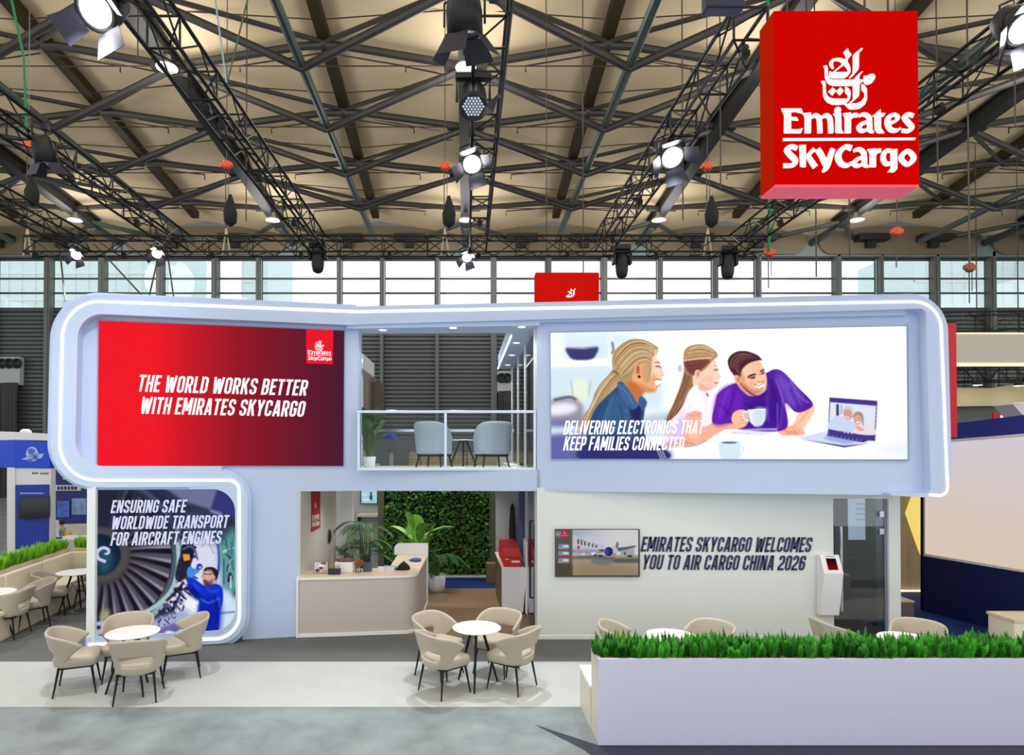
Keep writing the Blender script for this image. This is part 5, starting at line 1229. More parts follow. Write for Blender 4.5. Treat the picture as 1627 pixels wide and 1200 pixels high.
# --- things on the desk
def on_desk(px, py): return WZ(px, py, zt_)
p = on_desk(510, 911); root = thing('photo_frame', 'framed picture leaning at the left end of the desk', 'picture frame', p)
Mr = Matrix.Rotation(-.15, 4, 'X')
b = MB(); b.box((-.12, -.008, 0), (.12, .008, .19), Matrix.Translation(p) @ Mr); b.build('frame', mat('dark_frame', rgb(58, 50, 52), .5), root)
A = Art(0, 0, 24, 19, 2); A.img = mixc((226, 216, 210), (200, 186, 180), A.X / 24); A.ell(12, 8, 5, 5, (246, 244, 244), 1); A.ell(12, 11, 4, 2, (50, 54, 84), .7); A.ell(6, 15, 4, 2.5, (56, 56, 80), .8); A.ell(18, 16, 5, 2, (190, 160, 140), 1); A.ell(16, 3, 5, 1.5, (50, 46, 44), .8)
T = Matrix.Translation(p) @ Mr
A.mesh('photo', lambda u, v: tuple(T @ Vector((-.112 + .224 * u, -.0095, .182 - .174 * v))), picmat('print', 1, False), root)
p = on_desk(531.5, 912.5); root = thing('pen_holder', 'dark navy pen box full of wooden pens on the desk', 'pen holder', p)
b = MB(); b.box((p.x - .095, p.y - .05, p.z), (p.x + .095, p.y + .05, p.z + .09)); b.build('box', mat('navy_box', rgb(38, 42, 60), .5), root, bevel=.005)
for k in range(7):
    b = MB(); x = p.x - .05 + .022 * k; b.tube((x, p.y + (k % 3 - 1) * .02, p.z + .08), (x + .004 * (k % 2), p.y + (k % 3 - 1) * .025, p.z + .15), .006, n=6); b.build('pen', mat('pen_wood', rgb(190, 158, 122), .6), root)
p = on_desk(548, 908); root = thing('storage_box', 'white box with a brown woven lid on the desk', 'box', p)
b = MB(); b.box((p.x - .15, p.y - .1, p.z), (p.x + .15, p.y + .1, p.z + .165)); b.build('box', M_WTRIM, root, bevel=.006)
b = MB(); rs = random.Random(3)
for k in range(24): b.ball((p.x - .12 + .24 * rs.random(), p.y - .07 + .14 * rs.random(), p.z + .185), .03, 1.3, 1, .8, 8)
b.build('contents', mat('brown_bundle', rgb(120, 86, 60), .8, noise=(40, .4)), root, True)
p = on_desk(569.5, 910); root = thing('flower_vase', 'small glass vase of red flowers on the desk', 'vase', p)
b = MB(); b.lathe([(.04, 0), (.05, .02), (.05, .08), (.035, .1)], p, 16); b.build('vase', glassmat('vase_glass', (.85, .93, .88), .1), root, True)
b = MB(); rs = random.Random(9)
tips = [Vector((p.x + .08 * (rs.random() - .5) * 1.6, p.y + .08 * (rs.random() - .5), p.z + .13 + .09 * rs.random())) for _ in range(14)]
for t in tips: b.tube(p + Vector((0, 0, .02)), t, .003, n=4)
for t in tips: b.add([t + Vector((.02, 0, -.03)), t + Vector((.05, .01, -.01)), t + Vector((.02, .02, 0))], [(0, 1, 2)])
b.build('stem', mat('flower_green', rgb(90, 130, 50), .6), root)
for t in tips[:11]:
    f = MB()
    for k in range(5): a = k * 1.256; f.ball(t + Vector((.014 * math.cos(a), .014 * math.sin(a), 0)), .013, 1, 1, .7, 6)
    f.build('flower', mat('red_petal', rgb(196, 34, 30), .5), root, True)
p = on_desk(583, 909); root = thing('monitor', 'dark desk monitor standing behind the flower vase', 'monitor', p)
b = MB(); b.box((p.x - .075, p.y + .02, p.z), (p.x + .075, p.y + .05, p.z + .155)); b.build('screen_back', mat('blue_grey_plastic', rgb(70, 84, 104), .5), root, bevel=.006)
b = MB(); b.box((p.x - .05, p.y + .06, p.z + .10), (p.x + .05, p.y + .09, p.z + .27)); b.box((p.x - .02, p.y + .05, p.z), (p.x + .02, p.y + .08, p.z + .12)); b.build('stand', M_LB, root, bevel=.004)
p = on_desk(612, 908); root = thing('leaflet_stand', 'clear acrylic leaflet stand in the middle of the desk', 'leaflet stand', p)
b = MB(); b.box((p.x - .12, p.y, p.z), (p.x + .14, p.y + .012, p.z + .08)); b.build('tray', mat('white_plastic', rgb(226, 228, 236), .4), root)
b = MB(); b.tube((p.x, p.y - .03, p.z), (p.x, p.y - .03, p.z + .12), .006, n=6); b.tube((p.x, p.y - .03, p.z + .1), (p.x + .16, p.y - .02, p.z + .09), .008, n=6); b.build('wire', M_CHROME, root)
p = on_desk(641.5, 905); root = thing('cap', 'black cloth bundle on the maple worktop corner', 'cap', p)
b = MB(); b.lathe([(.09, 0), (.098, .02), (.085, .06), (.055, .095), (.025, .115), (.022, .13), (.001, .135)], p, 18, Matrix.Diagonal((1.1, .9, 1))); b.build('crown', mat('black_cloth', rgb(26, 26, 30), .9), root, True)
b = MB(); b.lathe([(.04, .004), (.1, .008), (.1, .014), (.04, .02)], p + Vector((-.05, -.03, 0)), 16, Matrix.Diagonal((1, .8, 1))); b.build('brim', MATS['black_cloth'], root, True)
p = on_desk(661, 892); root = thing('blue_pouch', 'bright blue cloth pouch on the desk return', 'pouch', p)
b = MB(); b.ball(p + Vector((0, 0, .03)), .1, 1.0, .9, .32, 12); b.ball(p + Vector((-.07, .02, .02)), .06, 1, 1, .3, 10); b.build('pouch_body', mat('blue_cloth', rgb(40, 100, 196), .7), root, True)
p = on_desk(632, 903); root = thing('blue_card', 'light blue card lying beside the black cap', 'card', p)
b = MB(); b.box((p.x - .05, p.y - .04, p.z), (p.x + .04, p.y + .04, p.z + .03)); b.build('card_stack', mat('light_blue_card', rgb(120, 170, 226), .6), root)
# --- wall banner and round speaker on the taupe wall (faces +X)
XW = XPlane(-2.62, 1)
root = thing('wall_banner', 'red vertical banner with white emblem on the reception side wall', 'banner', XW.at(501, 845))
b = MB(); b.prism([XW.at(*q) for q in ((494, 778), (508, 776), (508, 838.5), (494, 846))], (.012, 0, 0)); b.build('cloth', mat('banner_red', rgb(170, 32, 30), .7), root)
px_mesh('emblem', logo_px(497, 799, 505.5, 818, 'emblem', skew=-2), XW, mat('white_print', rgb(246, 244, 244), .6), root, .014)
px_mesh('wordmark', [[(495.5 + (x - 15) / 213 * 12, 818 + (y - 100) / 105 * 21 - (x - 15) / 213 * 3) for x, y in p] for p in LOGOTYPE], XW, MATS['white_print'], root, .014)
p = XW.at(521.5, 852.5); root = thing('wall_speaker', 'round dark speaker on the reception side wall', 'speaker', p)
Mx = Matrix.Rotation(PI / 2, 3, 'Y')
b = MB(); b.lathe([(.13, 0), (.13, .03), (.11, .04), (.001, .035)], p, 20, Mx); b.build('grille', mat('speaker_black', rgb(40, 38, 40), .6), root, True)
b = MB(); b.lathe([(.145, 0), (.145, .025), (.13, .032)], p, 20, Mx); b.build('ring', M_CHROME, root)
# unseen soffit downlights added to brighten the dark reception
for x_, y_ in ((-2.0, 11.2), (-.4, 11.2), (-1.6, 12.5), (.2, 12.5)):
    c = Vector((x_, y_, 2.338)); r_ = thing('downlight', 'added unseen downlight in the white soffit above the reception desk area', 'lamp', c, group='added reception soffit downlights')
    b = MB(); b.lathe([(.08, -.01), (.08, -.001), (.055, -.001), (.055, -.01)], c, 16); b.build('ring', M_WTRIM, r_); b = MB(); b.lathe([(.055, -.004), (.001, -.004)], c, 16); b.build('diffuser', M_LED, r_)
    spot_light(c + Vector((0, 0, -.03)), c + Vector((0, 0, -2)), 45, PI * .75, .06, (1, .95, .88))
# --- back of the reception: stair panel, handrail, screen, green wall
root = thing('stair_panel', 'white stair side panel with a grey handrail behind the desk', 'stair', (-2.35, 12.9, 0))
b = MB(); a0, b0 = W(534, 780, 12.85), W(560.5, 905, 12.85); b.box((a0.x, 12.85, 0), (b0.x, 12.95, 2.34)); b.build('panel', M_WTRIM, root)
b = MB(); b.tube(W(530, 868, 12.7), W(562, 890, 12.7), .04, n=8); b.tube(W(548, 882, 12.7), W(548, 912, 12.7), .02, n=6); b.build('handrail', mat('grey_handrail', rgb(128, 126, 122), .4, .5), root)
b = MB(); a0, b0 = W(560.5, 780, 14.9), W(602, 920, 14.9); b.box((a0.x - .2, 14.9, 0), (b0.x, 15.0, 2.6)); struct(b.build('wall_rear', mat('pale_grey_rear', rgb(190, 196, 200), .6)))
root = thing('wall_screen', 'small pale screen with a swimmer picture high behind the palm', 'screen', W(588, 800, 14.85))
b = MB(); a0, b0 = W(573, 770, 14.85), W(600, 801, 14.85); b.box((a0.x, 14.82, b0.z), (b0.x, 14.9, a0.z)); b.build('bezel', M_LB, root)
A = Art(0, 0, 26, 30, 1.5); A.img = mixc((190, 226, 232), (150, 206, 220), A.Y / 30); A.ell(16, 20, 2, 5, (40, 40, 50), .7); A.ell(16, 13, 1.6, 2, (60, 46, 46), .5); A.ell(6, 16, 4, 1.5, (226, 240, 244), .8); A.ell(8, 24, 6, 2, (220, 240, 240), 1)
A.mesh('display', quad_place(Plane(0, 14.82), [(574, 771), (599, 771), (599, 800), (574, 800)], .003), picmat('small_display', .9), root)
root = thing('wall_shelf', 'cream wall shelf under the small pale screen', 'shelf', W(588, 820, 14.8)); b = MB(); a0, b0 = W(568, 817, 14.7), W(601, 821, 14.7); b.box((a0.x, 14.6, b0.z), (b0.x, 14.9, a0.z)); b.build('board', mat('cream_shelf', rgb(228, 220, 206), .6), root)
b = MB(); b.box((a0.x, 14.7, b0.z - .12), (a0.x + .05, 14.9, b0.z)); b.build('bracket', M_LB, root)
YG = 14.6
root = thing('green_wall', 'living green wall of dense leaves behind the reception', 'plant wall', (W(693, 915, YG).x, YG, 0))
xa, xb = W(611, 850, YG).x, W(778, 850, YG).x; zg0, zg1 = W(700, 913, YG).z, 2.33
b = MB(); b.box((xa, YG + .02, zg0), (xb, YG + .12, zg1)); b.build('backing', mat('dark_green_backing', rgb(18, 34, 18), .9), root)
b = MB(); b.box((xa - .14, YG - .08, 0), (xa, YG + .14, zg1)); b.box((xb, YG - .08, 0), (xb + .14, YG + .14, zg1)); b.build('frame_post', mat('olive_grey_post', rgb(112, 110, 92), .6), root)
b = MB(); b.box((xa, YG - .16, zg0 - .16), (xb, YG + .1, zg0)); b.build('trough', M_WTRIM, root)
b = MB(); b.box((xa, YG - .165, zg0 - .2), (xb, YG - .12, zg0 - .165)); b.build('light_line', M_LED, root)
M_L = [leafmat('leaf_dark', rgb(34, 70, 32), rgb(66, 116, 52)), leafmat('leaf_mid', rgb(46, 96, 34), rgb(92, 146, 60)), leafmat('leaf_lime', rgb(96, 150, 50), rgb(166, 206, 92)), leafmat('leaf_rust', rgb(84, 52, 36), rgb(112, 70, 46))]
rs = random.Random(21)
lay = [MB(), MB(), MB(), MB()]
def leaf(b, c, d, n, L, wd):
    """folded pointed leaf from c along d"""
    d = d.normalized(); s = d.cross(n); s = s.normalized() if s.length > 1e-3 else Vector((1, 0, 0)); up = s.cross(d)
    b.add([c, c + d * L * .35 + s * wd + up * wd * .3, c + d * L * .7 + s * wd * .8 + up * wd * .2, c + d * L - up * L * .12, c + d * L * .7 - s * wd * .8 + up * wd * .2, c + d * L * .35 - s * wd + up * wd * .3, c + d * L * .5 - up * .0],
          [(0, 1, 6), (1, 2, 6), (2, 3, 6), (3, 4, 6), (4, 5, 6), (5, 0, 6)])
for i in range(3600):
    x = xa + (xb - xa) * rs.random(); z = zg0 + (zg1 - zg0) * rs.random()
    q = math.sin(x * 2.3 + 1) + math.sin(z * 3.1 + x * 1.7); r = rs.random()
    k = 0 if r < .45 - .1 * q else (1 if r < .84 else (2 if z > 1.5 or r > .93 else 1))
    if abs(x - .0) < .35 and z < 2.0 and r > .86: k = 3
    leaf(lay[k], Vector((x, YG + .02 - .1 * rs.random(), z)), Vector((rs.uniform(-1, 1), -.9 * rs.random() - .15, rs.uniform(-1, .5))), Vector((rs.uniform(-.3, .3), -1, .4)), rs.uniform(.06, .13), rs.uniform(.016, .034))
for k in range(4):
    o = lay[k].build('leaves', M_L[k], root); o['kind'] = 'stuff'
# --- potted palms and big-leaf plants
def palm(name, lab, base, h, n, L, m, pot=True, seed=1, leafy=False, spread=1.0, cat='plant', ps=1.0):
    base = Vector(base); root = thing(name, lab, cat, base); rs = random.Random(seed)
    if pot:
        b = MB(); b.lathe([(.13 * ps, 0), (.16 * ps, .02), (.19 * ps, .34 * ps), (.17 * ps, .34 * ps), (.16 * ps, .3 * ps), (.001, .3 * ps)], base, 20); b.build('pot', M_WTRIM, root, True)
    b = MB(); fr = []
    for i in range(n):
        a = 2.4 * i + rs.uniform(-.3, .3); e = rs.uniform(.5, 1.0); top = base + Vector((math.cos(a) * .12 * spread, math.sin(a) * .12 * spread, h * rs.uniform(.55, 1.0)))
        b.tube(base + Vector((math.cos(a) * .03, math.sin(a) * .03, .28 * ps if pot else 0)), top, .012, .007, 5)
        fr.append((top, a, e))
    b.build('stem', mat('palm_stem', rgb(82, 104, 52), .6), root)
    for top, a, e in fr:
        f = MB()
        d = Vector((math.cos(a), math.sin(a), 0))
        if leafy:                                               # one broad blade
            LL = L * e; vs = []; N = 9
            tilt = rs.uniform(.5, 1.4)
            for k in range(N):
                t = k / (N - 1); c = top + d * LL * t * math.cos(tilt) + Vector((0, 0, LL * t * math.sin(tilt) - LL * .25 * t * t)); w = LL * .20 * math.sin(PI * min(1, t * .93 + .06)) ** .7
                s = Vector((-d.y, d.x, 0)); vs += [c - s * w + Vector((0, 0, w * .35)), c, c + s * w + Vector((0, 0, w * .35))]
            f.add(vs, [(3 * k + j, 3 * k + j + 1, 3 * k + j + 4, 3 * k + j + 3) for k in range(N - 1) for j in (0, 1)])
        else:                                                   # feathered frond
            P = [top + d * (L * e * t) + Vector((0, 0, L * e * (.55 * t - .75 * t * t))) for t in [k / 11 for k in range(12)]]
            f.path(P, .005, 4)
            for k in range(1, 12):
                t = k / 11; tv = (P[k] - P[k - 1]).normalized(); s = Vector((-d.y, d.x, 0))
                for sg in (-1, 1): leaf(f, P[k], tv * .75 + s * sg * .8 + Vector((0, 0, -.15)), Vector((0, 0, 1)), L * .36 * (1 - .55 * abs(t - .4)), .012 * L / .5)
        f.build('frond', m, root)
    return root
palm('potted_palm', 'feathery palm plant behind the left half of the desk', W(580, 945, 12.6).to_2d().to_3d(), 1.5, 30, .5, leafmat('palm_green', rgb(34, 84, 36), rgb(86, 138, 66)), seed=4)
palm('potted_banana_plant', 'broad-leaved plant with bright leaves in front of the green wall', (-.98, 12.8, 0), 1.3, 15, .95, leafmat('banana_green', rgb(64, 130, 40), rgb(140, 196, 80)), seed=8, leafy=True)
palm('potted_palm', 'dark palm in a white pot beside the end of the desk', (-.60, 13.15, 0), .8, 18, .5, leafmat('palm_dark', rgb(26, 72, 34), rgb(52, 110, 48)), seed=15)
# --- leaflet cabinet with red boxes
root = thing('cabinet', 'white-fronted low cabinet along the right of the reception', 'cabinet', (.85, 12, 0))
prof = [(.645, 11.25), (1.08, 11.25), (1.08, 12.9), (.60, 12.9)]
b = MB(); b.prism([(.645, 11.25, .04), (1.02, 11.25, .04), (1.10, 11.25, .9), (1.06, 11.25, .84), (.645, 11.25, .84)], (-.0, .06, 0)); b.build('front_panel', M_WTRIM, root)
b = MB(); b.prism([(.655, 11.31, .0), (1.0, 11.31, .0), (1.0, 12.9, .0), (.61, 12.9, .0)], (0, 0, .82)); b.build('body', mat('walnut_side', rgb(112, 92, 78), .4), root)
b = MB(); b.prism([(.64, 11.28, .82), (1.04, 11.28, .82), (1.04, 12.92, .82), (.595, 12.92, .82)], (0, 0, .025)); b.build('top', M_MAPLE, root)
b = MB(); b.prism([(1.06, 11.2, .03), (1.09, 11.2, .03), (1.12, 11.2, 1.3), (1.07, 11.2, 1.3)], (0, .5, 0)); b.build('display_wing', M_WTRIM, root)
for k in range(5):
    y = 11.32 + k * .26; x = .66 - k * .006
    c = thing('leaflet_box', ('red leaflet box with white lettering at the front of the cabinet', 'red leaflet box second from the front of the cabinet', 'red leaflet box in the middle of the cabinet row', 'red leaflet box second from the back of the cabinet', 'red leaflet box at the back of the cabinet')[k], 'leaflet box', (x + .17, y, .845), group='red leaflet boxes on the cabinet')
    b = MB(); b.prism([(x + .02, y, .846), (x + .33, y, .846), (x + .33, y + .2, .846), (x + .02, y + .2, .846)], (0, 0, .16)); b.prism([(x + .02, y + .12, 1.0), (x + .33, y + .12, 1.0), (x + .31, y + .2, 1.0), (x + .04, y + .2, 1.0)], (0, .03, .16)); b.build('box', mat('leaflet_red', rgb(200, 26, 30), .4), c, bevel=.004)
    b = MB(); b.box((x + .16, y - .002, .92), (x + .31, y, .955)); b.box((x + .05, y - .002, .975), (x + .11, y, .988)); b.build('lettering', MATS['white_print'], c)
# banners on the right inner wall
for ya, yb, m_, nm, lab in ((12.0, 12.75, mat('navy_banner', rgb(58, 70, 134), .6, noise=(2, .5)), 'wall_banner', 'navy picture banner behind the red leaflet boxes'),):
    root = thing(nm, lab, 'banner', (1.05, ya, 1)); b = MB(); b.box((1.06, 11.7, .95), (1.085, 12.6, 2.33)); b.build('cloth', m_, root)
b = MB(); b.box((.62, 13.0, 0), (1.1, 13.1, 2.33)); struct(b.build('wall_inner', mat('grey_inner', rgb(168, 172, 178), .6)))
root = thing('hanging_coat', 'black coat hanging on the grey rear panel', 'coat', W(813, 858, 12.9))
b = MB(); a0 = W(814, 802, 12.9); b.lathe([(.11, -.85), (.12, -.6), (.10, -.3), (.07, -.05), (.02, .02)], a0, 14, Matrix.Diagonal((.6, .5, 1))); b.build('coat_body', mat('black_coat', rgb(30, 28, 34), .9), root, True)
b = MB(); b.tube(a0, a0 + Vector((0, .08, .06)), .008); b.build('hook', M_CHROME, root)
root = thing('carton', 'brown cardboard carton standing at the foot of the green wall', 'box', W(781, 925, 13.9)); q = W(780, 921, 13.9); b = MB(); b.box((q.x - .1, 13.8, 0.005), (q.x + .1, 14.1, .42)); b.build('box', mat('cardboard', rgb(128, 104, 82), .8), root)
b = MB(); b.box((q.x - .09, 13.82, .42), (q.x + .09, 14.08, .435)); b.build('flap', MATS['cardboard'], root)
# open glass door with its tall black handle
root = thing('glass_door', 'open glass door with a long black handle beside the reception', 'door', (1.09, 10.4, 0))
b = MB(); b.box((1.075, 9.98, .02), (1.085, 10.95, 2.3)); b.build('door_leaf', glassmat('blue_glass', (.80, .88, .96), .15), root)
q = W(847, 888, 10.25)
b = MB(); hx = 1.04; b.path([(1.075, 10.2, W(0, 828, 10.2).z), (hx, 10.2, W(0, 828, 10.2).z), (hx, 10.2, W(0, 950, 10.2).z), (1.075, 10.2, W(0, 950, 10.2).z)], .016, 8); b.build('handle', M_LB, root)
# right-hand glass door
root = thing('glass_door', 'grey glass door with a bright tall handle in the right front wall', 'door', ((xd0 + xd1) / 2, YW, 0))
xg = W(1404, 900, YW + .06).x
b = MB(); b.box((xd0 + .02, YW + .05, .02), (xg, YW + .062, zdoor - .01)); b.build('door_leaf', glassmat('smoked_glass', (.74, .78, .79), .08), root)
b = MB(); b.box((xg + .005, YW + .04, .0), (xd1, YW + .1, zdoor)); b.build('frame', mat('lilac_grey_frame', rgb(140, 142, 166), .4, .4), root)
b = MB(); hx = W(1333.5, 900, YW).x
b.tube((hx, YW - .06, W(0, 836, YW).z), (hx, YW - .06, W(0, 970, YW).z), .022, n=10)
for py in (842, 965): b.tube((hx, YW - .06, W(0, py, YW).z), (hx, YW + .05, W(0, py, YW).z), .012, n=6)
b.build('handle', M_CHROME, root)
for py in (817.5, 845): b = MB(); q = W(1402, py, YW); b.box((q.x - .04, YW + .0, q.z - .045), (q.x + .03, YW + .05, q.z + .045)); b.build('hinge', M_CHROME, root, bevel=.004)
# things seen through the smoked glass
root = thing('window_blind', 'pale louvred blind seen through the top of the grey glass door', 'blind', (W(1362, 900, 10.4).x, 10.4, 2.33))
b = MB(); a0, b0 = W(1348, 780, 10.4), W(1375, 858, 10.4); b.box((a0.x, 10.4, b0.z), (b0.x, 10.42, 2.338)); b.build('slat_panel', mat('pale_blind', rgb(214, 222, 240), .6, emit=(rgb(200, 214, 240), .75)), root)  # emission put in to brighten the blind, which is no lamp
b = MB()
for py in (801, 809, 817, 826): q = W(1361, py, 10.39); b.box((q.x, 10.388, q.z - .004), (b0.x, 10.398, q.z + .004))
b.build('slat_edge', mat('slat_grey', rgb(110, 116, 128), .6), root)
root = thing('seat_bench', 'dim stepped seat seen through the glass door', 'bench', (6.2, 11.5, 0)); b = MB(); b.box((xd0 + .3, 11.2, 0), (xd1, 11.7, .45)); b.box((xd0 + .3, 11.7, 0), (xd1, 12.1, .9)); b.build('seat', mat('dim_grey_fabric', rgb(110, 116, 114), .8), root)
b = MB(); b.box((xd0 + .3, 12.1, 0), (xd1, 12.2, 1.5)); b.build('backrest', MATS['dim_grey_fabric'], root)
# wall kiosk
root = thing('wall_kiosk', 'white slanted wall kiosk with a small dark red screen', 'kiosk', W(1315, 976, YW))
kx0, kx1 = W(1297, 930, YW).x, W(1327, 930, YW).x; z0 = W(0, 975.5, YW).z; z1 = W(0, 911, YW - .2).z; z2 = W(0, 882, YW).z
b = MB(); b.prism([(kx0, YW - .005, z0), (kx0, YW - .10, z0), (kx0, YW - .22, z1), (kx0, YW - .10, z2 + .02), (kx0, YW - .005, z2)], (kx1 - kx0, 0, 0)); b.build('housing', M_WTRIM, root, bevel=.006)
T1 = Vector((0, YW - .10, z2 + .02)); T0 = Vector((0, YW - .22, z1)); nrm = Vector((0, -(T1.z - T0.z), (T1.y - T0.y))).normalized()
def kp(u, v): q = T1.lerp(T0, v); return Vector((kx0 + (kx1 - kx0) * u, q.y, q.z)) + nrm * .003
A = Art(0, 0, 10, 14, 3); A.img = mixc((40, 8, 12), (120, 16, 16), (A.Y - 2) / 10); A.ell(5, 7, 3, 2, (90, 10, 14), 1)
pl_ = lambda u, v: tuple(kp(.26 + .52 * u, .2 + .62 * v))
A.mesh('display', pl_, picmat('kiosk_display', 1.0), root)
b = MB(); b.add([kp(.28, .07), kp(.76, .07), kp(.76, .12), kp(.28, .12)], [(0, 1, 2, 3)]); b.build('lettering', mat('kiosk_print', rgb(150, 140, 160), .6), root)

# ================================================================== SEATS AND TABLES
M_CH_ = mat('beige_leather', rgb(180, 171, 156), .42, spec=.45, bump=(220, .06)); M_LEG = mat('black_metal_leg', rgb(22, 22, 26), .4, .4)
M_GREYCH = mat('blue_grey_upholstery', rgb(164, 174, 186), .7)
def make_chair(m, name='armchair', tall=False):
    root = thing(name, 'x', 'chair')
    nu, nv = 22, 9; H = .78; z0 = .33
    grid = []
    for j in range(nv):
        v = j / (nv - 1); row = []
        Am = math.radians(62 + 58 * v ** 1.1)
        for i in range(nu):
            s = -1 + 2 * i / (nu - 1); a = s * Am
            zt = H - .17 * (abs(s)) ** 2.2
            z = z0 + (zt - z0) * v + (.05 * (1 - v) * abs(s) ** 2)
            r = .215 + .075 * v ** .9 - .012 * math.sin(PI * v)
            # rounded-square plan, opening towards +Y
            k = (abs(math.sin(a)) ** 3.2 + abs(math.cos(a)) ** 3.2) ** (-1 / 3.2)
            x = r * k * math.sin(a) * 1.02; y = -r * k * math.cos(a) * .98 - .035 * v
            row.append((x, y, z))
        grid.append(row)
    vs = [p for row in grid for p in row]; fs = []
    for j in range(nv - 1):
        for i in range(nu - 1):
            if 6 <= i <= 15 and 2 <= j <= 3: continue             # the slot at the lower back
            fs.append((j * nu + i, j * nu + i + 1, (j + 1) * nu + i + 1, (j + 1) * nu + i))
    b = MB(); b.add(vs, fs); o = b.build('back_shell', m, root, True)
    sd = o.modifiers.new('thick', 'SOLIDIFY'); sd.thickness = .036; sd.offset = 0
    ss = o.modifiers.new('soft', 'SUBSURF'); ss.levels = 1; ss.render_levels = 1
    b = MB(); sq = rounded([(-.235, -.20), (.235, -.20), (.25, .25), (-.25, .25)], [.1, .1, .07, .07], 5)
    lay_ = []
    n = len(sq)
    for sc, z in ((.90, .345), (.97, .36), (1.0, .40), (1.0, .435), (.96, .458), (.80, .468), (.4, .472)): lay_.append([(x * sc, y * sc + .0, z) for x, y in sq])
    vs = [p for l in lay_ for p in l]; fs = [(k * n + i, k * n + (i + 1) % n, (k + 1) * n + (i + 1) % n, (k + 1) * n + i) for k in range(len(lay_) - 1) for i in range(n)]
    fs += [tuple(range(n - 1, -1, -1)), tuple(range((len(lay_) - 1) * n, len(lay_) * n))]
    b.add(vs, fs); b.build('seat', m, root, True)
    b = MB(); b.path([(-.2, -.17, .335), (.2, -.17, .335), (.2, .2, .335), (-.2, .2, .335), (-.2, -.17, .335)], .012, 6); b.build('seat_frame', M_LEG, root)
    for sx in (-1, 1):
        for sy in (-1, 1):
            b = MB(); b.tube((sx * .19, sy * .17 + .01, .345), (sx * .23, sy * .225 + .01, 0.004), .016, .009, 8); b.build('leg', M_LEG, root)
    return root
def make_lounge():
    root = thing('lounge_chair', 'x', 'chair'); nu, nv = 20, 7; vs = []; fs = []
    for j in range(nv):
        v = j / (nv - 1)
        for i in range(nu):
            s = -1 + 2 * i / (nu - 1); a = s * math.radians(128); zt = .84 - .26 * min(1, abs(s) * 1.15) ** 3
            r = .27 + .035 * v; k = (abs(math.sin(a)) ** 3 + abs(math.cos(a)) ** 3) ** (-1 / 3)
            vs.append((r * k * math.sin(a) * 1.04, -r * k * math.cos(a) - .05 * v, .24 + (zt - .24) * v))
    fs = [(j * nu + i, j * nu + i + 1, (j + 1) * nu + i + 1, (j + 1) * nu + i) for j in range(nv - 1) for i in range(nu - 1)]
    b = MB(); b.add(vs, fs); o = b.build('back_shell', M_GREYCH, root, True); sd = o.modifiers.new('thick', 'SOLIDIFY'); sd.thickness = .05; sd.offset = 0
    ss = o.modifiers.new('soft', 'SUBSURF'); ss.levels = 1; ss.render_levels = 1
    b = MB(); b.box((-.25, -.24, .26), (.25, .26, .42)); b.build('seat', M_GREYCH, root, bevel=.04)
    b = MB(); b.box((-.24, -.23, .2), (.24, .24, .255)); b.build('seat_frame', M_LEG, root)
    for sx in (-1, 1):
        for sy in (-1, 1):
            b = MB(); b.tube((sx * .21, sy * .2, .22), (sx * .25, sy * .25, 0.004), .02, .013, 8); b.build('leg', M_LEG, root)
    return root
CHAIR = make_chair(M_CH_); LOUNGE = make_lounge(); used = {'c': 0, 'l': 0}
def put_chair(pos, face, label, group, kind='c', base=0.0):
    """face: the point the chair looks at"""
    src = CHAIR if kind == 'c' else LOUNGE
    o = src if not used[kind] else copy_tree(src)
    used[kind] = 1
    d = (Vector(face) - Vector(pos)) if not isinstance(face, (int, float)) else Vector((math.cos(math.radians(face)), math.sin(math.radians(face)))); o.location = (pos[0], pos[1], base); o.rotation_euler = (0, 0, math.atan2(d.y, d.x) - PI / 2)
    o['label'] = label; o['group'] = group
    return o
def round_table(c, label, r=.305, h=.73, base=0.0, a0=-PI / 2, legs=3):
    c = Vector((c[0], c[1], base)); root = thing('round_table', label, 'table', c, group='round white tables')
    b = MB(); b.lathe([(r - .02, h - .022), (r, h - .012), (r, h - .004), (r - .008, h)], c, 48); b.build('tabletop', mat('white_tabletop', rgb(244, 243, 244), .3), root)
    b = MB(); b.lathe([(.11, h - .05), (.11, h - .022)], c, 20); b.build('mount', M_LEG, root)
    for k in range(legs):
        a = a0 + 2 * PI * k / legs; b = MB(); b.tube(c + Vector((.08 * math.cos(a), .08 * math.sin(a), h - .04)), c + Vector((.29 * math.cos(a), .29 * math.sin(a), .004)), .02, .012, 8); b.build('leg', M_LEG, root)
    return c
def T_(px, py, z=.73): p = WZ(px, py, z); return (p.x, p.y)
tm = T_(757.5, 996.5); round_table(tm, 'round white table with four beige chairs in front of the reception', a0=-PI / 2 - .12)
g = 'chairs around the middle table'
put_chair((-.27, 7.74), 40, 'beige chair at the middle table, front one nearest the red screen side, seen from behind', g)
put_chair((.585, 7.88), 145, 'beige chair at the middle table, front one beside the planter, seen from behind', g)
put_chair(T_(697, 1016, .46), tm, 'beige chair at the middle table, rear one beside the reception desk', g)
put_chair(T_(789, 1012, .46), tm, 'beige chair at the middle table, rear one before the cabinet', g)
tl = T_(211, 1004); round_table(tl, 'round white table with four beige chairs before the engine picture', a0=-PI / 2 + .9)
g = 'chairs around the table by the engine picture'
put_chair((-3.90, 7.55), 105, 'beige chair showing its slotted back, nearest before the engine picture', g)
put_chair((-4.80, 7.80), 24, 'beige chair in profile at the outer end of the engine picture table', g)
put_chair((-3.72, 8.30), 204, 'beige chair with its back to the mechanic in the picture', g)
put_chair((-4.42, 8.24), 285, 'beige chair between the round table and the engine picture', g)
tr = T_(1066, 1010); round_table(tr, 'round white table partly hidden by the planter ferns below the wall lettering', a0=-.6)
g = 'chairs behind the fern planter'
put_chair(T_(992, 1030, .46), -14, 'beige chair behind the planter left end, facing the table', g)
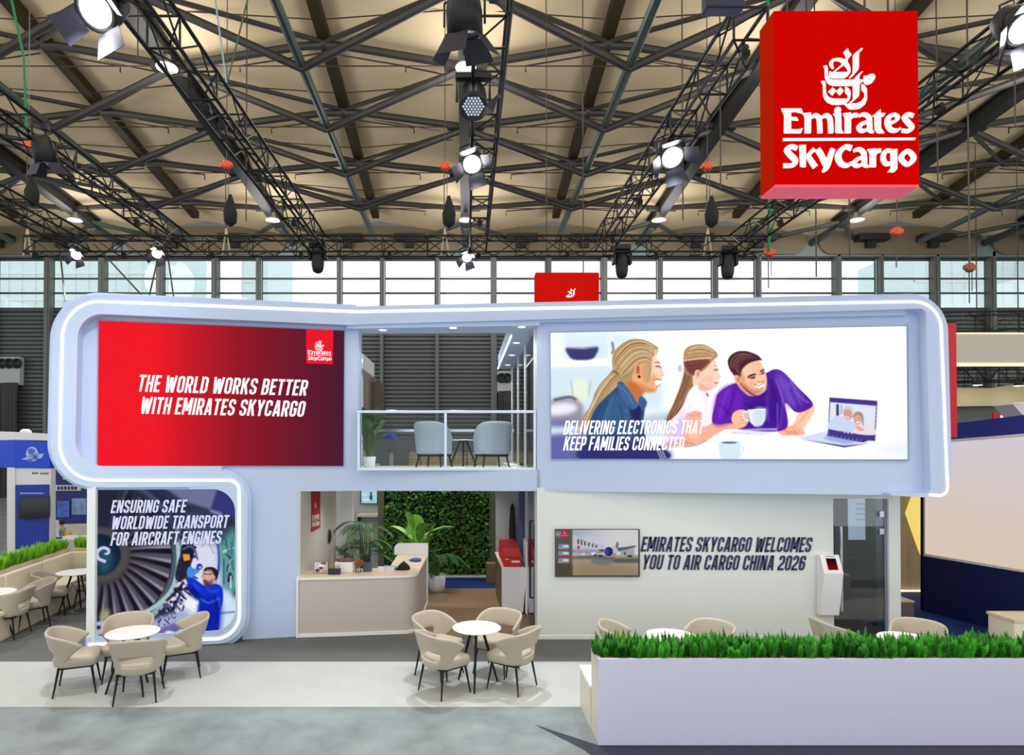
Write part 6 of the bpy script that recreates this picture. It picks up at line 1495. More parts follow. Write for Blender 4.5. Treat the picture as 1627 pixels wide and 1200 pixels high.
put_chair((T_(1112, 983, .78)[0], T_(1112, 983, .78)[1] - .22), (tr[0], tr[1] - .1), 'beige chair behind the table under the wall lettering', g)
tr2 = T_(1441, 1015); round_table(tr2, 'round white table partly hidden by ferns near the glass door', a0=.5)
put_chair(T_(1334, 1022, .46), 8, 'beige chair before the wall kiosk, behind the ferns', g)
put_chair((T_(1437, 982, .78)[0], T_(1437, 982, .78)[1] - .24), (tr2[0], tr2[1] - .1), 'beige chair behind the table near the glass door', g)
ta = T_(-14, 941); round_table(ta, 'round white table cut by the left picture edge', r=.33)
tb = T_(122, 908.5); round_table(tb, 'round white table at the cream bench, half behind the white column', r=.33, a0=-2.3)
g = 'chairs in the left seating corner'
put_chair(T_(52, 952, .46), (ta[0] - .2, ta[1] + .3), 'beige chair showing its slotted back in the left seating corner', g)
put_chair(T_(30, 932, .46), (ta[0], ta[1] - .6), 'beige chair between the left edge table and the cream bench', g)
put_chair(T_(84, 935, .46), (tb[0], tb[1]), 'beige chair facing the table at the cream bench corner', g)
put_chair(T_(150, 925, .46), tb, 'beige chair mostly hidden by the white column', g)
put_chair(T_(14, 965, .46), (ta[0] - 1.0, ta[1]), 'beige chair mostly cut by the left picture edge', g)
# upper deck: two lounge chairs and low table
c1, c2 = W(690, 720, 11.6), W(781, 720, 11.5)
put_chair((c1.x, c1.y), ((c1.x + c2.x) / 2 + .3, 13.6), 'grey lounge chair on the balcony, nearer the red screen', 'balcony lounge chairs', 'l', zD)
put_chair((c2.x, c2.y), ((c1.x + c2.x) / 2 - .1, 13.4), 'grey lounge chair on the balcony, nearer the family screen', 'balcony lounge chairs', 'l', zD)
q = W(736, 720, 12.2); round_table((q.x, q.y), 'low white round table between the balcony lounge chairs', .26, .52, zD)
palm('potted_palm', 'dark green palm at the left end of the balcony', (W(587, 700, 11.2).x, 11.2, zD), .84, 34, .52, leafmat('palm_deck', rgb(26, 70, 28), rgb(70, 120, 50)), seed=33, leafy=True, ps=.6)
# ================================================================== PLANTERS, BENCHES
M_PLANTER = mat('white_lacquer_planter', rgb(214, 214, 242), .35, spec=.5)
M_SOIL = mat('planter_soil', rgb(150, 128, 100), .9, noise=(20, .3))
yp0 = WZ(951, 1185.5, 0).y; zp = W(951, 1047, yp0).z; xp0 = WZ(951, 1185.5, 0).x; yp1 = yp0 + .36; xp1 = 7.6
root = thing('planter_wall', 'long white planter box with ferns in the right foreground', 'planter', (3.5, yp0 + .2, 0))
b = MB(); b.box((xp0, yp0, 0.003), (xp1, yp0 + .03, zp)); b.build('front_panel', M_PLANTER, root, bevel=.004)
b = MB(); b.box((xp0, yp1 - .03, 0.003), (xp1, yp1, zp)); b.box((xp0, yp0 + .03, 0.003), (xp0 + .03, yp1 - .03, zp)); b.box((xp1 - .03, yp0 + .03, 0.003), (xp1, yp1 - .03, zp)); b.build('side_panel', mat('cream_planter_side', rgb(224, 218, 206), .4), root)
b = MB(); b.box((xp0 + .03, yp0 + .03, .4), (xp1 - .03, yp1 - .03, zp - .02)); b.build('soil', M_SOIL, root)
root = thing('bench', 'white bench box behind the planter, only its end showing', 'bench', (3.5, 7.0, 0))
b = MB(); b.box((xp0 - .01, yp1 + .005, .003), (xp1, 7.32, .42)); b.build('base', MATS['cream_planter_side'], root, bevel=.004)
b = MB(); b.box((xp0 - .015, yp1 + .005, .42), (xp1, 7.34, .47)); b.build('seat', M_WTRIM, root, bevel=.012)
# foxtail ferns: upright plumes made of short needles
M_FERN = leafmat('fern_green', rgb(24, 104, 24), rgb(92, 200, 58), 9.0); M_LIME = leafmat('lime_fern', rgb(92, 176, 22), rgb(178, 236, 60), 9.0)
def fern_mesh(seed, m, h=.26, n=7, spread=.07, wide=.03):
    rs = random.Random(seed); b = MB()
    for i in range(n):
        a = rs.random() * 2 * PI; r = spread * math.sqrt(rs.random()); base = Vector((r * math.cos(a), r * math.sin(a), 0)); H = h * rs.uniform(.62, 1.08)
        lean = Vector((math.cos(a), math.sin(a), 0)) * rs.uniform(.0, .34) * H + Vector((rs.uniform(-.02, .02), rs.uniform(-.02, .02), 0)); tip = base + lean + Vector((0, 0, H)); ax = (tip - base).normalized()
        s = ax.orthogonal().normalized(); t = ax.cross(s)
        b.tube(base, tip, .004, .001, 4, False)
        N = 11
        for k in range(N):
            u = k / N; c = base.lerp(tip, .08 + .9 * u); w = wide * (math.sin(PI * (.18 + .78 * u)) ** .8) * (1.05 - .5 * u)
            for q in range(6):
                an = q * PI / 3 + k * .5; d = s * math.cos(an) + t * math.sin(an); e = d.cross(ax)
                b.add([c - e * w * .34, c + d * w + ax * w * 1.15, c + e * w * .34], [(0, 1, 2)])
    o = b.build('foxtail_fern', m); return o
def fern_row(spots, m, h, label, group, seeds=4, wide=.042):
    protos = [fern_mesh(s + 11, m, h, wide=wide) for s in range(seeds)]; usedp = set()
    for i, (x, y, z) in enumerate(spots):
        k = i % seeds; o = protos[k] if k not in usedp else protos[k].copy()
        if k in usedp: COL.objects.link(o)
        usedp.add(k); o.location = (x, y, z); o.rotation_euler = (0, 0, (i * 2.4) % 6.28); sc = .82 + .3 * ((i * 37) % 11) / 11; o.scale = (1, 1, sc)
        tag(o, label, 'plant', group)
sp = []
rs = random.Random(2)
n = 54
for i in range(n):
    x = xp0 + .09 + (xp1 - xp0 - .18) * i / (n - 1)
    for y in (yp0 + .10, yp0 + .18, yp0 + .27): sp.append((x + rs.uniform(-.03, .03), y + rs.uniform(-.02, .02), zp - .03))
fern_row(sp, M_FERN, .23, 'green foxtail fern in the long white planter in front', 'foxtail ferns in the front planter')
# left seating corner: cream bench with planted back
M_CREAM = mat('cream_leather', rgb(236, 228, 204), .4); M_TANW = woodmat('pale_oak_trim', rgb(206, 186, 156), rgb(222, 204, 178), (3, 3, 9))
def corner(px, py, z): p = WZ(px, py, z); return Vector((p.x, p.y))
A0, A1 = corner(-40, 921, .92), corner(112, 871.5, .92)          # back edge line of the long arm
d = (A1 - A0).normalized(); nn = Vector((-d.y, d.x)); nn = nn if nn.x > 0 else -nn     # towards the room
nn = Vector((d.y, -d.x)) if Vector((d.y, -d.x)).x > 0 else Vector((-d.y, d.x))
A0 = A1 - d * 3.6
root = thing('corner_bench', 'cream padded corner bench with a planted back at the left', 'bench', (A1.x, A1.y, 0))
A2 = Vector((A1.x + 1.9, A1.y + .22))
def slab2(name, p, q, o0, o1, z0, z1, m, bev=.01):
    dd = (q - p).normalized(); n2 = nn if (q - p).dot(d) > .9 * (q - p).length else Vector((dd.y, -dd.x))
    if n2.y > 0 and abs(n2.y) > abs(n2.x): n2 = -n2
    b = MB(); b.prism([(*(p + n2 * o0), z0), (*(q + n2 * o0), z0), (*(q + n2 * o1), z0), (*(p + n2 * o1), z0)], (0, 0, z1 - z0)); return b.build(name, m, root, bevel=bev)
for (p, q, L) in ((A0, A1, 2), (A1, A2, 1)):
    slab2('planter_back', p, q, -.34, -.02, 0.004, .92, M_TANW)
    slab2('seat', p, q, .08, .55, .40, .46, M_CREAM, .02); slab2('base', p, q, .06, .50, .004, .40, mat('cream_base', rgb(214, 204, 180), .6))
    k = 3 if L == 2 else 1
    for i in range(k):
        a = p.lerp(q, (i + .02) / k); c = p.lerp(q, (i + .98) / k); slab2('back_cushion', a, c, -.02, .08, .50, .86, M_CREAM, .025)
sp = []
for (p, q, k) in ((A0, A1, 26), (A1, A2, 13)):
    dd = (q - p).normalized(); n2 = nn if k == 26 else Vector((0.1, -1))
    for i in range(k):
        for off_ in (-.12, -.24): c = p.lerp(q, (i + .5) / k) + n2 * off_; sp.append((c.x + rs.uniform(-.03, .03), c.y + rs.uniform(-.03, .03), .90))
fern_row(sp, M_LIME, .27, 'bright lime green foxtail fern along the back of the cream corner bench', 'ferns behind the cream corner bench', wide=.05)

# ================================================================== NEIGHBOUR STAND ON THE LEFT
M_BLU = mat('bright_blue_panel', rgb(12, 66, 206), .5, emit=(rgb(10, 60, 200), .12)); M_BLU2 = mat('deep_blue_panel', rgb(16, 56, 168), .5); M_NVY = mat('navy_graphic', rgb(20, 38, 120), .5, noise=(1.5, .4)); M_WST = mat('white_stand', rgb(232, 233, 240), .5)
YN = 13.9; PN = Plane(0, YN)
root = thing('trade_stand', 'blue and white neighbouring stand with a globe sign at the left edge', 'trade stand', W(40, 880, YN))
fc = Plane(W(23, 720, YN).x, YN, .12); sd_ = Plane(W(23, 720, YN).x, YN, 1.1)
part_px('fascia_top', [(23, 687), (77, 690), (77, 700), (23, 699)], fc, .5, M_WST, root); part_px('fascia', [(23, 699), (79, 702), (79, 744), (23, 743.5)], fc, .45, M_BLU, root)
part_px('fascia_top', [(-60, 684), (23, 687), (23, 699), (-60, 701)], Plane(W(23, 720, YN).x, YN, -.25), .4, M_WST, root); part_px('fascia', [(-60, 701), (23, 699), (23, 743.5), (-60, 743)], Plane(W(23, 720, YN).x, YN, -.25), .35, M_BLU, root)
part_px('pillar', [(11, 743), (24, 743.5), (24, 893), (11, 893)], fc, .3, M_WST, root)
part_px('wall_panel', [(24, 743.5), (81, 744.5), (81, 893), (24, 893)], fc.shifted(-.03), .2, M_WST, root)
part_px('graphic_board', [(24.5, 771), (77, 770), (76, 866.5), (24, 873)], fc, .04, M_BLU2, root, .02)
px_mesh('globe_logo', [circle(51, 722, 10, 12), [(34, 730), (52, 722), (70, 721), (66, 728), (50, 732)]], fc, mat('pale_blue_print', rgb(170, 196, 240), .6), root, .006)
px_mesh('globe_pattern', [[(44, 715), (50, 712), (56, 716), (53, 722), (46, 722)], circle(56, 727, 4, 3), [(44, 733), (49, 731), (54, 734), (49, 736)]], fc, mat('mid_blue_print', rgb(60, 110, 214), .6), root, .008)
def mini(root_, txt, x0, y, x1, h, plane, m, off): px_mesh('lettering', line_px(txt, (x0, y), (x1, y), h, slant=0), plane, m, root_, off)
px_mesh('lettering', [[(x, y), (x + w_, y), (x + w_, y + 3.2), (x, y + 3.2)] for x, y, w_ in ((51, 750.5, 2.2), (54.5, 750.5, 2.2), (58, 750.5, 2.2), (64, 751, 1.2), (66.2, 751, 1.6), (69, 751, 1), (71, 751, 1.4), (73.5, 751, 1.6), (76, 751, 1))], fc.shifted(-.03), mat('dark_print', rgb(50, 54, 70), .6), root, .006)
px_mesh('lettering', [[(32 + 2.5 * k, 782.6 + (k % 3) * .3), (33.9 + 2.5 * k, 782.6 + (k % 3) * .3), (33.9 + 2.5 * k, 785.2), (32 + 2.5 * k, 785.2)] for k in range(15)], fc, MATS['pale_blue_print'], root, .026)
c = W(41, 684, 15.5)
root = thing('roof_lamp', 'small white dome lamp on top of the blue neighbouring stand', 'lamp', W(41, 689, YN + .1)); b = MB(); b.lathe([(.12, 0), (.11, .05), (.06, .09), (.001, .1)], W(41, 688.5, YN + .15), 16); b.build('dome', M_WST, root, True); b = MB(); b.lathe([(.05, -.01), (.05, .01)], W(41, 688, YN + .15) + Vector((0, 0, .1)), 12); b.build('cap', M_LB, root)
root = thing('wall_television', 'black television tilted on the blue neighbouring board', 'television', W(55, 825, YN)); o_ = fc.shifted(.08)
b = MB(); b.prism([o_.at(*q) for q in ((31.5, 790.5), (79.5, 788.5), (79, 821), (31, 825))], o_.n * .05); b.build('bezel', mat('glossy_black', rgb(14, 14, 18), .15), root, bevel=.004)
b = MB(); b.prism([o_.at(*q, .052) for q in ((33, 792), (78.2, 790), (77.7, 819.5), (32.6, 823.2))], o_.n * .003); b.build('display', mat('off_screen', rgb(22, 24, 28), .08), root)
# booth interior behind: navy wall, counter with cloth, person
YV = 17.5; PV = Plane(0, YV)
root = thing('backdrop_panel', 'navy picture wall of the neighbouring stand behind the counter', 'panel', W(110, 860, YV))
part_px('panel', [(70, 745), (150, 745), (150, 880), (70, 880)], PV, .1, M_NVY, root)
part_px('name_board', [(88, 771), (128, 771), (128, 780), (88, 780)], PV, .04, mat('grey_board', rgb(206, 206, 210), .6), root, .045)
px_mesh('lettering', [[(91 + 5.4 * k, 773), (95 + 5.4 * k, 773), (95 + 5.4 * k, 778.5), (91 + 5.4 * k, 778.5)] for k in range(6)], PV, MATS['dark_print'], root, .05)
for q_, c_ in (((90, 796, 110, 822), (60, 100, 190)), ((114, 792, 137, 818), (120, 150, 200)), ((80, 797, 88, 820), (50, 80, 170))):
    part_px('poster', [(q_[0], q_[1]), (q_[2], q_[1]), (q_[2], q_[3]), (q_[0], q_[3])], PV, .02, mat('poster_%d' % q_[0], rgb(*c_), .5, noise=(5, .5)), root, .03)
part_px('wainscot', [(70, 834), (150, 832), (150, 885), (70, 885)], PV, .05, mat('cream_wainscot', rgb(206, 200, 186), .6), root, .06)
root = thing('counter_table', 'counter table under a pleated white cloth at the neighbouring stand', 'table', W(100, 880, 15.2))
a0, b0 = W(79, 857, 15.2), W(120, 857, 15.2)
b = MB(); b.box((a0.x, 15.2, a0.z - .03), (b0.x, 15.9, a0.z)); b.build('tabletop', M_WST, root)
b = MB(); N = 40
top = [(a0.x + (b0.x - a0.x) * k / N, 15.17 + .02 * (k % 2)) for k in range(N + 1)]
b.add([(x, y, a0.z - .01) for x, y in top] + [(x, y - .015, .02) for x, y in top], [(k, k + 1, N + 2 + k, N + 1 + k) for k in range(N)]); o = b.build('pleated_cloth', M_WST, root); sd2 = o.modifiers.new('t', 'SOLIDIFY'); sd2.thickness = .01
root = thing('display_box', 'white display box on the cloth-covered counter', 'box', W(83, 855, 15.4)); a1 = W(83, 855, 15.4); b = MB(); b.box((a1.x - .1, 15.3, b0.z), (a1.x + .1, 15.5, b0.z + .42)); b.build('box', M_WST, root, bevel=.01); b = MB(); b.box((a1.x - .08, 15.29, b0.z + .06), (a1.x + .08, 15.3, b0.z + .36)); b.build('panel', mat('pale_card', rgb(220, 222, 236), .6), root)
root = thing('keyboard', 'black flat keyboard lying on the counter cloth', 'keyboard', W(88, 857, 15.25)); a1 = W(88, 858.5, 15.25); b = MB(); b.box((a1.x - .12, 15.22, b0.z + .002), (a1.x + .12, 15.34, b0.z + .03)); b.build('case', M_LB, root); b = MB(); b.box((a1.x - .11, 15.23, b0.z + .03), (a1.x + .11, 15.33, b0.z + .036)); b.build('keys', mat('key_grey', rgb(60, 60, 64), .6), root)
# the person: standing behind the counter, turned to the side, yellow bag on the back
hp = W(99, 831, 16.4)
root = thing('person', 'person in a grey shirt with a yellow bag bending at the neighbouring counter', 'person', (hp.x, 16.4, 0))
def skin(name, verts, edges, rad, m, parent, root_i=0):
    me = bpy.data.meshes.new(name); o0 = ORG.get(parent.name, Vector((0, 0, 0)))
    me.from_pydata([tuple(Vector(v) - o0) for v in verts], edges, []); o = _link(name, me, m, parent)
    sk = o.modifiers.new('skin', 'SKIN'); 
    for i, r in enumerate(rad): me.skin_vertices[0].data[i].radius = (r, r) if not isinstance(r, tuple) else r
    for i in range(len(rad)): me.skin_vertices[0].data[i].use_root = (i == root_i)
    sb = o.modifiers.new('soft', 'SUBSURF'); sb.levels = 2; sb.render_levels = 2
    for p in me.polygons: p.use_smooth = True
    return o
hz = hp.z; s_ = hz / 1.55; X0, Y0 = hp.x, 16.4
def q3(x, y, z): return (X0 + x * s_, Y0 + y * s_, z * s_)
vs = [q3(.06, 0, .88), q3(.04, 0, 1.05), q3(.02, 0, 1.24), q3(.0, 0, 1.36), q3(-.02, 0, 1.44), q3(.06, -.09, .82), q3(.05, -.1, .48), q3(.06, -.1, .07), q3(.06, .09, .82), q3(.08, .1, .48), q3(.09, .1, .07),
      q3(.0, -.17, 1.3), q3(-.06, -.2, 1.06), q3(-.2, -.16, 1.12), q3(-.27, -.12, 1.2), q3(.0, .17, 1.3), q3(-.04, .2, 1.06), q3(-.18, .14, 1.1), q3(-.26, .1, 1.16), q3(-.03, -.1, .03), q3(.0, .1, .03)]
ed = [(0, 1), (1, 2), (2, 3), (3, 4), (0, 5), (5, 6), (6, 7), (7, 19), (0, 8), (8, 9), (9, 10), (10, 20), (2, 11), (11, 12), (12, 13), (13, 14), (2, 15), (15, 16), (16, 17), (17, 18)]
rd = [.12, .115, .12, .06, .05, .085, .055, .04, .085, .055, .04, .055, .042, .036, .03, .055, .042, .036, .03, .035, .035]
skin('body', vs, ed, [r * s_ for r in rd], mat('grey_shirt', rgb(150, 160, 176), .8), root)
b = MB(); b.ball(q3(-.04, 0, 1.53), .105 * s_, .92, .8, 1.12); b.build('head', mat('skin_tone', rgb(196, 146, 118), .6), root, True)
b = MB(); b.ball(q3(-.02, 0, 1.57), .112 * s_, .95, .86, 1.0); b.build('hair', mat('black_hair', rgb(34, 28, 28), .7), root, True)
b = MB(); b.box((X0 - .13 * s_, Y0 - .2 * s_, .05), (X0 + .2 * s_, Y0 + .2 * s_, .9 * s_)); 
skin('trousers', [q3(.06, 0, .95), q3(.06, -.09, .82), q3(.05, -.1, .48), q3(.06, -.1, .1), q3(.06, .09, .82), q3(.08, .1, .48), q3(.09, .1, .1)], [(0, 1), (1, 2), (2, 3), (0, 4), (4, 5), (5, 6)], [r * s_ for r in (.135, .1, .07, .055, .1, .07, .055)], mat('dark_trousers', rgb(30, 32, 44), .8), root)
b = MB(); b.ball(q3(.24, -.02, 1.08), .16 * s_, .75, .9, 1.1); b.build('bag', mat('yellow_bag', rgb(226, 178, 40), .6), root, True)
b = MB(); b.path([q3(.2, -.1, 1.2), q3(.06, -.15, 1.36), q3(-.1, -.1, 1.2)], .012, 6); b.build('bag_strap', MATS['yellow_bag'], root)
b = MB(); b.ball(q3(-.29, -.11, 1.22), .045 * s_, 1.2, .7, .9, 8); b.ball(q3(-.28, .1, 1.18), .045 * s_, 1.2, .7, .9, 8); b.build('hand', MATS['skin_tone'], root, True)
# electrical cabinet with cables on the back wall (left) ---------------------------------
for px0, px1, py0, py1, lab in ((-6, 31, 567, 612, 'grey wall cabinet with fans and black cables on the shutter wall at left'), (790, 818, 590, 625, 'pale wall cabinet with black cables seen through the balcony')):
    YB = BW - .5; a0, b0 = W(px0, py0, YB), W(px1, py1, YB); root = thing('electrical_cabinet', lab, 'cabinet', (a0.x, YB, b0.z))
    b = MB(); b.box((a0.x, YB, b0.z), (b0.x, BW - .1, a0.z)); b.build('case', mat('grey_cabinet', rgb(168, 176, 172), .5), root, bevel=.03)
    for k in range(3 if px0 < 0 else 2):
        cx_ = a0.x + (b0.x - a0.x) * (.25 + .32 * k); b = MB(); b.lathe([(.3, -.02), (.3, .06), (.24, .08), (.2, .0), (.001, .0)], (cx_, YB - .02, a0.z - .4), 18, Matrix.Rotation(PI / 2, 3, 'X')); b.build('fan', M_LB, root, True)
    for k in range(7):
        x = a0.x + (b0.x - a0.x) * (.1 + .13 * k); b = MB(); b.path([(x, YB - .05, b0.z + .1), (x + .05, YB - .2, b0.z - .5), (x + .02, YB - .1, 1.0), (x, YB - .1, 0.0)], .14 if k > 2 else .08, 6); b.build('cable', mat('black_cable', rgb(40, 42, 42), .6), root)
# behind the balcony: taupe block, blue canopy, gold lattice screen, cream wall ------------
root = thing('partition_block', 'taupe block of a stand beyond the balcony, at its left edge', 'partition', W(585, 700, 24)); b = MB(); a0, b0 = W(560, 592, 24), W(600, 700, 24); b.box((a0.x, 24, 0), (b0.x - .35, 26, a0.z)); b.build('wall', mat('taupe_block', rgb(122, 110, 104), .7), root); b = MB(); b.box((b0.x - .35, 24.6, 0), (b0.x, 26, a0.z - .3)); b.build('return_wall', mat('taupe_block_dark', rgb(92, 84, 80), .7), root)
root = thing('fascia_board', 'white lit fascia of a stand at the left edge of the balcony view', 'fascia', W(570, 575, 16)); b = MB(); a0, b0 = W(560, 562, 16), W(576.5, 586, 16); b.box((a0.x, 16, b0.z), (b0.x, 18, a0.z)); b.build('board', M_WST, root); b = MB(); b.box((a0.x, 15.985, (a0.z + b0.z) / 2 - .03), (b0.x, 16, (a0.z + b0.z) / 2 + .05)); b.build('light_line', M_LED, root); b = MB(); b.box((a0.x, 17, 0), (a0.x + .1, 17.1, b0.z)); b.build('post', M_WST, root)
root = thing('tent_canopy', 'bright blue tent canopy beyond the balcony railing', 'canopy', W(605, 700, 26))
b = MB(); N = 24
prof = [(581, 704), (588, 690), (596, 681), (604, 680), (608, 686), (616, 687), (624, 695), (630, 704)]
b.prism([W(x, y, 26) for x, y in catmull(prof, False, 4)], (0, 2.4, 0)); b.build('cloth', mat('blue_tent', rgb(30, 104, 206), .7), root)
b = MB(); b.prism([W(x, y, 26) for x, y in ((579, 704), (632, 704), (632, 709), (579, 709))], (0, 2.3, 0)); b.build('valance', mat('grey_valance', rgb(110, 112, 116), .7), root)
b = MB()
for px in (584, 627): b.tube(W(px, 709, 26.1), (W(px, 709, 26.1).x, 26.1, 0), .05, n=6)
b.build('post', M_WST, root)
root = thing('lattice_screen', 'cream wall with gold lattice beyond the upper deck floor', 'screen', W(680, 745, 22)); a0, b0 = W(572, 711, 22), W(825, 760, 22)
b = MB(); b.box((a0.x, 22.06, 0), (b0.x, 22.3, a0.z - .08)); b.build('wall', mat('cream_wall_far', rgb(216, 212, 196), .7), root)
b = MB(); b.box((a0.x, 21.9, a0.z - .1), (b0.x, 22.3, a0.z + .28)); b.build('lintel', mat('grey_lintel', rgb(92, 94, 96), .6), root)
b = MB()
for x0_, x1_ in ((577, 601), (640, 668), (668, 705), (705, 742), (742, 790)):
    u0, u1 = W(x0_, 745, 22).x, W(x1_, 745, 22).x; nn_ = max(3, int((x1_ - x0_) / 4.5))
    for k in range(nn_ + 1): x = u0 + (u1 - u0) * k / nn_; b.box((x - .012, 22.0, 1.6), (x + .012, 22.04, a0.z - .1))
    z = 1.6
    while z < a0.z - .1: b.box((u0, 22.0, z), (u1, 22.04, z + .024)); z += .14
b.build('lattice', mat('gold_lattice', rgb(206, 178, 112), .4, .3), root)
b = MB()
for px in (606, 637): x = W(px, 745, 22).x; b.box((x - .25, 21.9, 0), (x + .25, 22.3, a0.z - .1))
b.build('pier', MATS['grey_lintel'], root)

# ================================================================== NEIGHBOUR STAND ON THE RIGHT
kx = -.229
PK = Plane(8.36, 11.57, 1 / kx)
if PK.n.x > 0: PK.n = -PK.n
root = thing('trade_stand', 'navy stand with a large glowing pale screen at the right edge', 'trade stand', (8.6, 10.5, 0))
def pk(px, py, off=0): return PK.at(px, py, off)
b = MB(); b.prism([pk(1462.5, 969), pk(1900, 1089), pk(1900, 954.5), pk(1462.5, 793 + 90)], PK.n * -.3); b.build('wall_base', mat('navy_wall', rgb(20, 28, 84), .45), root)
b = MB(); b.prism([pk(1462.5, 700), pk(1467.5, 700), pk(1467.5, 970), pk(1462.5, 969)], PK.n * -.3); b.build('corner_post', mat('navy_post', rgb(14, 16, 40), .4), root)
b = MB(); b.prism([pk(1467.5, 703), pk(1900, 670), pk(1900, 955.7), pk(1467.5, 883.5)], PK.n * -.25); b.build('light_box', M_WST, root)
M_GLOW = bpy.data.materials.new('glowing_fabric'); M_GLOW.use_nodes = True; nt = M_GLOW.node_tree; nt.nodes.clear()
e = nt.nodes.new('ShaderNodeEmission'); oo = nt.nodes.new('ShaderNodeOutputMaterial'); tc = nt.nodes.new('ShaderNodeTexCoord'); sx = nt.nodes.new('ShaderNodeSeparateXYZ'); rp = nt.nodes.new('ShaderNodeValToRGB')
rp.color_ramp.elements[0].color = (*rgb(226, 206, 184), 1); rp.color_ramp.elements[1].color = (*rgb(216, 210, 220), 1)
nt.links.new(tc.outputs['Generated'], sx.inputs[0]); nt.links.new(sx.outputs['Z'], rp.inputs[0]); nt.links.new(rp.outputs[0], e.inputs[0]); e.inputs[1].default_value = .92 * EM; nt.links.new(e.outputs[0], oo.inputs[0])
b = MB(); b.prism([pk(1470.5, 706, .004), pk(1895, 673.2, .004), pk(1895, 950.5, .004), pk(1470.5, 880, .004)], PK.n * .01); b.build('display', M_GLOW, root)
b = MB(); b.prism([pk(1430, 684), pk(1900, 625.3), pk(1900, 668.6), pk(1430, 706)], PK.n * -.5); b.build('fascia', mat('royal_blue_fascia', rgb(40, 52, 150), .5), root)
b = MB(); b.prism([pk(1430, 705, .02), pk(1900, 667.6, .02), pk(1900, 671, .02), pk(1430, 708, .02)], PK.n * .02); b.build('edge_trim', M_WTRIM, root)
# gold wall with the glowing arrow shape and light line
YA = 12.9; PA = Plane(0, YA)
root = thing('gold_panel', 'gold panelled wall with a glowing yellow arrow shape beyond the stand end', 'panel', W(1447, 935, YA))
part_px('panel', [(1415, 760), (1480, 760), (1480, 936), (1415, 936)], PA, .1, woodmat('gold_panelling', rgb(160, 138, 92), rgb(178, 156, 108), (9, 1, .4)), root)
part_px('light_shape', [(1440.5, 816), (1455, 776), (1475, 760), (1475, 905), (1461, 874)], PA, .05, emis('warm_glow', rgb(246, 220, 120), .95), root, .055)
part_px('light_line', [(1415, 938), (1480, 938), (1480, 940.5), (1415, 940.5)], PA, .05, emis('warm_line', rgb(255, 240, 200), 1.6), root, .06)
part_px('base', [(1415, 940.5), (1480, 940.5), (1480, 946), (1415, 946)], PA, .08, mat('dark_gold', rgb(96, 84, 60), .6), root, .02)
root = thing('wooden_step', 'low wooden step box beside the end column', 'step', W(1442, 985, 11)); q0, q1 = WZ(1431, 985, 0), WZ(1452, 985, 0); b = MB(); b.box((q0.x - .3, q1.y, 0.004), (q1.x, q1.y + .7, .30)); b.build('box', mat('taupe_step', rgb(132, 118, 112), .6), root); b = MB(); b.box((q0.x - .3, q1.y - .01, .30), (q1.x + .01, q1.y + .7, .325)); b.build('top', M_MAPLE, root)
root = thing('bench', 'cream bench with oak top at the far right edge behind the ferns', 'bench', WZ(1625, 1015, .6)); q0 = WZ(1612, 985, .62); b = MB(); b.box((q0.x, q0.y, .004), (q0.x + 1.2, q0.y + .45, .58)); b.build('seat', M_CREAM, root, bevel=.02); b = MB(); b.box((q0.x - .01, q0.y - .01, .58), (q0.x + 1.2, q0.y + .46, .62)); b.build('top', M_MAPLE, root)
b = MB(); b.box((xe + .02, YW + .2, 0), (xe + .06, YW + .24, .06))
# red banner seen edge-on behind the right rim
root = thing('banner', 'red banner seen edge-on behind the right end of the rim', 'banner', W(1515, 695, 10.0)); a0, b0 = W(1505, 513, 10.0), W(1521, 695, 10.0)
b = MB(); b.box((a0.x, 10.0, b0.z), (b0.x, 10.5, a0.z)); b.build('cloth', mat('banner_red_edge', rgb(206, 14, 34), .5), root); b = MB(); b.box((a0.x, 9.99, a0.z), (b0.x, 10.51, a0.z + .03)); b.build('top_bar', M_LB, root); b = MB(); b.box((a0.x - .5, 10.2, a0.z - .5), (a0.x + .01, 10.24, a0.z - .46)); b.build('bracket', M_LB, root)
# far right: beige fascia with glow lines, beige wall, dark rig with lamps
YF = 22.0
root = thing('overhead_fascia', 'beige overhead fascia with glowing edges at far right', 'fascia', W(1560, 540, YF)); a0, b0 = W(1500, 531, YF), W(1950, 577, YF)
b = MB(); b.box((a0.x, YF, b0.z), (b0.x, YF + .6, a0.z)); b.build('board', mat('beige_fascia', rgb(206, 198, 186), .6), root)
b = MB(); b.box((a0.x, YF - .03, a0.z), (b0.x, YF + .6, a0.z + .05)); b.box((a0.x, YF - .03, b0.z - .04), (b0.x, YF + .6, b0.z)); b.build('light_line', emis('warm_edge', rgb(255, 236, 190), 1.25), root)
root = thing('beige_wall', 'curved beige wall under the dark rig at far right', 'wall', W(1560, 645, 24)); b = MB()
b.prism([W(1500, 616, 24), W(1580, 617, 24), W(1640, 606, 24), W(1720, 600, 24), W(1720, 632, 24), W(1580, 645, 24), W(1500, 646, 24)], (0, .4, 0)); b.build('board', mat('sand_board', rgb(206, 192, 150), .7), root)
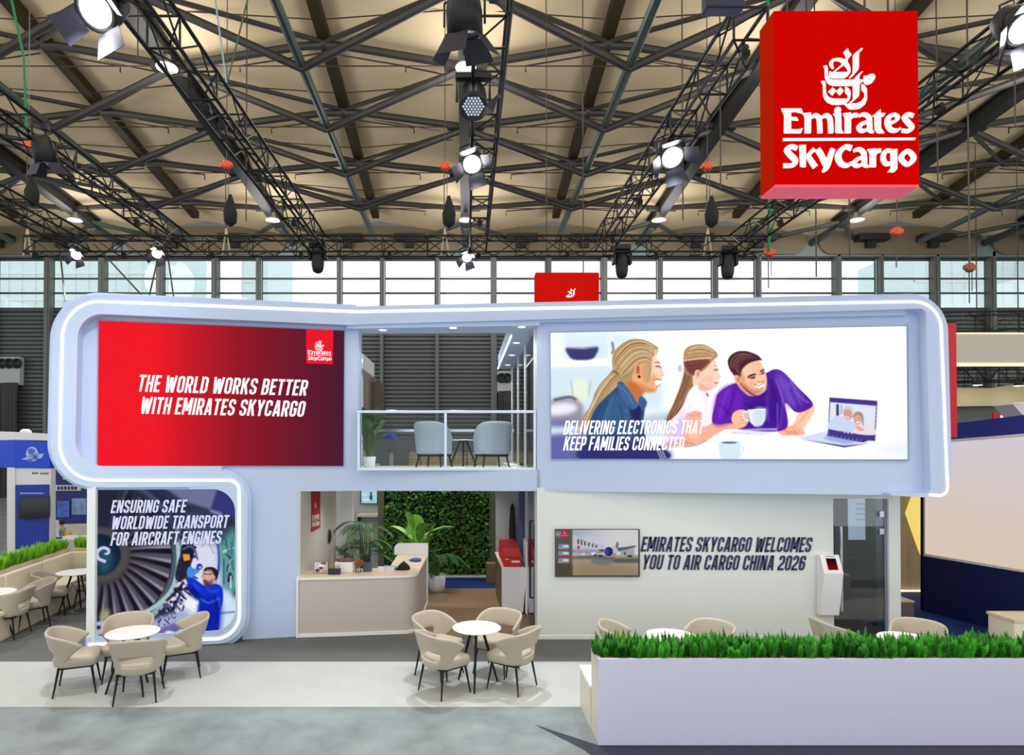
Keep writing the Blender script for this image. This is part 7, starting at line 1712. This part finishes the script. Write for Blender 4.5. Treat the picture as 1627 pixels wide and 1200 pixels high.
b = MB(); b.box((W(1500, 0, 24).x, 24.4, 0), (W(1720, 0, 24).x, 24.5, W(0, 646, 24).z)); b.build('back_panel', M_SHUT, root)
box_truss('dark truss above the beige overhead fascia at far right', W(1490, 515, 23.5), W(1740, 508, 23.5), .7, .8); box_truss('dark truss under the beige overhead fascia at far right', W(1490, 590, 24.8), W(1740, 584, 24.8), .9, .7)
box_truss('second dark truss under the beige overhead fascia at far right', W(1490, 604, 27), W(1740, 600, 27), .9, .7)
for px, py, lab in ((1553, 612, 'small lit lamp under the beige fascia, nearer the red banner'), (1619, 613, 'small lit lamp under the beige fascia at the right edge')):
    c = W(px, py, 23.4); root = thing('pendant_lamp', lab, 'lamp', c, group='small lamps at far right'); b = MB(); b.lathe([(.16, 0), (.15, .1), (.06, .2), (.02, .3), (.015, 9), (.001, 9.02)], c, 14); b.build('lamp_body', M_LB, root, True); b = MB(); b.lathe([(.001, -.02), (.15, -.005)], c, 14); b.build('diffuser', M_HB, root)
root = thing('red_sign', 'red sign with white characters behind the blue fascia at far right', 'sign', W(1600, 662, 20)); part_px('board', [(1579, 655), (1621, 657), (1621, 668), (1579, 668)], Plane(0, 20), .08, mat('red_board', rgb(190, 20, 30), .5), root); px_mesh('lettering', [[(1590 + 7 * k, 660), (1594 + 7 * k, 659.5), (1595 + 7 * k, 664), (1589 + 7 * k, 664)] for k in range(4)], Plane(0, 20), M_WSC, root, .01)
b = MB(); q = W(1600, 668, 20); b.box((q.x - .05, 20.02, 0), (q.x + .05, 20.07, q.z)); b.build('post', M_LB, root)
root = thing('white_canopy', 'white slanted canopy edge above the blue fascia at the right edge', 'canopy', W(1615, 650, 16)); b = MB(); b.prism([W(1609, 642, 16), W(1645, 640, 16), W(1645, 668, 16), W(1627, 662, 16)], (0, .6, 0)); b.build('cloth', mat('pale_canopy', rgb(226, 216, 226), .6), root); b = MB(); b.prism([W(1609, 640, 16), W(1645, 638, 16), W(1645, 641, 16), W(1609, 643, 16)], (0, .62, 0)); b.build('edge', M_WTRIM, root)
